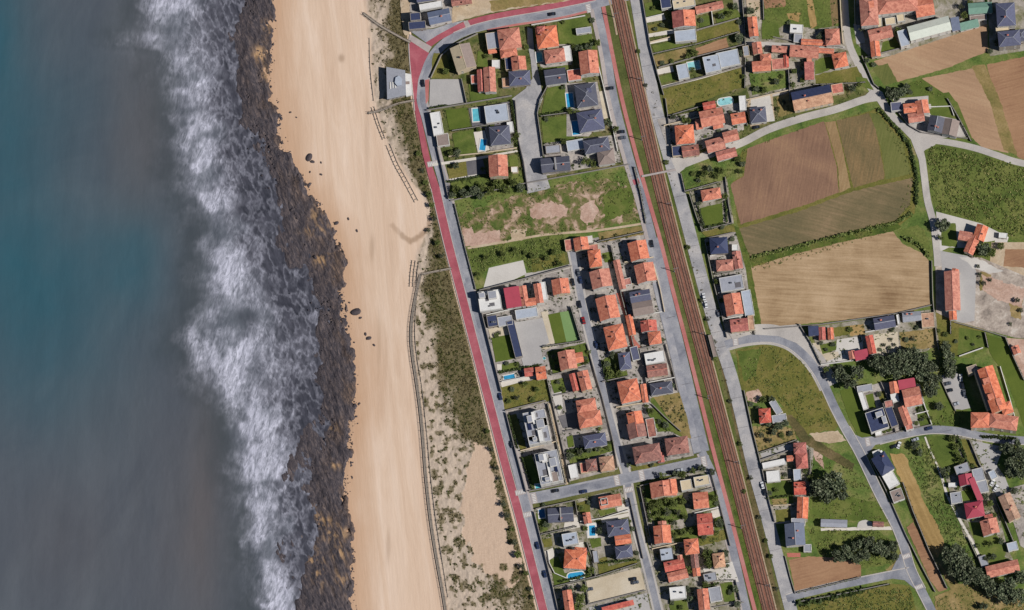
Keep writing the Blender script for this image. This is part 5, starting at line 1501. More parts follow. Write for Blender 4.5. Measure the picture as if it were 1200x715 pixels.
B(665, 422, 20, 22, 10, 'gy', 'orange', 6, 'orange house in round garden', 'orange gabled house with small east annex in a green garden', ex=[(678, 419, 11, 12, 10, 'gx', 'orange', 4)])
B(685, 446, 13, 23, 14, 'gy', 'orange', 6, 'split red orange house', 'house split into dark red and orange strips beside middle street', ex=[(673, 448, 8, 21, 14, 'gy', 'red', 4.5)])
B(687, 475, 23, 15, 10, 'hip', 'orange', 6.5, 'big orange villa', 'big double hipped orange villa with dark curved drive on its west', ex=[(691, 491, 27, 18, 10, 'hip', 'orange', 7)])
B(697, 516, 27, 15, 10, 'hip', 'slate', 5.5, 'pale slate villa', 'grey slate villa with small bright lawn strip on its west')
B(629, 500, 26, 38, 12, 'flat', 'grey', 8.5, 'upper white apartments', 'upper of two white stepped apartment blocks beside coastal road', name='apartment_block', cat='apartments', fit=[('box', -6, 10, 6, 8), ('box', 5, 2, 9, 10), ('void', -4, -6, 6, 6), ('void', 6, -11, 7, 7), ('box', -5, -14, 5, 4), ('void', 1, 14, 6, 5), ('solar', -8, 2, 4, 8)], ex=[(626, 489, 5, 14, 12, 'flat', 'whiteroof', 10), (634, 510, 6, 14, 12, 'flat', 'whiteroof', 10), (637, 494, 8, 10, 12, 'flat', 'taupe', 8.5), (623, 513, 8, 5, 12, 'flat', 'whiteroof', 8.5), (629, 500, 3.5, 34, 12, 'flat', 'whiteroof', 9)], wm='white')
B(643, 547, 27, 37, 12, 'flat', 'grey', 8.2, 'lower white apartments', 'lower of two white stepped apartment blocks, at the cross street', name='apartment_block', cat='apartments', fit=[('box', -6, 12, 6, 8), ('box', 6, 4, 8, 10), ('void', -5, -5, 6, 7), ('void', 6, -9, 8, 8), ('box', -4, -14, 6, 4), ('void', 1, 12, 6, 5), ('solar', 8, -4, 3, 7)], ex=[(638, 536, 7, 10, 12, 'flat', 'whiteroof', 10), (650, 558, 8, 12, 12, 'flat', 'taupe', 8.5), (648, 540, 7, 9, 12, 'flat', 'whiteroof', 9), (638, 560, 8, 6, 12, 'flat', 'whiteroof', 8.5), (643, 547, 3.5, 33, 12, 'flat', 'whiteroof', 9)], wm='white')
B(693, 545, 13, 14, 8, 'hip', 'brown', 5, 'brown house with red trim', 'brown roofed house with curved red trim facing the cross street', ex=[(684, 548, 8, 12, 8, 'flat', 'pinkroof', 3.2)])
B(711, 543, 17, 17, 8, 'hip', 'tan', 5.5, 'tan corner house', 'tan hipped house on the corner of middle street and cross street')
B(672, 552, 10, 16, 12, 'flat', 'whiteroof', 3, 'white slatted pergola', 'white slatted pergola roof between lower white apartments and brown house', name='canopy', cat='pergola')
# ---------------- middle block, west row
B(681, 286, 17, 15, 8, 'gy', 'orange', 4.5, 'topmost red orange house', 'topmost orange house of the middle street beside the dirt track', ex=[(667, 287, 10, 13, 8, 'flat', 'pinkroof', 3), (695, 290, 12, 7, 8, 'flat', 'pinkroof', 3)])
B(697, 303, 15, 20, 8, 'hip', 'orange', 7, 'round ended orange house', 'tall orange house with a white rounded east side')
B(704, 327, 24, 21, 12, 'gy', 'orange', 6, 'first west row house', 'orange gabled house below the round ended one on middle street')
B(712, 361, 24, 27, 13, 'gy', 'orange', 6, 'second west row house', 'large orange gabled house with pale speckled ridge beside the red path strip')
B(721, 395, 23, 28, 13, 'hip', 'orange', 7, 'third west row house', 'big orange hipped house across the street from the pale green court')
B(732, 423, 14, 20, 8, 'hip', 'slate', 5, 'slate house in trees', 'small slate house in dark garden trees on the middle street', ex=[(744, 414, 9, 16, 14, 'flat', 'slate', 3)])
B(737, 458, 24, 26, 12, 'hip', 'orange', 7, 'large hipped orange house', 'large square hipped orange house midway down the middle street')
B(744, 490, 18, 15, 12, 'gy', 'orange', 6, 'orange and brown house', 'house with orange upper roof and brown lower roof on middle street', ex=[(746, 504, 21, 18, 12, 'gy', 'brown', 5.5), (763, 501, 10, 22, 10, 'flat', 'brown', 3.2)])
B(758, 531, 32, 20, 10, 'hip', 'brown', 8, 'left brown corner villa', 'left of two brown pink villas along the cross street', ex=[(774, 536, 8, 12, 8, 'gy', 'red', 4)])
B(793, 522, 27, 20, 8, 'hip', 'brown', 7, 'right brown corner villa', 'right of two brown pink villas, at the railway road corner')
# east row
B(748, 294, 22, 22, 12, 'gy', 'orange', 5.5, 'first east row house', 'orange gabled house at the top of the row beside railway road')
B(756, 320, 23, 22, 12, 'gy', 'orange', 5.5, 'second east row house', 'orange gabled house with pale south terrace second in railway road row')
B(726, 322, 8, 35, 13, 'gy', 'orange', 3.2, 'long orange garage row', 'long thin orange roofed garage row between the two house rows', name='garage', cat='garage', ex=[(735, 330, 9, 8, 13, 'flat', 'pinkroof', 2.7)])
B(750, 347, 24, 13, 10, 'gx', 'slate', 5, 'slate and taupe house', 'dark slate roofed house joined to a taupe roof in the orange row', ex=[(753, 361, 24, 16, 10, 'gx', 'taupe', 4.8)])
B(739, 381, 8, 24, 12, 'gy', 'orange', 3, 'short orange garage', 'short narrow orange roofed garage behind the paired red house', name='garage', cat='garage')
B(760, 382, 19, 13, 6, 'gy', 'red', 6, 'paired red house', 'red house with a round orange lower roof and small courtyard', ex=[(767, 396, 15, 15, 8, 'hip', 'orange', 5)])
B(767, 419, 23, 13, 10, 'flat', 'whiteroof', 5, 'bright white roof', 'bright white flat roof beside the railway road parking strip')
B(770, 434, 24, 14, 8, 'gx', 'brown', 4, 'brown speckled house', 'brown and navy roofed house below the bright white roof')
B(775, 455, 26, 14, 8, 'hip', 'slate', 4.5, 'slate house by dry plot', 'dark slate hipped house above the dry grass triangle')
B(755, 461, 7, 22, 8, 'gy', 'orange', 3, 'sliver orange outbuilding', 'very narrow orange outbuilding beside the large hipped orange house', name='shed', cat='shed')
# ---------------- south west block
B(657, 603, 30, 17, 4, 'gx', 'slate', 4, 'slate villa with blue pool', 'large dark slate villa at the south corner of coastal road and cross street', fit=[('box', 0, 0, 1.4, 15)])
B(688, 607, 9, 13, 10, 'gy', 'orange', 3.2, 'small orange lodge', 'small orange lodge between slate villa and the white decked pool')
B(715, 587, 26, 14, 10, 'gx', 'orange', 5.5, 'orange house with roof terrace', 'orange house with sunk white roof terrace below the cross street', fit=[('well', -7, 0, 8, 8)])
B(668, 631, 18, 14, 10, 'flat', 'palegrey', 5, 'pale grey cube', 'pale grey flat roofed cube above the house with the oval pool', fit=[('void', 4, 1, 3, 3)])
B(674, 655, 26, 22, -4, 'hip', 'orange', 6, 'orange house with oval pool', 'orange hipped house with an oval blue pool on its south lawn', ex=[(680, 646, 14, 10, -4, 'hip', 'orange', 5)])
B(724, 618, 26, 18, 8, 'hip', 'slate', 6, 'slate villa cluster', 'slate villa with inserted orange roof beside the middle street', ex=[(730, 632, 19, 11, 8, 'gx', 'orange', 5), (731, 646, 20, 14, 8, 'hip', 'slate', 6)])
B(698, 652, 6, 14, 8, 'flat', 'grey', 2.8, 'grey garden shed', 'small grey garden shed on the lawn west of the slate villa cluster', name='shed', cat='shed')
B(666, 704, 11, 26, 8, 'gy', 'orange', 6, 'narrow orange house', 'narrow orange gabled house at the bottom beside coastal road')
B(724, 710, 38, 6, 14, 'shed', 'red', 4, 'red strip roof', 'long thin red roof strip at the bottom edge below beige lot', name='garage', cat='garage', chim=0)
# ---------------- south middle block
B(777, 573, 30, 18, 7, 'gy', 'orange', 5.5, 'three bay orange house', 'wide orange house with three roof bays under the cross street', ex=[(786, 570, 14, 17, 7, 'gy', 'orange', 6)], fit=[('dormer', 0, -2, 3, 6)])
B(822, 563, 18, 11, 10, 'flat', 'beige', 5, 'cream flat house', 'cream flat roofed house in two blocks near the cross street junction', ex=[(804, 568, 13, 12, 10, 'flat', 'beige', 5)])
B(821, 586, 18, 19, 6, 'gx', 'orange', 5, 'upper orange rail house', 'orange house with ridge across, below the cream flat house')
B(826, 614, 18, 25, 4, 'gx', 'red', 5, 'lower orange rail house', 'red orange house with white deck beside the lower railway road', fit=[('dormer', 0, 4, 6, 4)])
B(776, 626, 20, 21, 5, 'gy', 'orange', 5.5, 'two tone middle house', 'small two tone orange brown house on lower middle street', ex=[(776, 614, 10, 7, 5, 'gy', 'orange', 3.5)])
B(781, 649, 15, 14, 8, 'flat', 'palegrey', 4, 'dark framed block', 'square block with pale glassy roof in a dark frame', wm='darkwall')
B(790, 662, 24, 12, 12, 'gx', 'red', 5, 'red and orange roof pile', 'jumbled red and orange roofed house beside the lower middle street', ex=[(794, 674, 24, 11, 14, 'gx', 'orange', 5), (797, 655, 6, 10, 10, 'gy', 'orange', 5)])
B(810, 640, 17, 18, 6, 'hip', 'orange', 5.5, 'stepped orange terrace', 'orange roof stepping down to a narrow brown wing in the south block', ex=[(814, 657, 9, 17, 6, 'gy', 'brown', 4.5), (816, 670, 9, 10, 6, 'gy', 'orange', 4)])
B(842, 656, 14, 17, 8, 'hip', 'tan', 6, 'beige turret house', 'beige hipped house wrapped in dark trees by lower railway road')
B(832, 676, 15, 10, 12, 'flat', 'grey', 3.5, 'low grey flat', 'low grey flat roof below the beige turret house')
B(824, 702, 13, 25, 6, 'gy', 'orange', 6, 'bottom orange gable', 'tall narrow orange gabled house with grey terrace at the bottom edge', ex=[(838, 696, 14, 17, 10, 'flat', 'grey', 3.2)])
B(794, 694, 19, 14, 6, 'flat', 'whiteroof', 5.5, 'white bottom house', 'white flat roofed house with dark shade on its west near bottom edge')
# ---------------- north east
B(801, 23, 27, 19, 5, 'gy', 'red', 6, 'red and orange gable', 'big gabled house with west slope shaded in red beside the cobbled railway road', fit=[('slope', 1, 'orange', 0, 0)], ex=[(803, 42, 25, 13, 6, 'flat', 'palegrey', 4.5)])  # west slope's shade put into red tiles, lit east slope into orange
B(831, 9, 33, 9, 13, 'gx', 'orange', 3.5, 'sloping orange strip', 'long thin orange roof climbing to the right at the top edge')
B(801, 4, 26, 10, 10, 'flat', 'beige', 6, 'beige block at top', 'beige flat roofed block at the top edge east of the railway', ex=[(780, 4, 12, 12, 8, 'flat', 'navy', 5)])  # navy volume stands in for the block's blue shadow
B(834, 75, 19, 19, 12, 'flat', 'palegrey', 5.5, 'pale blue villa', 'pale blue grey modern flat villa with a teal pool court', ex=[(853, 69, 26, 18, 12, 'flat', 'palegrey', 4.5), (800, 84, 13, 17, 12, 'flat', 'palegrey', 4)], fit=[('void', 2, -2, 4, 3)])
B(882, 32, 11, 23, 6, 'gy', 'orange', 5, 'narrow upright orange house', 'narrow upright orange roof next to a dark wall near the top')
B(887, 57, 11, 14, 8, 'gy', 'orange', 4.5, 'village orange cluster', 'dense cluster of small orange roofs west of the brick terrace', ex=[(897, 68, 13, 9, 6, 'hip', 'orange', 4), (892, 78, 22, 12, 4, 'gx', 'orange', 5), (874, 60, 7, 12, 8, 'flat', 'grey', 4)])
B(913, 58, 18, 8, -4, 'gx', 'orange', 4, 'short orange link', 'short orange roof linking the village cluster to the long terrace')
B(914, 75, 20, 13, 4, 'flat', 'pinkroof', 3.2, 'pinkish yard roofs', 'low pinkish roofs and yard beside the village orange cluster', name='shed', cat='outbuilding', ex=[(921, 72, 6, 14, 4, 'gy', 'red', 3.2)])
B(933, 34, 15, 10, -4, 'flat', 'whiteroof', 4, 'white square roof', 'white square roof above the long orange terrace', ex=[(935, 45, 10, 10, -4, 'flat', 'grey', 3)])
B(942, 61, 34, 14, -4, 'gx', 'orange', 5, 'long orange terrace', 'long orange terrace roof along the village lane', ex=[(968, 60, 18, 6, -4, 'gx', 'orange', 3.4)])
B(975, 44, 17, 19, 4, 'hip', 'orange', 5.5, 'hipped lane house', 'orange hipped house with a long thin tail beside the north lane', ex=[(953, 50, 29, 7, -3, 'gx', 'orange', 3.5)])
B(984, 71, 17, 17, 12, 'hip', 'orange', 4.5, 'diamond orange cottage', 'small hipped orange cottage below the village lane near the bend')
B(948, 84, 11, 20, 2, 'shed', 'red', 3.6, 'orange byre', 'plain sloped orange red byre hanging off the long terrace', name='barn', cat='barn', ex=[(948, 70, 6, 10, 2, 'shed', 'orange', 3.4)], chim=0)
B(951, 115, 47, 22, 12, 'gx', 'tan', 6, 'long navy brown roof', 'long low house with navy and tan roof slopes on the east lane', fit=[('slope', 1, 'navy', 0, 0)], wm='cream', ex=[(981, 104, 14, 11, 10, 'flat', 'pinkroof', 4)])
B(1017, 14, 21, 34, 4, 'hip', 'orange', 10, 'huge orange complex', 'huge orange roofed building complex at the top of the picture', name='institution', cat='building', ex=[(1050, 4, 48, 24, 6, 'hip', 'orange', 9), (1082, 8, 22, 24, 10, 'gx', 'orange', 7), (1028, 27, 10, 11, 4, 'flat', 'beige', 4), (1043, 25, 12, 8, 8, 'flat', 'beige', 4), (1055, 21, 9, 9, 10, 'flat', 'beige', 4)], fit=[('dormer', 3, 6, 6, 7)])
B(1031, 40, 28, 14, 13, 'gx', 'orange', 6, 'L shaped orange house', 'L shaped orange house around a lawn below the huge orange complex', ex=[(1025, 58, 11, 18, 6, 'gy', 'orange', 5.5)])
B(1088, 34, 50, 17, 15, 'gx', 'hallroof', 7, 'white corrugated hall', 'long white corrugated hall above the tan field', name='hall', cat='hall', ex=[(1058, 45, 11, 19, 15, 'flat', 'palegrey', 6), (1119, 29, 10, 15, 10, 'shed', 'slateblue', 4)], wm='white')
B(1148, 10, 28, 13, 4, 'gx', 'green', 4, 'upper green sheet roof', 'upper of two green sheet metal roofs near the top right', name='barn', cat='barn')
B(1135, 30, 23, 9, 14, 'shed', 'green', 3.4, 'lower green sheet roof', 'lower slanted green sheet metal roof at the head of the tan field', name='barn', cat='barn', ex=[(1146, 21, 20, 6, 6, 'flat', 'taupe', 3)], chim=0)
B(1177, 18, 22, 27, 4, 'hip', 'slate', 9, 'upper dark corner house', 'upper of two dark slate houses in the top right corner')
B(1181, 46, 26, 18, 6, 'hip', 'slate', 9, 'lower dark corner house', 'lower of two dark slate houses in the top right corner', ex=[(1174, 35, 16, 6, 5, 'flat', 'beige', 5), (1196, 42, 12, 14, 6, 'hip', 'slate', 6)])
# lane corner
B(802, 158, 22, 22, 5, 'hip', 'orange', 5.5, 'white edged orange house', 'orange hipped house with white border at the cobbled road corner')
B(809, 177, 20, 13, 8, 'gx', 'brown', 4, 'brown corner house', 'brown roofed low house at the corner of the east lane', ex=[(793, 177, 11, 12, 5, 'flat', 'navy', 3.5)])  # navy volume on the left stands in for the house's shadow
B(834, 138, 28, 19, 12, 'gx', 'orange', 5.5, 'orange farmhouse', 'rambling orange farmhouse west of the pale pool', ex=[(831, 124, 15, 9, 12, 'gx', 'red', 4), (819, 146, 8, 12, 10, 'gx', 'orange', 3.4), (841, 147, 12, 8, 12, 'gx', 'orange', 4)])
B(838, 170, 22, 15, 15, 'gx', 'orange', 4.5, 'lane front orange range', 'long orange range fronting the north side of the east lane', ex=[(856, 160, 18, 13, 15, 'gx', 'orange', 5)])
B(865, 139, 17, 13, 10, 'gx', 'orange', 4.5, 'orange cottage by pool', 'small orange cottage right of the pale pool and white annex')
B(870, 121, 8, 17, 4, 'flat', 'whiteroof', 4, 'white pool annex', 'narrow white annex standing right of the pale pool')
B(851, 181, 24, 11, 15, 'gx', 'pinkroof', 4, 'faded lane barn', 'faded pink red barn on the south side of the east lane', name='barn', cat='barn')
B(888, 135, 19, 18, 6, 'hip', 'slate', 5, 'slate lane house', 'dark slate hipped house with white drive on the east lane')
B(1066, 127, 16, 11, 6, 'gx', 'orange', 5, 'bright orange lane trio', 'three bright orange roofs huddled at the east lane junction', ex=[(1080, 126, 15, 16, 10, 'gy', 'orange', 5.5), (1073, 138, 19, 11, 8, 'gx', 'orange', 5), (1050, 125, 13, 10, 6, 'flat', 'slate', 4)])
B(1096, 146, 18, 18, -12, 'gy', 'slate', 6, 'grey slate pair', 'grey slate house joined to a brown slate one at the lane fork', ex=[(1113, 150, 18, 19, -12, 'gy', 'taupe', 6)])
B(1148, 273, 14, 18, -18, 'gy', 'orange', 6, 'cross shaped orange house', 'cross shaped orange house below the long grass meadow', ex=[(1131, 277, 17, 11, -10, 'gx', 'orange', 5), (1138, 287, 12, 22, -24, 'gy', 'orange', 5.5)])
B(1175, 276, 10, 6, -5, 'flat', 'whiteroof', 2.8, 'small white meadow shed', 'small white shed right of the cross shaped orange house', name='shed', cat='shed')
B(1115, 341, 18, 46, 2, 'gy', 'orange', 6, 'long orange barn', 'long orange gabled barn beside the bare pink yard', name='barn', cat='barn', ex=[(1116, 369, 9, 12, 4, 'gy', 'orange', 4), (1118, 320, 8, 10, -15, 'gy', 'orange', 4)])
# cobbled road east side
B(833, 228, 23, 13, 10, 'hip', 'orange', 4, 'orange cottage by meadow', 'low orange cottage beside a round lawn on the cobbled road')
B(842, 288, 21, 19, 4, 'hip', 'navy', 5, 'navy square roof', 'square navy roofed house on the cobbled railway road', wm='stonewall')
B(864, 305, 10, 21, 10, 'gy', 'pinkroof', 4, 'pink orange strip', 'pale orange strip roof on the field edge behind navy square roof', ex=[(861, 290, 7, 7, 0, 'flat', 'whiteroof', 3)])
B(849, 311, 20, 13, 4, 'hip', 'orange', 4.5, 'bright salmon roof', 'bright salmon orange hipped roof below the navy square roof')
B(857, 332, 27, 17, 10, 'flat', 'grey', 4.5, 'grey courtyard house', 'grey flat roofed house with a dark court below the salmon roof', fit=[('void', 7, -3, 7, 6)])
B(859, 357, 20, 25, 10, 'gy', 'orange', 5.5, 'orange gable with awning', 'orange gabled house with a long pale awning on its east', ex=[(876, 355, 11, 30, 10, 'flat', 'palegrey', 3)])
B(866, 381, 21, 15, 6, 'gx', 'red', 5, 'red house at bend', 'red orange house at the corner where the bend meets cobbled road', ex=[(880, 378, 7, 17, 6, 'flat', 'tan', 4)])
B(835, 405, 5, 26, 14, 'flat', 'taupe', 2.6, 'railway shelter', 'long narrow grey railway shelter between the tracks and cobbled road', name='shelter', cat='shelter', wm='stonewall')
# ---------------- south of straw field
B(963, 391, 8, 15, 3, 'gy', 'red', 3.6, 'twin orange sheds', 'pair of narrow orange roofed sheds beside a blue shed', name='shed', cat='shed', ex=[(973, 391, 7, 14, 3, 'gy', 'orange', 3.6)])
B(953, 388, 12, 11, 4, 'shed', 'navy', 3.6, 'blue field shed', 'dark blue shed with white end wall at the straw field edge', name='shed', cat='shed', chim=0)
B(1020, 404, 9, 22, 12, 'gy', 'red', 4.5, 'L shaped crimson house', 'L shaped red and crimson house around a white yard', ex=[(1009, 416, 16, 11, 12, 'shed', 'crimson', 4), (998, 416, 8, 10, 10, 'gy', 'orange', 4)], chim=0)
B(1036, 378, 25, 14, 10, 'gx', 'slate', 4, 'slate range by straw field', 'long dark slate range along the lower edge of straw field', ex=[(1052, 374, 3, 11, 10, 'flat', 'whiteroof', 4.4)])
B(1068, 371, 22, 11, 6, 'gx', 'grey', 3.6, 'grey range by straw field', 'long pale grey roofed range along lower edge of straw field')
B(1087, 375, 15, 17, 4, 'flat', 'tan', 3.4, 'tan square roof', 'square tan flat roof at the corner of the straw field')
B(1027, 492, 22, 24, 18, 'flat', 'navy', 6, 'navy modern villa', 'navy modern villa with white roof box near the curved road', fit=[('box', 4, 5, 8, 6), ('box', 8, -3, 5, 8)], wm='white', ex=[(1029, 506, 8, 8, 10, 'flat', 'whiteroof', 3)])
B(1011, 469, 6, 22, 18, 'flat', 'whiteroof', 3, 'white pergola strip', 'thin white pergola strip beside the narrow bright lawn', name='canopy', cat='pergola', ex=[(1013, 455, 18, 8, 10, 'flat', 'grey', 3)])
B(1043, 485, 9, 30, 20, 'flat', 'navy', 5, 'dark narrow house', 'dark narrow house between navy villa and the crimson roofed terrace', ex=[(1041, 473, 10, 8, 12, 'flat', 'pinkroof', 5.5)])
B(1062, 450, 20, 11, 10, 'shed', 'crimson', 5, 'crimson and orange terrace', 'terrace of crimson and orange roofs backing onto dark trees', ex=[(1068, 465, 21, 21, 12, 'gx', 'orange', 6), (1047, 454, 10, 14, 8, 'gy', 'orange', 5), (1048, 466, 9, 10, 12, 'flat', 'whiteroof', 4), (1060, 487, 10, 23, 20, 'gy', 'orange', 5), (1065, 500, 9, 7, 16, 'flat', 'pinkroof', 4)], chim=0)
B(1161, 456, 19, 54, 19, 'gy', 'orange', 11, 'orange apartment block', 'long orange roofed apartment block with balconies, largest in the lower right', name='apartment_block', cat='apartments', ex=[(1151, 456, 7, 50, 19, 'flat', 'taupe', 9), (1147, 492, 22, 18, 0, 'hip', 'orange', 9), (1174, 494, 34, 17, -8, 'hip', 'orange', 9), (1138, 432, 12, 8, 19, 'flat', 'taupe', 8), (1178, 478, 13, 14, 19, 'hip', 'orange', 9)], fit=[('dormer', -4, 11, 7, 6), ('dormer', -5, -8, 6, 6), ('dormer', 2, -17, 5, 8)], wm='cream')
B(896, 487, 14, 17, 5, 'hip', 'red', 4.5, 'salmon meadow cottage', 'small salmon cottage with angled grey sheds in the lower meadow', ex=[(909, 477, 8, 18, 32, 'flat', 'grey', 3), (913, 490, 17, 9, 10, 'flat', 'grey', 3)])
B(937, 525, 15, 13, 4, 'hip', 'red', 5, 'orange row by track', 'row of orange roofs at the end of the dirt track', ex=[(939, 540, 14, 18, 4, 'hip', 'red', 5), (926, 537, 9, 7, 4, 'gx', 'orange', 3.4)])
B(934, 556, 9, 13, 4, 'flat', 'palegrey', 3.5, 'small pale grey flat', 'small pale grey flat roof below the orange row by track', name='shed', cat='shed')
B(937, 572, 14, 15, 2, 'gx', 'red', 4.5, 'upper meadow orange house', 'upper of two orange houses facing the dark round trees')
B(940, 595, 13, 25, -2, 'gy', 'orange', 5, 'lower meadow orange house', 'lower longer orange house at the meadow edge above grey block')
B(907, 543, 28, 7, 12, 'flat', 'whiteroof', 2.8, 'white carport strip', 'long white carport strip reaching from cobbled road to orange row', name='canopy', cat='carport')
B(906, 558, 16, 13, 6, 'flat', 'whiteroof', 3, 'white square carport', 'white square carport roof below the long white carport strip', name='canopy', cat='carport')
B(931, 626, 23, 26, 4, 'gy', 'slateblue', 6, 'grey blue roadside block', 'large grey blue roofed building above the pink brown field', ex=[(935, 611, 16, 9, 4, 'flat', 'grey', 4), (946, 642, 9, 9, 0, 'flat', 'grey', 3)])
B(977, 613, 31, 9, -2, 'gx', 'grey', 3.4, 'long grey shed', 'long thin grey shed in the green meadow', name='shed', cat='shed')
B(1029, 614, 13, 6, -3, 'gx', 'brown', 3, 'little brown hut', 'little brown hut beside the curved road in the green meadow', name='shed', cat='shed')
B(1034, 543, 18, 24, 32, 'hip', 'navy', 6, 'navy roadside house', 'navy roofed house with white terraces squeezed along the curved road', ex=[(1043, 561, 14, 20, 30, 'flat', 'whiteroof', 3.2), (1027, 531, 9, 7, 20, 'flat', 'whiteroof', 3)])
B(1051, 580, 14, 14, 20, 'flat', 'taupe', 3.4, 'taupe square shed', 'square taupe flat roof with white rim beside the straw strip', name='garage', cat='garage')
# ---------------- far lower right
B(1127, 549, 17, 11, 20, 'flat', 'grey', 4, 'grey flat by oval lawn', 'grey flat roof at the lower end of the bright oval lawn')
B(1131, 562, 16, 13, 10, 'gy', 'crimson', 5, 'crimson angled house', 'crimson house with a long narrow crimson tail', ex=[(1143, 574, 7, 28, 24, 'shed', 'crimson', 4), (1146, 556, 13, 15, 14, 'flat', 'grey', 4), (1151, 570, 12, 14, 14, 'flat', 'grey', 3.6)], chim=0)
B(1116, 568, 10, 5, 0, 'flat', 'whiteroof', 2.8, 'white path shed', 'small white shed beside the pale path and crimson angled house', name='shed', cat='shed')
B(1120, 583, 13, 13, 8, 'flat', 'grey', 3.6, 'grey square by path', 'square grey flat roof beside the pale garden path')
B(1141, 597, 22, 18, 10, 'hip', 'crimson', 5.5, 'crimson square house', 'square crimson hipped house beyond the pale garden path')
B(1159, 617, 20, 18, 14, 'gy', 'orange', 5.5, 'orange house below crimson', 'orange gabled house just below the crimson square house', ex=[(1158, 606, 10, 7, 12, 'gx', 'red', 4)])
B(1174, 666, 39, 14, 13, 'gx', 'orange', 5, 'long orange hall', 'long orange hall at the lower right surrounded by dark trees', name='hall', cat='hall')
B(1152, 657, 9, 13, 20, 'flat', 'grey', 3, 'grey end shed', 'small grey shed at the end of the pale path', name='shed', cat='shed')
B(1182, 594, 15, 32, 24, 'gy', 'tan', 5.5, 'tan roofed house', 'tan roofed house in dark shade at the right edge')
B(1186, 640, 12, 10, 15, 'flat', 'palegrey', 3, 'pale yard shed', 'pale grey shed in the dark yard at lower right edge', name='shed', cat='shed')
B(1163, 556, 8, 10, 25, 'flat', 'palegrey', 3, 'pale yard lean to', 'pale lean to in the light grey concrete yard', name='shed', cat='shed')
B(1190, 410, 9, 10, 20, 'gy', 'orange', 4, 'orange edge cottage', 'small orange cottage at the right edge above the dark green plot')

# ================================================================== POOLS
POOL(558, 135, 8, 15, 4, 'pool_teal', 'teal pool in dark patio west of the pale grey modern villa')
POOL(566, 170, 7, 13, -8, 'pool_blue', 'wedge of blue pool on white deck beside the slate villa')
POOL(632, 67, 7, 11, 6, 'pool_teal', 'small teal pool west of the orange villa near the top')
POOL(668, 118, 8, 17, 6, 'pool_blue', 'blue pool of the upper twin slate villa')
POOL(675, 150, 9, 16, 6, 'pool_blue', 'blue pool of the lower twin slate villa')
POOL(597, 443, 13, 7, 12, 'pool_blue', 'bright blue pool beside the coastal road and little orange pool house')
POOL(632, 570, 9, 5, 8, 'pool_teal', 'small teal pool at the foot of the lower white apartments')
POOL(635, 602, 7, 10, 6, 'pool_deep', 'deep blue pool against the slate villa at the cross street corner')
POOL(694, 622, 7, 12, 3, 'pool_blue', 'blue pool set in a square white deck near the slate villa cluster', deck=5)
POOL(675, 675, 20, 8, 8, 'pool_blue', 'oval blue pool on the lawn below an orange hipped house', deck=2.5, rnd=True)
POOL(813, 77, 14, 9, 10, 'pool_pale', 'pale teal pool in the court of the pale blue villa')
POOL(850, 119, 18, 8, 10, 'pool_pale', 'long pale pool behind the orange farmhouse', rnd=True)
POOL(638, 420, 3.5, 3.5, 0, 'pool_teal', 'tiny round teal garden pool beside the grey plaza', deck=1, rnd=True)
# ================================================================== LABELS for walls, trees, cars: by the buildings around them
LAND_MARKS = [(925, 200, 'ploughed brown field'), (985, 330, 'straw coloured field'), (990, 255, 'olive field'), (1140, 220, 'long grass meadow'), (1090, 65, 'upper tan field'), (1130, 125, 'lower tan field'), (580, 600, 'bare dune sand patch'), (772, 204, 'pedestrian level crossing'), (660, 245, 'bare pink soil patches'), (900, 440, 'triangle meadow by the bend'), (965, 668, 'pink brown field'), (1075, 580, 'long straw strip'), (1110, 530, 'bright oval lawn'), (618, 150, 'cobbled square'), (720, 687, 'beige hardstanding lot'), (523, 110, 'concrete parking lot'), (620, 395, 'grey plaza'), (785, 485, 'dry grass triangle'), (668, 383, 'pale green court'), (1085, 650, 'pinkish soil strip'), (535, 140, 'bright square lawn'), (612, 462, 'unmown west meadow'), (595, 325, 'white hardstanding plot'), (1117, 455, 'apartment parking yard')]
USED = {}
def nearest(px, py, n=4):
    c = [(math.hypot(px - x, py - y), x, y, h) for x, y, h in BLD if h] + [(math.hypot(px - x, py - y), x, y, h) for x, y, h in LAND_MARKS]
    c.sort()
    return c[:n]
DIRS = ['east', 'northeast', 'north', 'northwest', 'west', 'southwest', 'south', 'southeast']
def label_for(what, px, py, groups=None):
    nb = nearest(px, py, 6)
    def dirn(x, y):
        a = math.atan2(-(py - y), px - x)
        return DIRS[int(round(a / (math.pi / 4))) % 8]
    cand = []
    for d, x, y, h in nb[:2]:
        cand.append(f'{what} just {dirn(x, y)} of the {h}')
    for i in range(len(nb)):
        for j in range(len(nb)):
            if i != j:
                cand.append(f'{what} between the {nb[i][3]} and the {nb[j][3]}')
    for c in cand:
        if c not in USED and len(c.split()) <= 16:
            USED[c] = 1
            return c
    c = cand[0]
    for s_ in (', the taller', ', the smaller', ', the outer one', ', the inner one', ', the last one'):
        if c + s_ not in USED:
            USED[c + s_] = 1
            return c + s_
    return c

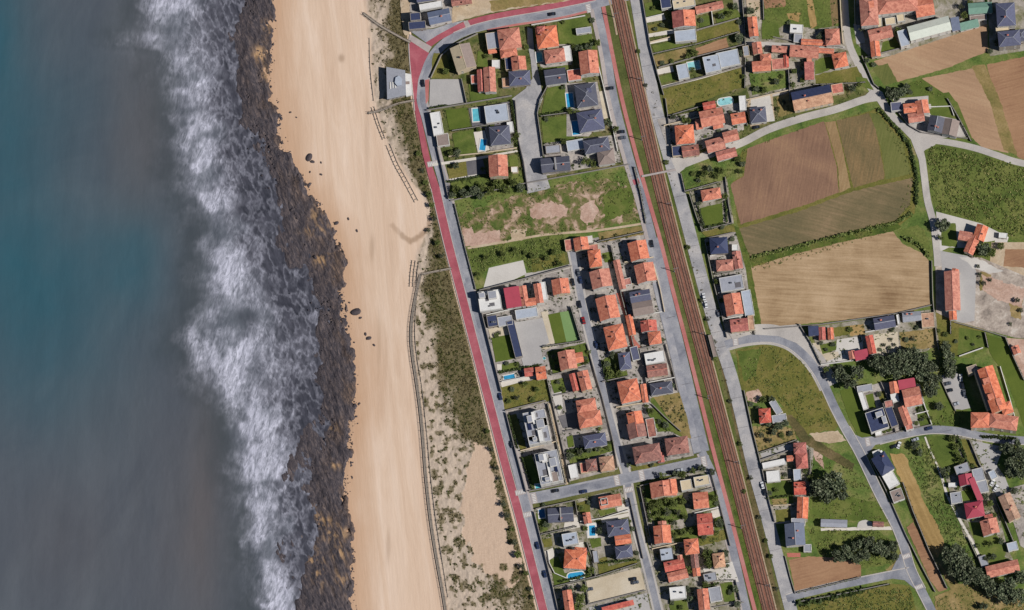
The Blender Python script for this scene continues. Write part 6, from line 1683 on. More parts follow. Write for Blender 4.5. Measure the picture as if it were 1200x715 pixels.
# ================================================================== GARDEN WALLS AND HEDGES
def WALL(pts, mat='stonewall', h=1.8, t=0.3, what=None, cat='wall', name='garden_wall'):
    root_xy = W(*pts[0])
    mb = MB(); cap = MB()
    w = [(W(*p)[0] - root_xy[0], W(*p)[1] - root_xy[1]) for p in pts]
    def strip(mb, t, z0, z1):
        q = offset_line(w, t / 2); r = offset_line(w, -t / 2)
        n = len(w)
        vs = [(x, y, z0) for x, y in q] + [(x, y, z0) for x, y in r] + [(x, y, z1) for x, y in q] + [(x, y, z1) for x, y in r]
        fs = []
        for i in range(n - 1):
            fs += [(i, i + 1, 2 * n + i + 1, 2 * n + i)[::-1], (n + i, n + i + 1, 3 * n + i + 1, 3 * n + i), (2 * n + i, 2 * n + i + 1, 3 * n + i + 1, 3 * n + i)[::-1]]
        fs += [(0, n, 3 * n, 2 * n)[::-1], (n - 1, 2 * n - 1, 4 * n - 1, 3 * n - 1)]
        mb.add(vs, fs)
    strip(mb, t, -0.2, h)
    strip(cap, t + 0.12, h + 0.003, h + 0.10)
    mx = sum(p[0] for p in pts) / len(pts); my = sum(p[1] for p in pts) / len(pts)
    colr = {'stonewall': 'grey rendered', 'white': 'white', 'cream': 'cream', 'darkwall': 'dark mossy', 'granite': 'granite'}[mat]
    lb = label_for(what or f'{colr} garden wall', mx, my)
    root = bpy.data.objects.new(name, None); COL.objects.link(root)
    root.location = root_xy + (0.0,)
    tag(root, lb, cat, 'garden and plot walls')
    mb.build('wall', mat, root)
    cap.build('coping', {'white': 'white', 'cream': 'cream'}.get(mat, 'granite'), root)
    if mat == 'darkwall':
        V = foliage_band(w, h, 0.8, 4)
        np_mesh('climbing_plant', V, np.arange(len(V)).reshape(-1, 4), [M['hedge']], root)
    return root

def foliage_band(w, h, t, k):
    """leaf faces along a line of points (metres), filling a band of height h and thickness t."""
    P, R = [], []
    for a, b in zip(w, w[1:]):
        L = math.hypot(b[0] - a[0], b[1] - a[1])
        for i in range(max(2, int(L / 0.55))):
            f = (i + random.random()) / max(2, int(L / 0.55))
            for z in (0.1, h * 0.45, h * 0.78):
                P.append((a[0] + (b[0] - a[0]) * f + random.uniform(-.2, .2), a[1] + (b[1] - a[1]) * f + random.uniform(-.2, .2), z))
                R.append(t * random.uniform(0.4, 0.75))
    P, R = np.array(P), np.array(R)
    ctr = np.repeat(P, k, 0) + rng.normal(size=(len(P) * k, 3)) * np.repeat(R, k)[:, None] * 0.45
    nr = rng.normal(size=ctr.shape); nr[:, 2] = np.abs(nr[:, 2]) + 0.4; nr /= np.linalg.norm(nr, axis=1, keepdims=True)
    a = np.cross(nr, rng.normal(size=ctr.shape)); a /= np.linalg.norm(a, axis=1, keepdims=True)
    b_ = np.cross(nr, a)
    sz = np.repeat(R, k)[:, None] * rng.uniform(0.45, 0.8, (len(ctr), 1))
    return np.stack([ctr - a * sz, ctr - b_ * sz * 0.8, ctr + a * sz, ctr + b_ * sz * 0.8], 1).reshape(-1, 3)
def HEDGE(pts, h=1.7, t=1.1, what='clipped green hedge', mat='hedge'):
    w = [W(*p) for p in pts]
    ox, oy = w[0]
    V = foliage_band([(x - ox, y - oy) for x, y in w], h, t, 5)
    o = np_mesh('hedge', V, np.arange(len(V)).reshape(-1, 4), [M[mat]])
    o.location = (ox, oy, 0)
    mx = sum(p[0] for p in pts) / len(pts); my = sum(p[1] for p in pts) / len(pts)
    tag(o, label_for(what, mx, my), 'hedge', 'garden hedges')

# coastal road frontage and plots inside the bend
WALL([(505, 92), (517, 66), (530, 54), (560, 40)], 'stonewall', 1.6)
WALL([(541, 93), (547, 121)], 'stonewall', 1.8)
WALL([(500, 130), (547, 122), (600, 113)], 'stonewall', 1.8)
WALL([(502, 133), (512, 170), (520, 205), (526, 234)], 'stonewall', 1.8)
WALL([(530, 154), (556, 150), (580, 146)], 'darkwall', 1.8)
WALL([(526, 184), (566, 180), (606, 174)], 'cream', 1.6)
WALL([(604, 118), (608, 165), (614, 190), (619, 224)], 'stonewall', 1.8)
WALL([(623, 30), (686, 19)], 'white', 1.5)
WALL([(637, 84), (641, 103), (633, 118), (630, 134), (634, 162), (637, 184)], 'darkwall', 1.9)
WALL([(634, 137), (672, 132)], 'darkwall', 1.7)
WALL([(697, 60), (707, 100), (716, 140), (724, 178)], 'white', 1.5)
WALL([(528, 236), (606, 217), (640, 211), (738, 193)], 'stonewall', 1.2)
WALL([(533, 240), (545, 290), (558, 340)], 'darkwall', 1.4)
WALL([(743, 196), (751, 228), (757, 262)], 'darkwall', 1.4)
WALL([(560, 344), (566, 372), (578, 420), (588, 460)], 'stonewall', 2.2)
WALL([(562, 341), (620, 326), (670, 312)], 'stonewall', 2.0)
WALL([(570, 370), (600, 363)], 'white', 1.8)
WALL([(669, 360), (681, 400)], 'darkwall', 2.2)
WALL([(636, 407), (684, 400)], 'darkwall', 2.0)
WALL([(588, 448), (632, 439)], 'white', 1.5)
WALL([(646, 440), (690, 430)], 'stonewall', 1.6)
WALL([(641, 443), (648, 474)], 'darkwall', 1.8)
WALL([(592, 482), (640, 470)], 'stonewall', 1.8)
WALL([(593, 484), (602, 520), (610, 550), (617, 577)], 'stonewall', 1.8)
WALL([(610, 529), (652, 518)], 'cream', 1.6)
WALL([(642, 474), (650, 508), (658, 544), (663, 566)], 'darkwall', 1.7)
WALL([(648, 474), (656, 508), (664, 544), (668, 566)], 'stonewall', 1.5)
WALL([(650, 464), (698, 455)], 'stonewall', 1.6)
WALL([(662, 506), (710, 498)], 'stonewall', 1.6)
WALL([(620, 576), (664, 567)], 'stonewall', 1.5)
WALL([(688, 404), (697, 436), (706, 466), (718, 514), (724, 548)], 'stonewall', 1.4)
# middle block
WALL([(716, 288), (722, 316), (728, 345)], 'darkwall', 2.0)
WALL([(700, 284), (755, 272)], 'darkwall', 1.8)
WALL([(690, 340), (718, 334)], 'cream', 1.6)
WALL([(732, 308), (766, 302)], 'cream', 1.6)
WALL([(738, 334), (770, 328)], 'cream', 1.6)
WALL([(728, 345), (736, 376), (743, 408)], 'darkwall', 1.8)
WALL([(741, 372), (776, 366)], 'white', 1.6)
WALL([(700, 378), (722, 374)], 'cream', 1.6)
WALL([(746, 410), (782, 403)], 'stonewall', 1.7)
WALL([(750, 410), (756, 440), (762, 470)], 'stonewall', 1.8)
WALL([(706, 448), (738, 441)], 'stonewall', 1.6)
WALL([(760, 449), (791, 443)], 'white', 1.7)
WALL([(722, 478), (758, 472)], 'cream', 1.6)
WALL([(764, 474), (780, 490), (798, 506)], 'stonewall', 1.6)
WALL([(780, 404), (790, 440), (794, 458)], 'stonewall', 1.5)
WALL([(766, 310), (774, 340), (779, 366)], 'cream', 1.4)
# south west block
WALL([(626, 600), (636, 640), (648, 688), (654, 715)], 'stonewall', 1.8)
WALL([(628, 597), (674, 587), (677, 604)], 'stonewall', 1.8)
WALL([(634, 627), (676, 617)], 'darkwall', 1.7)
WALL([(642, 646), (644, 660), (650, 672), (664, 678)], 'white', 1.2)
WALL([(650, 688), (700, 676), (747, 661)], 'darkwall', 1.8)
WALL([(688, 636), (694, 654), (698, 676)], 'darkwall', 1.8)
WALL([(680, 612), (706, 608), (738, 598)], 'white', 1.7)
WALL([(738, 584), (746, 620), (754, 655)], 'stonewall', 1.5)
WALL([(688, 709), (757, 692)], 'granite', 1.4)
WALL([(686, 682), (690, 708)], 'darkwall', 1.6)
# south middle block
WALL([(750, 572), (758, 610), (764, 640)], 'stonewall', 1.9)
WALL([(750, 570), (790, 560), (828, 550)], 'stonewall', 1.6)
WALL([(806, 580), (836, 572)], 'stonewall', 1.5)
WALL([(814, 602), (842, 595)], 'white', 1.6)
WALL([(764, 644), (800, 636)], 'cream', 1.6)
WALL([(834, 556), (846, 600), (856, 640)], 'stonewall', 1.5)
WALL([(824, 668), (858, 660)], 'white', 1.8)
WALL([(822, 682), (862, 680), (868, 704)], 'stonewall', 1.6)
WALL([(776, 684), (806, 678)], 'stonewall', 1.6)
WALL([(836, 712), (872, 706)], 'stonewall', 1.4)
# east of the railway, north
WALL([(752, -6), (757, 24), (762, 54), (771, 88), (778, 112)], 'stonewall', 1.8)
WALL([(757, 22), (778, 17)], 'white', 1.5)
WALL([(762, 50), (786, 44)], 'cream', 1.4)
WALL([(775, 104), (820, 92), (870, 78)], 'stonewall', 1.7)
WALL([(772, 80), (820, 66), (876, 52)], 'stonewall', 1.6)
WALL([(764, 64), (800, 56), (818, 52), (866, 38)], 'darkwall', 1.4)
WALL([(869, -10), (872, 24), (874, 60), (873, 104)], 'darkwall', 2.0)
WALL([(894, -10), (895, 24)], 'darkwall', 1.8)
WALL([(816, 36), (866, 22)], 'stonewall', 1.5)
WALL([(834, 14), (836, 30)], 'white', 1.8)
WALL([(924, 80), (926, 120)], 'darkwall', 2.0)
WALL([(874, 118), (926, 106)], 'cream', 1.5)
WALL([(876, 120), (873, 134), (876, 148)], 'darkwall', 1.8)
WALL([(953, 100), (1000, 98), (1014, 97)], 'darkwall', 1.4)
WALL([(984, -10), (986, 30), (988, 52)], 'cream', 1.6)
WALL([(1001, -10), (1002, 30)], 'cream', 2.4)
WALL([(906, 44), (944, 52), (988, 56)], 'stonewall', 1.6)
WALL([(1010, 66), (1024, 99), (1030, 104)], 'stonewall', 1.6)
WALL([(1014, 68), (1060, 56)], 'stonewall', 1.6)
WALL([(1044, 118), (1054, 134), (1066, 148), (1080, 156), (1134, 163)], 'stonewall', 1.6)
WALL([(1110, 116), (1122, 136), (1138, 166)], 'darkwall', 1.5)
WALL([(1086, 126), (1114, 125), (1118, 136)], 'white', 1.2)
# lane corner and cobbled road side
WALL([(778, 148), (820, 138)], 'cream', 1.7)
WALL([(780, 116), (784, 146), (788, 182)], 'stonewall', 1.6)
WALL([(782, 137), (840, 120)], 'darkwall', 1.7)
WALL([(798, 204), (803, 226)], 'darkwall', 1.7)
WALL([(803, 225), (842, 214)], 'darkwall', 1.7)
WALL([(808, 228), (816, 254), (823, 272)], 'darkwall', 1.8)
WALL([(850, 208), (854, 240), (858, 262)], 'stonewall', 1.7)
WALL([(824, 270), (858, 262)], 'darkwall', 1.5)
WALL([(826, 282), (836, 330), (846, 370), (852, 396)], 'stonewall', 1.7)
WALL([(828, 280), (860, 273)], 'stonewall', 1.6)
WALL([(832, 301), (852, 296)], 'white', 1.7)
WALL([(838, 322), (872, 315)], 'darkwall', 1.6)
WALL([(842, 344), (870, 338)], 'white', 1.7)
WALL([(848, 375), (874, 370)], 'white', 1.6)
WALL([(884, 384), (884, 392)], 'darkwall', 1.4)
# south of the straw field
WALL([(936, 380), (950, 402), (962, 427)], 'darkwall', 1.6)
WALL([(896, 386), (960, 381), (1050, 368), (1092, 358)], 'granite', 1.3)
WALL([(1092, 306), (1093, 350), (1098, 400), (1100, 410)], 'granite', 1.6)
WALL([(962, 428), (1000, 423)], 'white', 1.4)
WALL([(1014, 390), (1052, 383)], 'white', 1.6)
WALL([(1114, 368), (1114, 392)], 'darkwall', 2.0)
WALL([(1118, 378), (1154, 388), (1180, 396)], 'granite', 1.5)
WALL([(1154, 390), (1158, 408)], 'darkwall', 1.8)
WALL([(1178, 396), (1188, 420), (1200, 446)], 'darkwall', 2.0)
WALL([(1124, 418), (1152, 408)], 'white', 1.5)
WALL([(1000, 452), (1014, 480), (1026, 512)], 'stonewall', 1.8)
WALL([(1082, 472), (1092, 498)], 'white', 1.5)
WALL([(1032, 448), (1042, 470), (1050, 508)], 'stonewall', 1.7)
WALL([(1072, 486), (1088, 482)], 'white', 1.4)
WALL([(1026, 513), (1060, 505), (1092, 498)], 'granite', 1.2)
WALL([(1172, 430), (1184, 470), (1192, 500)], 'white', 1.6)
WALL([(1104, 448), (1112, 466), (1120, 482)], 'stonewall', 1.2)
# cobbled road lower east side
WALL([(872, 458), (882, 505), (892, 545), (902, 590), (908, 612)], 'stonewall', 1.5)
WALL([(888, 532), (934, 516)], 'darkwall', 1.7)
WALL([(890, 540), (926, 528)], 'stonewall', 1.7)
WALL([(896, 564), (936, 562)], 'cream', 1.6)
WALL([(906, 593), (930, 592)], 'cream', 1.4)
WALL([(949, 528), (950, 550), (946, 580)], 'darkwall', 1.8)
WALL([(920, 652), (926, 676), (932, 696)], 'granite', 1.2)
WALL([(934, 695), (980, 684), (1008, 677)], 'darkwall', 1.6)
WALL([(936, 706), (990, 696), (1042, 685)], 'darkwall', 2.0)
WALL([(1020, 540), (1034, 566), (1046, 592), (1062, 628), (1082, 668), (1096, 694)], 'granite', 1.5)
WALL([(1058, 566), (1070, 600), (1088, 644), (1110, 690)], 'darkwall', 1.8)
WALL([(1136, 516), (1148, 545), (1156, 556)], 'stonewall', 1.8)
WALL([(1134, 630), (1146, 656), (1152, 668)], 'stonewall', 1.6)
WALL([(1166, 586), (1178, 612), (1188, 636)], 'darkwall', 2.0)
HEDGE([(502, 128), (524, 124)], 1.8)
HEDGE([(600, 118), (604, 150), (606, 172)], 1.8)
HEDGE([(524, 214), (570, 206), (612, 198)], 2.0)
HEDGE([(632, 136), (668, 130)], 1.8)
HEDGE([(584, 437), (632, 428)], 1.6)
HEDGE([(596, 486), (606, 525)], 1.7)
HEDGE([(612, 536), (624, 574)], 1.7)
HEDGE([(656, 682), (692, 674)], 1.8)
HEDGE([(702, 660), (746, 656)], 1.5)
HEDGE([(754, 574), (762, 612)], 1.8)
HEDGE([(824, 688), (842, 684)], 1.6)
HEDGE([(818, 242), (826, 268), (850, 262)], 1.6)
HEDGE([(850, 236), (852, 262)], 1.6)
HEDGE([(880, 302), (930, 290), (985, 276), (1048, 262), (1068, 250)], 0.5, 1.6, 'scruffy field hedge', 'tuftdark')
HEDGE([(1030, 128), (1050, 150), (1066, 170), (1074, 205), (1074, 240)], 1.2, 1.6, 'dark roadside hedge')
HEDGE([(1122, 512), (1136, 548)], 2.0, 1.4, 'dark lawn edge hedge')
HEDGE([(898, 585), (930, 580)], 1.4)
HEDGE([(706, 424), (712, 446)], 1.8, 1.6)
HEDGE([(664, 530), (718, 518)], 1.7, 1.4)
HEDGE([(1024, 512), (1014, 488)], 1.4)
HEDGE([(1150, 512), (1190, 514)], 1.5, 1.4)
HEDGE([(1088, 300), (1078, 288), (1060, 278)], 0.8, 2.0, 'scruffy bank hedge', 'tuftdark')
HEDGE([(936, 708), (970, 701), (1012, 692)], 1.6, 2.4, 'dense dark roadside hedge')

# ================================================================== TREES
def make_tree(seed, mat, dense):
    r = np.random.default_rng(seed)
    # unit crown: radius 1, from z 0.35 to about 1.9
    nb = 16 if dense else 11
    bc = []
    for i in range(nb):
        th = r.uniform(0, 6.28); rad = math.sqrt(r.uniform(0, 1)) * 0.72
        bc.append((rad * math.cos(th), rad * math.sin(th), 0.7 + r.uniform(0, 0.85) * (1 - 0.5 * rad), r.uniform(0.26, 0.44)))
    C = []
    for x, y, z, s_ in bc:
        n = 62 if dense else 46
        d = r.normal(size=(n, 3)); d /= np.linalg.norm(d, axis=1, keepdims=True)
        C.append(np.array([x, y, z]) + d * s_ * r.uniform(0.55, 1.08, (n, 1)) * np.array([1, 1, 0.8]))
    C = np.concatenate(C)
    nr = r.normal(size=C.shape); nr[:, 2] = np.abs(nr[:, 2]) + 0.35; nr /= np.linalg.norm(nr, axis=1, keepdims=True)
    a = np.cross(nr, r.normal(size=C.shape)); a /= np.linalg.norm(a, axis=1, keepdims=True)
    b_ = np.cross(nr, a)
    sz = r.uniform(0.05, 0.13, (len(C), 1))
    V = np.stack([C - a * sz, C - b_ * sz * .8, C + a * sz, C + b_ * sz * .8], 1).reshape(-1, 3)
    o = np_mesh('crown', V, np.arange(len(V)).reshape(-1, 4), [M[mat]])
    crown = o.data
    bpy.data.objects.remove(o)
    mb = MB()
    def limb(p, q, r0, r1):
        A, B_ = Vector(p), Vector(q); d = (B_ - A).normalized()
        u = d.orthogonal().normalized(); v_ = d.cross(u)
        n = 6
        vs = [tuple(A + (u * math.cos(t) + v_ * math.sin(t)) * r0) for t in np.linspace(0, 2 * math.pi, n, endpoint=False)] + [tuple(B_ + (u * math.cos(t) + v_ * math.sin(t)) * r1) for t in np.linspace(0, 2 * math.pi, n, endpoint=False)]
        mb.add(vs, [(i, (i + 1) % n, n + (i + 1) % n, n + i) for i in range(n)] + [tuple(range(n, 2 * n))])
    limb((0, 0, -0.05), (0.02, 0.01, 0.55), 0.075, 0.055)
    for x, y, z, s_ in bc[:6]:
        limb((0.02, 0.01, 0.5), (x * 0.85, y * 0.85, z), 0.045, 0.015)
    trunk = mb.mesh('trunk', ['bark'])
    return crown, trunk
TPL = {'dark': [make_tree(s_, 'leafdark', True) for s_ in (1, 2, 3, 4)], 'green': [make_tree(s_, 'leafgreen', s_ % 2 == 0) for s_ in (11, 12, 13, 14)], 'grey': [make_tree(s_, 'leafgrey', False) for s_ in (21, 22)]}
TW = {'dark': ('dark evergreen tree', 'dark evergreen shrub'), 'green': ('leafy green tree', 'small green garden shrub'), 'grey': ('sparse grey green tree', 'grey green shrub')}
def TREE(px, py, r, kind='green', hk=1.0):
    """r: crown radius in photo pixels."""
    R = r * S * 1.12
    size = ('big ' if r >= 8.5 else 'small ' if r < 4.5 and r >= 3.4 else '')
    small = r < 3.4
    what = TW[kind][1] if small else size + TW[kind][0]
    root = bpy.data.objects.new('shrub' if small else 'tree', None); COL.objects.link(root)
    hz = R * hk * (0.8 if small else 1.15)
    # foot stands under the crown; the view's lean moves the crown up-left in the photo
    x, y = W(px, py)
    root.location = (x + hz * 1.0 * TILT_E, y - hz * 1.0 * TILT_S, 0)
    root.rotation_euler = (0, 0, random.uniform(0, 6.28))
    c, t = random.choice(TPL[kind])
    crown = link('crown', c, root); crown.scale = (R, R, hz)
    tr = link('trunk', t, root); tr.scale = (R * 0.7, R * 0.7, hz)
    tag(root, label_for(what, px, py), 'shrub' if small else 'tree', 'garden shrubs' if small else 'trees')
T = TREE
# dark belt behind the L shaped crimson house
for x, y, r in [(983, 439, 8), (994, 446, 9), (1004, 436, 8), (1026, 424, 9), (1036, 431, 9), (1047, 424, 10), (1058, 418, 9), (1069, 416, 9), (1079, 423, 10), (1088, 432, 9), (1094, 444, 9), (1050, 436, 8), (1064, 430, 9), (1080, 440, 8), (1108, 406, 6), (1111, 416, 7), (1112, 428, 8), (1114, 438, 6), (1090, 456, 9), (1100, 476, 5)]:
    T(x, y, r, 'dark')
for x, y, r in [(962, 569, 12), (976, 564, 12), (983, 577, 10), (970, 580, 9), (954, 575, 7)]:
    T(x, y, r, 'dark')
for x, y, r in [(982, 651, 8), (993, 646, 8), (1004, 640, 7), (1012, 650, 7), (1018, 636, 8), (1028, 640, 8), (1036, 646, 7), (1045, 640, 7), (1002, 655, 6), (1048, 652, 5)]:
    T(x, y, r, 'dark')
for x, y, r in [(1112, 650, 10), (1122, 644, 8), (1124, 658, 11), (1134, 664, 11), (1142, 674, 10), (1118, 668, 9), (1131, 676, 9), (1152, 680, 8), (1160, 688, 9), (1172, 692, 10), (1184, 688, 11), (1192, 698, 9), (1180, 700, 8), (1152, 711, 5), (1195, 676, 8)]:
    T(x, y, r, 'dark')
for x, y, r in [(1178, 525, 7), (1187, 523, 9), (1196, 534, 10), (1186, 540, 9), (1194, 552, 9), (1184, 552, 7)]:
    T(x, y, r, 'dark')
for x, y, r in [(1104, 264, 8), (1102, 278, 4), (1152, 292, 8), (1160, 296, 6), (1146, 298, 5), (1172, 288, 4)]:
    T(x, y, r, 'dark' if r > 6 else 'green')
for x, y, r in [(1048, 112, 7), (1056, 108, 6), (1040, 108, 6), (1062, 102, 4), (1066, 108, 3), (1090, 104, 3)]:
    T(x, y, r, 'dark')
# gardens in the west blocks
for x, y, r in [(536, 180, 4.5), (528, 180, 3.5), (534, 194, 4), (537, 176, 3), (566, 198, 3), (602, 165, 5), (606, 158, 4), (576, 146, 3), (561, 152, 3)]:
    T(x, y, r, random.choice(['dark', 'green']))
for x, y, r in [(535, 222, 5), (545, 226, 6), (556, 224, 6), (566, 219, 5), (574, 224, 6), (584, 216, 5.5), (592, 222, 6), (602, 214, 5), (610, 220, 5), (530, 229, 4), (598, 205, 4), (562, 229, 5)]:
    T(x, y, r, random.choice(['green', 'green', 'dark']))
for x, y, r in [(522, 84, 4), (530, 80, 3), (556, 74, 4), (566, 84, 3.4), (570, 66, 3), (578, 108, 3), (585, 38, 3.5), (617, 55, 3)]:
    T(x, y, r, 'green')
for x, y, r in [(672, 55, 4), (678, 58, 5), (690, 54, 5), (700, 50, 4), (660, 26, 2.6), (694, 24, 3), (634, 81, 3), (668, 130, 4), (675, 131, 4), (660, 166, 4), (640, 140, 2.6), (712, 145, 5), (722, 152, 4), (686, 189, 6), (696, 192, 4), (660, 102, 3)]:
    T(x, y, r, random.choice(['green', 'dark']))
for x, y, r in [(560, 322, 3.5), (570, 302, 4), (640, 302, 3.5), (650, 296, 4), (656, 310, 4), (624, 300, 3.5), (616, 296, 3), (590, 297, 4), (603, 293, 3.5)]:
    T(x, y, r, 'green')
for x, y, r in [(582, 393, 3), (585, 390, 2.6), (594, 426, 2.6), (600, 412, 2.4), (606, 427, 3), (644, 436, 3.4), (652, 430, 3), (648, 418, 3), (672, 411, 3.4), (686, 424, 3.4), (690, 412, 3), (686, 420, 2.6), (654, 448, 3), (660, 456, 2.8), (688, 440, 2.6), (690, 455, 2.6), (656, 478, 3), (703, 502, 3), (706, 490, 2.6), (690, 527, 4), (700, 525, 4), (680, 530, 4), (668, 535, 4.5), (712, 524, 3), (600, 456, 3), (616, 450, 4), (630, 456, 3.6), (606, 466, 3.4), (624, 468, 3.2), (596, 470, 3)]:
    T(x, y, r, random.choice(['green', 'green', 'grey', 'dark']))
for x, y, r in [(711, 427, 4), (718, 416, 4), (715, 438, 4.5), (726, 438, 4), (722, 430, 3.4), (710, 301, 2.8), (764, 396, 2.6), (776, 398, 2.6), (762, 482, 4), (758, 476, 3), (780, 498, 4), (772, 494, 3), (788, 452, 3), (750, 540, 3), (764, 545, 2.8), (737, 545, 3)]:
    T(x, y, r, random.choice(['green', 'dark']))
for x, y, r in [(640, 615, 4), (634, 619, 3), (637, 592, 2.6), (681, 595, 3), (690, 589, 2.6), (686, 619, 3), (702, 622, 4), (738, 612, 3), (741, 620, 3), (668, 690, 4), (680, 700, 6), (684, 690, 4.5), (678, 710, 5), (691, 648, 2.6), (660, 660, 2.8), (693, 668, 4), (746, 648, 2.8)]:
    T(x, y, r, random.choice(['green', 'dark']))
for x, y, r in [(764, 594, 4), (772, 590, 4.5), (780, 586, 4), (790, 590, 5), (770, 602, 4), (782, 600, 5), (794, 600, 4), (800, 588, 4), (778, 610, 4), (790, 612, 3.4), (802, 606, 3.4), (762, 604, 3)]:
    T(x, y, r, random.choice(['green', 'grey', 'green']))
for x, y, r in [(776, 557, 5), (792, 554, 4), (800, 556, 4), (812, 552, 4), (822, 549, 4.5), (834, 553, 4), (801, 570, 4), (790, 627, 4), (800, 624, 4), (810, 622, 4), (843, 613, 5), (838, 584, 4), (840, 590, 3), (825, 628, 3.4), (840, 624, 3.4), (829, 648, 6), (830, 660, 6), (850, 648, 4), (852, 662, 3), (806, 668, 5), (806, 690, 4), (808, 702, 4), (855, 694, 3), (788, 706, 3), (862, 690, 4), (864, 708, 4), (826, 684, 4), (798, 712, 3)]:
    T(x, y, r, random.choice(['green', 'dark']))
# east side
for x, y, r in [(766, 10, 3), (772, 6, 3), (776, 30, 3), (768, 34, 2.8), (822, 24, 3), (845, 20, 4), (856, 16, 4), (862, 8, 4), (866, 26, 3), (806, 66, 4), (814, 62, 4), (788, 72, 3), (776, 74, 3), (812, 82, 3), (828, 82, 2.6), (866, 45, 5), (870, 62, 4), (879, 13, 4.5), (909, 96, 4), (896, 106, 4), (886, 104, 3.4), (916, 90, 3), (872, 90, 3)]:
    T(x, y, r, random.choice(['green', 'dark']))
for x, y, r in [(930, 100, 4), (930, 84, 3.4), (940, 94, 3), (924, 26, 2.4), (964, 38, 4), (960, 44, 4), (998, 104, 4), (1006, 100, 3.4), (1010, 34, 4), (1016, 72, 3.4), (1024, 76, 3), (1052, 38, 5), (1130, 18, 4), (1126, 8, 4), (1136, 4, 4), (1160, 4, 4), (1168, 50, 4), (1160, 60, 3), (968, 105, 2.6), (912, 128, 3), (918, 120, 3)]:
    T(x, y, r, random.choice(['green', 'dark', 'grey']))
for x, y, r in [(788, 138, 3.4), (800, 140, 4), (806, 142, 3.4), (820, 130, 3), (846, 130, 3), (856, 132, 2.6), (842, 152, 3), (826, 160, 2.6), (862, 148, 3), (864, 186, 4), (870, 192, 3.6), (868, 202, 3.6), (826, 205, 5), (832, 198, 4), (838, 206, 4), (845, 200, 3.6), (818, 212, 3), (812, 204, 3)]:
    T(x, y, r, random.choice(['green', 'dark']))
for x, y, r in [(844, 232, 3), (850, 230, 3.4), (818, 238, 3), (822, 262, 3.4), (832, 267, 3), (846, 266, 3), (852, 284, 3), (858, 280, 3), (829, 286, 2.6), (830, 296, 2.6), (862, 332, 4), (868, 334, 3), (840, 330, 3.4), (868, 350, 3), (845, 352, 2.6)]:
    T(x, y, r, random.choice(['green', 'dark']))
for x, y, r in [(962, 402, 2.6), (976, 404, 3), (968, 410, 2.4), (996, 386, 3), (1028, 382, 3), (1046, 386, 3), (1062, 398, 3), (1070, 397, 3.2), (1044, 398, 2.6), (1036, 404, 2.4), (1042, 408, 2.4), (1032, 410, 2.4), (1048, 404, 2.4), (1052, 410, 3), (1074, 384, 2.6), (968, 432, 4), (976, 432, 4), (984, 430, 3.4)]:
    T(x, y, r, random.choice(['green', 'grey', 'dark']))
for x, y, r in [(894, 468, 4), (888, 478, 3), (884, 494, 3), (900, 496, 4), (912, 500, 5), (906, 506, 4), (920, 496, 4), (880, 474, 3), (904, 468, 4), (892, 510, 3.6), (902, 516, 3.4), (916, 510, 3), (926, 508, 3), (920, 556, 3), (914, 560, 2.6), (916, 546, 2.4), (944, 552, 4), (950, 560, 4), (926, 564, 2.6), (902, 578, 3), (910, 574, 3)]:
    T(x, y, r, random.choice(['green', 'grey', 'dark']))
for x, y, r in [(1036, 505, 3), (1042, 503, 3), (1058, 503, 3), (1030, 462, 3), (1036, 470, 3), (1078, 480, 3), (1084, 488, 3), (1080, 492, 2.6), (1074, 496, 2.6), (1090, 490, 3), (1108, 392, 3), (1100, 388, 3), (1120, 400, 2.4), (1134, 396, 2.4), (1148, 395, 2.4), (1140, 404, 2)]:
    T(x, y, r, random.choice(['green', 'dark']))
for x, y, r in [(1116, 514, 4), (1120, 524, 4), (1122, 532, 4), (1126, 540, 4.5), (1104, 552, 4.5), (1108, 558, 4), (1112, 550, 3), (1072, 522, 5), (1078, 530, 4), (1140, 546, 3), (1134, 574, 3), (1122, 572, 3), (1154, 582, 4), (1160, 590, 4), (1164, 604, 3.4), (1166, 624, 4), (1172, 634, 4), (1160, 638, 4), (1156, 654, 4), (1164, 652, 3.4), (1146, 640, 3), (1140, 608, 3), (1188, 575, 4)]:
    T(x, y, r, random.choice(['green', 'dark', 'green']))
for x, y, r in [(1148, 322, 3), (1152, 332, 3.4), (1146, 312, 2.6), (1160, 328, 2.6), (1192, 352, 3.4), (1196, 364, 3), (1184, 380, 2.6)]:
    T(x, y, r, 'grey')
# brush along the railway and red path
for x, y, r in [(748, 60, 2.6), (757, 100, 2.6), (781, 190, 2.8), (806, 290, 2.8), (822, 352, 2.6), (829, 374, 3), (838, 420, 3), (856, 470, 2.8), (868, 520, 3), (880, 560, 3), (890, 606, 3), (898, 634, 3), (903, 652, 3), (910, 690, 3), (836, 400, 3), (872, 576, 3)]:
    T(x, y, r, random.choice(['grey', 'green']))
for x, y, r in [(571, 505, 3), (576, 526, 3.4), (582, 548, 3.4), (585, 560, 3), (590, 590, 4), (594, 604, 4), (600, 620, 3.4), (603, 636, 4), (607, 650, 4), (612, 664, 4), (616, 672, 3.4), (624, 700, 3), (621, 690, 3), (506, 240, 3.6), (509, 256, 3.6), (503, 228, 3.4), (513, 284, 3.4), (518, 300, 3.4), (495, 200, 3.2), (490, 180, 3), (499, 214, 3), (502, 270, 3)]:
    T(x, y, r, random.choice(['green', 'grey']))

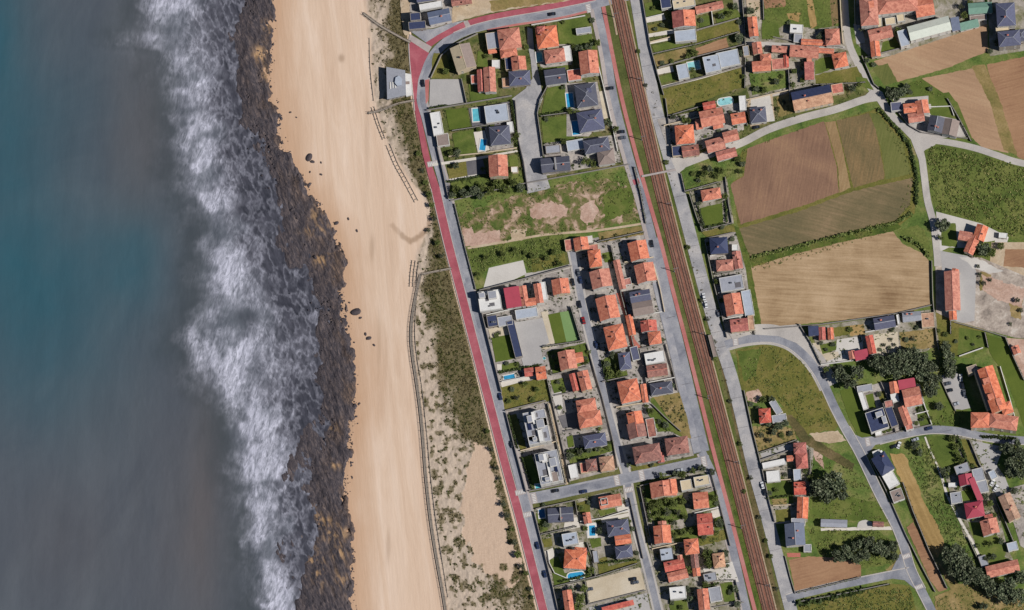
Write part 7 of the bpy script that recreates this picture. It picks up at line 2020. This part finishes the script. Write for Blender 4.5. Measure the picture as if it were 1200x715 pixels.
# ================================================================== CARS
def make_car():
    out = {}
    L, Wd = 2.15, 0.88
    prof = [(-L, 0.35), (-L, 0.78), (-L + 0.25, 0.92), (-1.25, 0.95), (1.05, 0.92), (L - 0.2, 0.76), (L, 0.62), (L, 0.35)]
    mb = MB()
    n = len(prof)
    vs = []
    for s_, k in ((-1, 1), (1, 1)):
        for x, z in prof:
            tp = 0.93 if abs(x) > L - 0.1 else 1.0
            vs.append((x, s_ * Wd * tp, z))
    fs = [tuple(range(n)), tuple(range(2 * n - 1, n - 1, -1))] + [(i, n + i, n + (i + 1) % n, (i + 1) % n) for i in range(n)]
    mb.add(vs, fs)
    # roof and pillars
    cab = [(-1.55, 0.94), (-1.15, 1.42), (0.35, 1.45), (1.0, 0.93)]
    roofp = [(-1.15, 1.40), (0.35, 1.43), (0.33, 1.48), (-1.13, 1.47)]
    mb.add([(x, -0.68, z) for x, z in roofp] + [(x, 0.68, z) for x, z in roofp], [(0, 1, 2, 3), (7, 6, 5, 4), (0, 4, 5, 1), (1, 5, 6, 2), (2, 6, 7, 3), (3, 7, 4, 0)])
    out['body'] = mb
    g = MB()
    vs = [(-1.55, -0.80, 0.935), (1.0, -0.80, 0.92), (0.33, -0.66, 1.42), (-1.13, -0.66, 1.40), (-1.55, 0.80, 0.935), (1.0, 0.80, 0.92), (0.33, 0.66, 1.42), (-1.13, 0.66, 1.40)]
    g.add(vs, [(0, 1, 2, 3), (7, 6, 5, 4), (1, 5, 6, 2), (4, 0, 3, 7), (3, 2, 6, 7)])
    out['windows'] = g
    wmb = MB()
    k = 12
    ring = [(0.31 * math.cos(t), 0.31 * math.sin(t)) for t in np.linspace(0, 2 * math.pi, k, endpoint=False)]
    wmb.add([(x, -0.1, z) for x, z in ring] + [(x, 0.1, z) for x, z in ring], [tuple(range(k)), tuple(range(2 * k - 1, k - 1, -1))] + [(i, k + i, k + (i + 1) % k, (i + 1) % k) for i in range(k)])
    out['wheel'] = wmb.mesh('wheel', ['tyre'])
    return out
CAR = make_car()
CARM = {}
def CARS(px, py, ang, col):
    if col not in CARM:
        CARM[col] = CAR['body'].mesh('body', ['car_' + col])
        if 'win' not in CARM: CARM['win'] = CAR['windows'].mesh('windows', ['glass'])
    root = bpy.data.objects.new('car', None); COL.objects.link(root)
    x, y = W(px, py)
    root.location = (x, y, ground_z(px, py) + 0.01); root.rotation_euler = (0, 0, math.radians(ang))
    link('body', CARM[col], root); link('windows', CARM['win'], root)
    for sx in (-1.3, 1.3):
        for sy in (-0.8, 0.8):
            link('wheel', CAR['wheel'], root, (sx, sy, 0.31))
    tag(root, label_for({'white': 'white', 'silver': 'silver', 'black': 'black', 'navy': 'navy blue', 'red': 'red', 'grey': 'dark grey', 'blue': 'blue'}[col] + ' car parked', px, py), 'car', 'parked cars')
for x, y, a, c in [(496, 98, 100, 'black'), (647, 17, 10, 'black'), (715, 104, 10, 'black'), (728, 155, 8, 'black'), (729.5, 162, 8, 'grey'), (764, 286, 100, 'black'), (678, 320, 100, 'grey'), (671.5, 331, 102, 'black'), (680.5, 328.5, 102, 'navy'), (679.5, 357, 104, 'black'), (684, 376, 104, 'red'), (699, 404, 104, 'navy'), (586.5, 465, 104, 'navy'), (600, 521, 104, 'black'), (651, 575.5, 12, 'black'), (684, 576.5, 12, 'navy'), (796, 551.5, 12, 'silver'), (786, 554, 12, 'black'), (630, 639.5, 104, 'navy'), (638.5, 673, 104, 'navy'), (691, 691, 12, 'grey'), (742, 679, 12, 'black'), (744.5, 683, 12, 'grey'), (825, 348, 100, 'white'), (827.5, 357, 100, 'white'), (842, 367.5, 104, 'grey'), (886, 149.5, 12, 'black'), (893.5, 569, 104, 'white'), (896, 577, 104, 'black'), (965.5, 440, 115, 'black'), (1048, 523.5, 20, 'black'), (1053.5, 522, 70, 'white'), (1072.5, 515.5, 20, 'silver'), (1088.5, 502.5, 15, 'navy'), (1110.5, 450, 15, 'grey'), (1112.5, 458, 15, 'black'), (1126, 443, 95, 'white'), (1128, 452, 100, 'black'), (1130, 461, 100, 'grey'), (1120, 474, 20, 'silver'), (1163, 566, 60, 'white'), (1167, 572.5, 60, 'white'), (709, 546, 104, 'silver'), (735, 590, 104, 'grey'), (1030, 531, 20, 'white')]:
    CARS(x, y, a, c)

# ================================================================== BOARDWALKS, SAND FENCES
def beach_z(px, py):
    X_, Y_, Z_, _ = DUNE
    j = int(np.argmin(np.abs(X_[0] - px))); i = int(np.argmin(np.abs(Y_[:, 0] - py)))
    return float(Z_[i, j])
def BOARDWALK(pts, width, label, rails=True):
    q = smooth(pts, 8)
    q2 = []
    for a, b in zip(q, q[1:]):
        n = max(1, int(math.hypot(b[0] - a[0], b[1] - a[1]) / 3))
        q2 += [(a[0] + (b[0] - a[0]) * k / n, a[1] + (b[1] - a[1]) * k / n) for k in range(n)]
    q2.append(q[-1])
    root = bpy.data.objects.new('boardwalk', None); COL.objects.link(root)
    ox, oy = W(*q2[0])
    z0 = 0.55
    root.location = (ox, oy, 0)
    tag(root, label, 'boardwalk', 'timber boardwalks on the dunes')
    l, r = offset_line(q2, width / 2), offset_line(q2, -width / 2)
    n = len(q2)
    mb = MB()
    def loc(p, z): 
        x, y = W(*p); return (x - ox, y - oy, z)
    zs = [max(z0, beach_z(*p) + 0.35) for p in q2]
    zs = [sum(zs[max(0, i - 4):i + 5]) / len(zs[max(0, i - 4):i + 5]) for i in range(n)]
    vs = [loc(p, z) for p, z in zip(l, zs)] + [loc(p, z) for p, z in zip(r, zs)]
    vs += [(x, y, z - 0.12) for x, y, z in vs]
    m_ = 2 * n
    fs = [(i, i + 1, n + i + 1, n + i) for i in range(n - 1)] + [(i, m_ + i, m_ + i + 1, i + 1) for i in range(n - 1)] + [(n + i, n + i + 1, m_ + n + i + 1, m_ + n + i) for i in range(n - 1)]
    mb.add(vs, fs)
    o = mb.build('deck', 'wood', root)
    if o.data.polygons[0].normal.z < 0: o.data.flip_normals()
    posts = MB()
    for i in range(0, n, 2):
        for p in (l[i], r[i]):
            x, y, _ = loc(p, 0)
            posts.box(x - 0.07, x + 0.07, y - 0.07, y + 0.07, -1.5, zs[i] + (1.0 if rails else 0))
    tag(posts.build('post', 'darkwood', root), kind='stuff')
    if rails:
        for side in (l, r):
            mb = MB()
            for i in range(n - 1):
                a, b = loc(side[i], zs[i]), loc(side[i + 1], zs[i + 1])
                for h_ in (0.55, 0.98):
                    mb.hexa([(a[0] - .05, a[1], a[2] + h_), (a[0] + .05, a[1], a[2] + h_), (b[0] + .05, b[1], b[2] + h_), (b[0] - .05, b[1], b[2] + h_)][::-1], [(a[0] - .05, a[1], a[2] + h_ + .08), (a[0] + .05, a[1], a[2] + h_ + .08), (b[0] + .05, b[1], b[2] + h_ + .08), (b[0] - .05, b[1], b[2] + h_ + .08)][::-1])
            mb.build('railing', 'darkwood', root)
BOARDWALK([(493, 322), (488, 345), (483.5, 372), (482, 395), (484, 418), (488, 445), (492.5, 478), (496, 515), (499.5, 560), (505, 610), (512, 655), (520, 700), (526, 740)], 3.2, 'long grey boardwalk winding down between lower beach and dunes')
BOARDWALK([(494, 322), (510, 318.5), (529, 315)], 2.2, 'short boardwalk crossing the green dunes near the long boardwalk top')
BOARDWALK([(426, 16), (445, 30), (464, 41), (481, 50)], 2.6, 'diagonal boardwalk from upper beach to the red plaza')
BOARDWALK([(432, 133), (446, 130), (466, 122), (486, 118)], 2.2, 'boardwalk just below the beach pavilion reaching the sand')
def SANDFENCE(pts, label, lattice=4.5, rows=2, gap=4.0):
    """low timber dune fence: rows of stakes and rails with cross rails between."""
    q = smooth(pts, 8)
    root = bpy.data.objects.new('dune_fence', None); COL.objects.link(root)
    ox, oy = W(*q[0]); root.location = (ox, oy, 0)
    tag(root, label, 'fence', 'timber dune fences')
    mb = MB(); st = MB()
    lines = [offset_line(q, gap * (k - (rows - 1) / 2)) for k in range(rows)]
    def bar(p0, p1, h0=0.45):
        a, b = W(*p0), W(*p1)
        za, zb_ = beach_z(*p0), beach_z(*p1)
        dx, dy = b[0] - a[0], b[1] - a[1]; L = math.hypot(dx, dy) or 1
        nx, ny = -dy / L * 0.11, dx / L * 0.11
        f4 = [(a[0] - ox + nx, a[1] - oy + ny), (a[0] - ox - nx, a[1] - oy - ny), (b[0] - ox - nx, b[1] - oy - ny), (b[0] - ox + nx, b[1] - oy + ny)]
        zz = [za, za, zb_, zb_]
        mb.hexa([(x, y, z + 0.1) for (x, y), z in zip(f4, zz)], [(x, y, z + h0) for (x, y), z in zip(f4, zz)])
    def dense_line(l):
        out = [l[0]]
        for a, b in zip(l, l[1:]):
            n = max(1, int(math.hypot(b[0] - a[0], b[1] - a[1]) / 2.5))
            out += [(a[0] + (b[0] - a[0]) * k / n, a[1] + (b[1] - a[1]) * k / n) for k in range(1, n + 1)]
        return out
    dl = [dense_line(l) for l in lines]
    for l in dl:
        for a, b in zip(l, l[1:]):
            bar(a, b)
        for p in l[::2]:
            x, y = W(*p); z = beach_z(*p)
            st.box(x - ox - .09, x - ox + .09, y - oy - .09, y - oy + .09, z - 0.4, z + 0.95)
    if rows > 1:
        q1 = dl[0]; acc = 0
        for i in range(1, len(q1)):
            acc += math.hypot(q1[i][0] - q1[i - 1][0], q1[i][1] - q1[i - 1][1])
            if acc > lattice:
                acc = 0
                t = i / (len(q1) - 1)
                for la, lb in zip(dl, dl[1:]):
                    bar(la[min(len(la) - 1, int(t * (len(la) - 1)))], lb[min(len(lb) - 1, int(t * (len(lb) - 1)))])
    mb.build('rail', 'wood', root)
    tag(st.build('stake', 'darkwood', root), kind='stuff')
SANDFENCE([(433, 45), (434, 80), (438, 118)], 'dune fence along upper beach edge west of the beach pavilion', rows=1)
SANDFENCE([(437, 126), (443, 145), (450, 163)], 'ladder like dune fence just below the pavilion boardwalk', lattice=6, gap=3.2)
SANDFENCE([(455, 170), (464, 192), (474, 210), (488, 236)], 'curving ladder like dune fence above the sandy gap', lattice=4.5, gap=4.5)
SANDFENCE([(487, 306), (485, 320), (484, 336)], 'square lattice dune fence below the sandy gap', lattice=5, rows=3, gap=4)
SANDFENCE([(489, 345), (487, 370), (486.5, 395), (489, 420), (494, 450), (497.5, 480), (501, 515), (505, 560), (511, 610), (518, 655), (525, 700)], 'long low dune fence running beside the long grey boardwalk', rows=1)

# ================================================================== UNCOUNTABLE GRASS over the meadows
def tufts(name, poly, dens_, mat, label, rmin=0.35, rmax=0.8, thr=0.42, avoid=()):
    xs_ = [p[0] for p in poly]; ys_ = [p[1] for p in poly]
    area = (max(xs_) - min(xs_)) * (max(ys_) - min(ys_))
    n = int(area * dens_)
    x = rng.uniform(min(xs_), max(xs_), n); y = rng.uniform(min(ys_), max(ys_), n)
    k = inpoly(x, y, poly) & (fbm(x / 9, y / 9, 401, 4) + 0.12 * rng.normal(size=n) > thr)
    for a in avoid:
        k &= ~inpoly(x, y, a)
    x, y = x[k], y[k]
    P = np.stack([(x - 600) * S, (357.5 - y) * S, np.full(len(x), 0.1)], 1)
    return clump_mesh(name, P, rng.uniform(rmin, rmax, len(x)), mat, n_leaf=6, leaf=0.5, flat=0.7, label=label)
tufts('meadow_grass', [(1086, 174), (1100, 172), (1145, 182), (1215, 200), (1215, 275), (1182, 276), (1150, 260), (1098, 246), (1091, 220)], 0.20, 'tuft', 'tall dark grass filling the meadow below the lane fork', 0.4, 1.1, 0.40)
tufts('meadow_grass', [(530, 240), (605, 222), (640, 215), (736, 196), (744, 228), (752, 260), (664, 272), (548, 288)], 0.16, 'tuft', 'rough grass over the vacant plots with bare pink soil', 0.3, 0.7, 0.5, avoid=[[(616, 240), (700, 226), (704, 262), (622, 262)], [(540, 269), (586, 268), (587, 286), (546, 288)]])
tufts('bank_grass', [(548, 293), (605, 285), (660, 274), (662, 288), (652, 312), (622, 320), (614, 303), (574, 311), (560, 328)], 0.28, 'tuftdark', 'bushy grass bank above the white hardstanding plot', 0.4, 0.9, 0.42)
tufts('meadow_grass', [(866, 414), (895, 406), (922, 410), (942, 426), (958, 452), (978, 500), (940, 500), (912, 470), (880, 456)], 0.18, 'tuft', 'rough grass in the triangle meadow by the road bend', 0.3, 0.8, 0.48)
tufts('meadow_grass', [(948, 620), (1030, 622), (1050, 640), (1048, 660), (1008, 664), (1006, 655), (960, 650)], 0.2, 'tuft', 'tall green grass south of the long grey shed', 0.4, 0.9, 0.42)
tufts('meadow_grass', [(936, 706), (985, 697), (1040, 687), (1066, 690), (1078, 728), (938, 728)], 0.22, 'tuft', 'lush grass along the bottom edge under the south road', 0.4, 0.9, 0.42)
tufts('meadow_grass', [(950, 582), (996, 580), (1028, 590), (1044, 610), (998, 608), (948, 608)], 0.16, 'tuft', 'green meadow grass beside the dark round trees', 0.35, 0.8, 0.45)
tufts('strip_grass', [(1062, 525), (1090, 515), (1104, 560), (1130, 620), (1150, 660), (1120, 650), (1100, 620), (1082, 580)], 0.24, 'tuftdark', 'rough grass between straw strip and pale garden path', 0.4, 0.9, 0.42)
tufts('meadow_grass', [(1098, 702), (1130, 684), (1160, 692), (1212, 708), (1212, 728), (1098, 728)], 0.2, 'tuft', 'scrubby dry grass at the bottom right corner', 0.35, 0.8, 0.45)
tufts('meadow_grass', [(588, 455), (640, 444), (644, 468), (594, 480)], 0.25, 'tuft', 'unmown grass in the meadow plot beside the coastal road', 0.3, 0.7, 0.42)
tufts('meadow_grass', [(777, 108), (866, 82), (870, 100), (840, 110), (785, 132)], 0.2, 'tuft', 'rough grass in the paddock below the pale blue villa', 0.3, 0.8, 0.45)
tufts('meadow_grass', [(800, 204), (864, 182), (868, 204), (806, 222)], 0.25, 'tuft', 'rough grass in the plot south of the east lane', 0.3, 0.8, 0.42)
tufts('verge_grass', [(708, -20), (722, -20), (752, 100), (782, 220), (818, 352), (844, 455), (878, 585), (914, 740), (900, 740), (862, 610), (828, 455), (799, 340), (772, 230), (744, 110)], 0.03, 'tuft', 'grass strip between pink pavement and railway ballast', 0.3, 0.6, 0.42)
tufts('verge_grass', [(756, 100), (768, 110), (796, 230), (826, 340), (852, 450), (876, 550), (908, 690), (918, 740), (910, 740), (884, 610), (858, 500), (824, 360), (786, 215)], 0.03, 'scrub', 'brown brush between railway ballast and cobbled road', 0.3, 0.7, 0.42)
tufts('field_edge_grass', [(858, 208), (872, 175), (930, 154), (1020, 128), (1032, 128), (1064, 168), (1076, 210), (1074, 250), (1052, 270), (930, 306), (884, 318), (864, 262)], 0.10, 'tuft', 'grass growing along the edges of the ploughed fields', 0.3, 0.7, 0.46, avoid=[[(876, 176), (966, 142), (1030, 133), (1066, 205), (1052, 256), (985, 272), (880, 302), (864, 264), (858, 216)]])
tufts('garden_grass', [(760, 588), (800, 582), (804, 604), (770, 614)], 0.3, 'tuft', 'overgrown garden below the three bay orange house', 0.3, 0.8, 0.4)
tufts('bank_grass', [(1098, 402), (1122, 416), (1124, 440), (1100, 442), (1098, 470), (1116, 480), (1132, 482), (1130, 498), (1094, 498), (1088, 470)], 0.18, 'tuft', 'grass west of the apartment parking yard', 0.3, 0.8, 0.45)

# low bedding plants and ground cover spread over the yards (uncountable)
def cover(label, poly, dens_, mat, thr=0.5):
    xs_ = [p[0] for p in poly]; ys_ = [p[1] for p in poly]
    n = int((max(xs_) - min(xs_)) * (max(ys_) - min(ys_)) * dens_)
    x = rng.uniform(min(xs_), max(xs_), n); y = rng.uniform(min(ys_), max(ys_), n)
    k = inpoly(x, y, poly) & (fbm(x / 7, y / 7, 501, 3) > thr)
    x, y = x[k], y[k]
    zt = np.zeros(len(x)); okk = np.zeros(len(x), bool)
    for pl_, zz, nm in TOPS:
        q_ = inpoly(x, y, pl_) & (zz > zt)
        zt[q_] = zz
        okk[q_] = nm in ('plots', 'yard', 'garden', 'plot')
    for cx, cy, hw, hd, a in FOOT:
        dx, dy = (x - 600) * S - cx, (357.5 - y) * S - cy
        u, v_ = dx * math.cos(a) + dy * math.sin(a), -dx * math.sin(a) + dy * math.cos(a)
        okk &= ~((np.abs(u) < hw + 0.6) & (np.abs(v_) < hd + 0.6))
    P = np.stack([(x - 600) * S, (357.5 - y) * S, zt], 1)[okk]
    if len(P):
        clump_mesh('garden_plants', P, rng.uniform(0.25, 0.75, len(P)), mat, n_leaf=7, leaf=0.5, flat=0.8, label=label)
cover('low planting in the gardens inside the coastal bend', [(505, 92), (520, 60), (545, 43), (620, 31), (690, 20), (735, 190), (640, 210), (526, 232)], 0.12, 'hedge')
cover('low planting in the yards of the court house block', [(558, 342), (667, 312), (724, 550), (620, 576)], 0.13, 'hedge')
cover('low planting in the yards of the middle rows', [(668, 284), (757, 268), (813, 534), (738, 549)], 0.13, 'hedge')
cover('low planting in the yards of the southwest block', [(625, 598), (729, 572), (768, 720), (655, 720)], 0.15, 'leafgreen')
cover('low planting in the yards of the south middle block', [(746, 570), (832, 550), (874, 720), (780, 720)], 0.18, 'leafgreen')
cover('low planting in the northern village gardens', [(755, 0), (985, 0), (1030, 112), (790, 190)], 0.10, 'leafgreen')
cover('low planting around the roadside cottages', [(808, 224), (852, 210), (884, 390), (850, 396)], 0.12, 'hedge')
cover('low planting in the plots below the straw field', [(950, 384), (1096, 362), (1100, 410), (962, 426)], 0.1, 'leafgreen')
cover('low planting in the lower right plots', [(1116, 510), (1230, 520), (1230, 660), (1130, 630)], 0.12, 'leafgreen')
cover('low planting in the lower meadow plots', [(872, 458), (934, 500), (954, 526), (946, 612), (906, 614)], 0.12, 'leafgreen')

tufts('meadow_grass', [(950, 528), (1000, 548), (1010, 556), (1030, 590), (1000, 580), (952, 578)], 0.12, 'tuft', 'meadow grass beside the dirt track and curved road', 0.3, 0.8, 0.47)
tufts('meadow_grass', [(898, 0), (982, 0), (984, 28), (956, 33), (922, 27), (898, 44)], 0.10, 'tuft', 'allotment grass at the top of the village', 0.3, 0.7, 0.48)
tufts('meadow_grass', [(1040, 108), (1080, 94), (1120, 120), (1084, 110), (1050, 116)], 0.10, 'tuft', 'grass between the lane junction and lower tan field', 0.3, 0.7, 0.46)

# overhead line masts along the railway
def MAST(i, y, side):
    q = smooth(rail, 10)
    p = min(q, key=lambda a: abs(a[1] - y))
    x = p[0] + side * 8.2
    root = bpy.data.objects.new('catenary_mast', None); COL.objects.link(root)
    X0, Y0 = W(x, p[1]); root.location = (X0, Y0, 0)
    root.rotation_euler = (0, 0, math.radians(13 if side < 0 else 193))
    mb = MB(); mb.box(-0.16, 0.16, -0.16, 0.16, 0, 7.4); mb.box(-0.35, 0.35, -0.35, 0.35, -0.1, 0.35); mb.build('pole', 'metal', root)
    mb = MB(); mb.box(0.16, 3.0, -0.06, 0.06, 6.7, 6.82); mb.box(0.16, 2.6, -0.05, 0.05, 5.6, 5.7); mb.build('arm', 'metal', root)
    tag(root, label_for('thin grey railway mast', x, p[1]), 'mast', 'railway masts')
for i, y in enumerate([18, 92, 166, 240, 318, 392, 466, 540, 616, 690]):
    MAST(i, y, 1 if i % 2 else -1)
# ================================================================== CAMERA, LIGHT
cam = bpy.data.cameras.new('camera')
co = bpy.data.objects.new('camera', cam); COL.objects.link(co)
co.location = (CAM_H * TILT_E, -CAM_H * TILT_S, CAM_H)
co.rotation_euler = (0, 0, 0)
cam.sensor_width = 36.0
cam.lens = 36.0 * CAM_H / 600.0
cam.shift_x = -CAM_H * TILT_E / 600.0
cam.shift_y = CAM_H * TILT_S / 600.0
cam.clip_start = 10.0
cam.clip_end = 12000.0
scene.camera = co
az, el = math.radians(SUN_AZ), math.radians(SUN_EL)
sun = bpy.data.lights.new('sun', 'SUN')
sun.energy = 5.0
sun.angle = math.radians(0.5)
sun.color = (1.0, 0.968, 0.93)
so = bpy.data.objects.new('sun', sun); COL.objects.link(so)
d = Vector((math.sin(az) * math.cos(el), math.cos(az) * math.cos(el), math.sin(el)))
so.rotation_euler = d.to_track_quat('Z', 'Y').to_euler()
wd = bpy.data.worlds.new('World'); scene.world = wd
wd.use_nodes = True
nt = wd.node_tree
sky = nt.nodes.new('ShaderNodeTexSky')
sky.sky_type = 'NISHITA'
sky.sun_disc = False
sky.sun_elevation = el
sky.sun_rotation = az
sky.air_density = 0.8
sky.dust_density = 0.3
sky.ozone_density = 2.5
bg = nt.nodes['Background']
bg.inputs['Strength'].default_value = 0.05
nt.links.new(sky.outputs['Color'], bg.inputs['Color'])
vs_ = scene.view_settings
vs_.view_transform = 'Standard'
vs_.look = 'None'
vs_.gamma = 1.0
vs_.use_curve_mapping = False
vs_.exposure = 0.0
scene.cycles.max_bounces = 5
scene.cycles.diffuse_bounces = 1
scene.cycles.use_denoising = True
print('MAXLEVEL', max(l for b,l in PLACED))
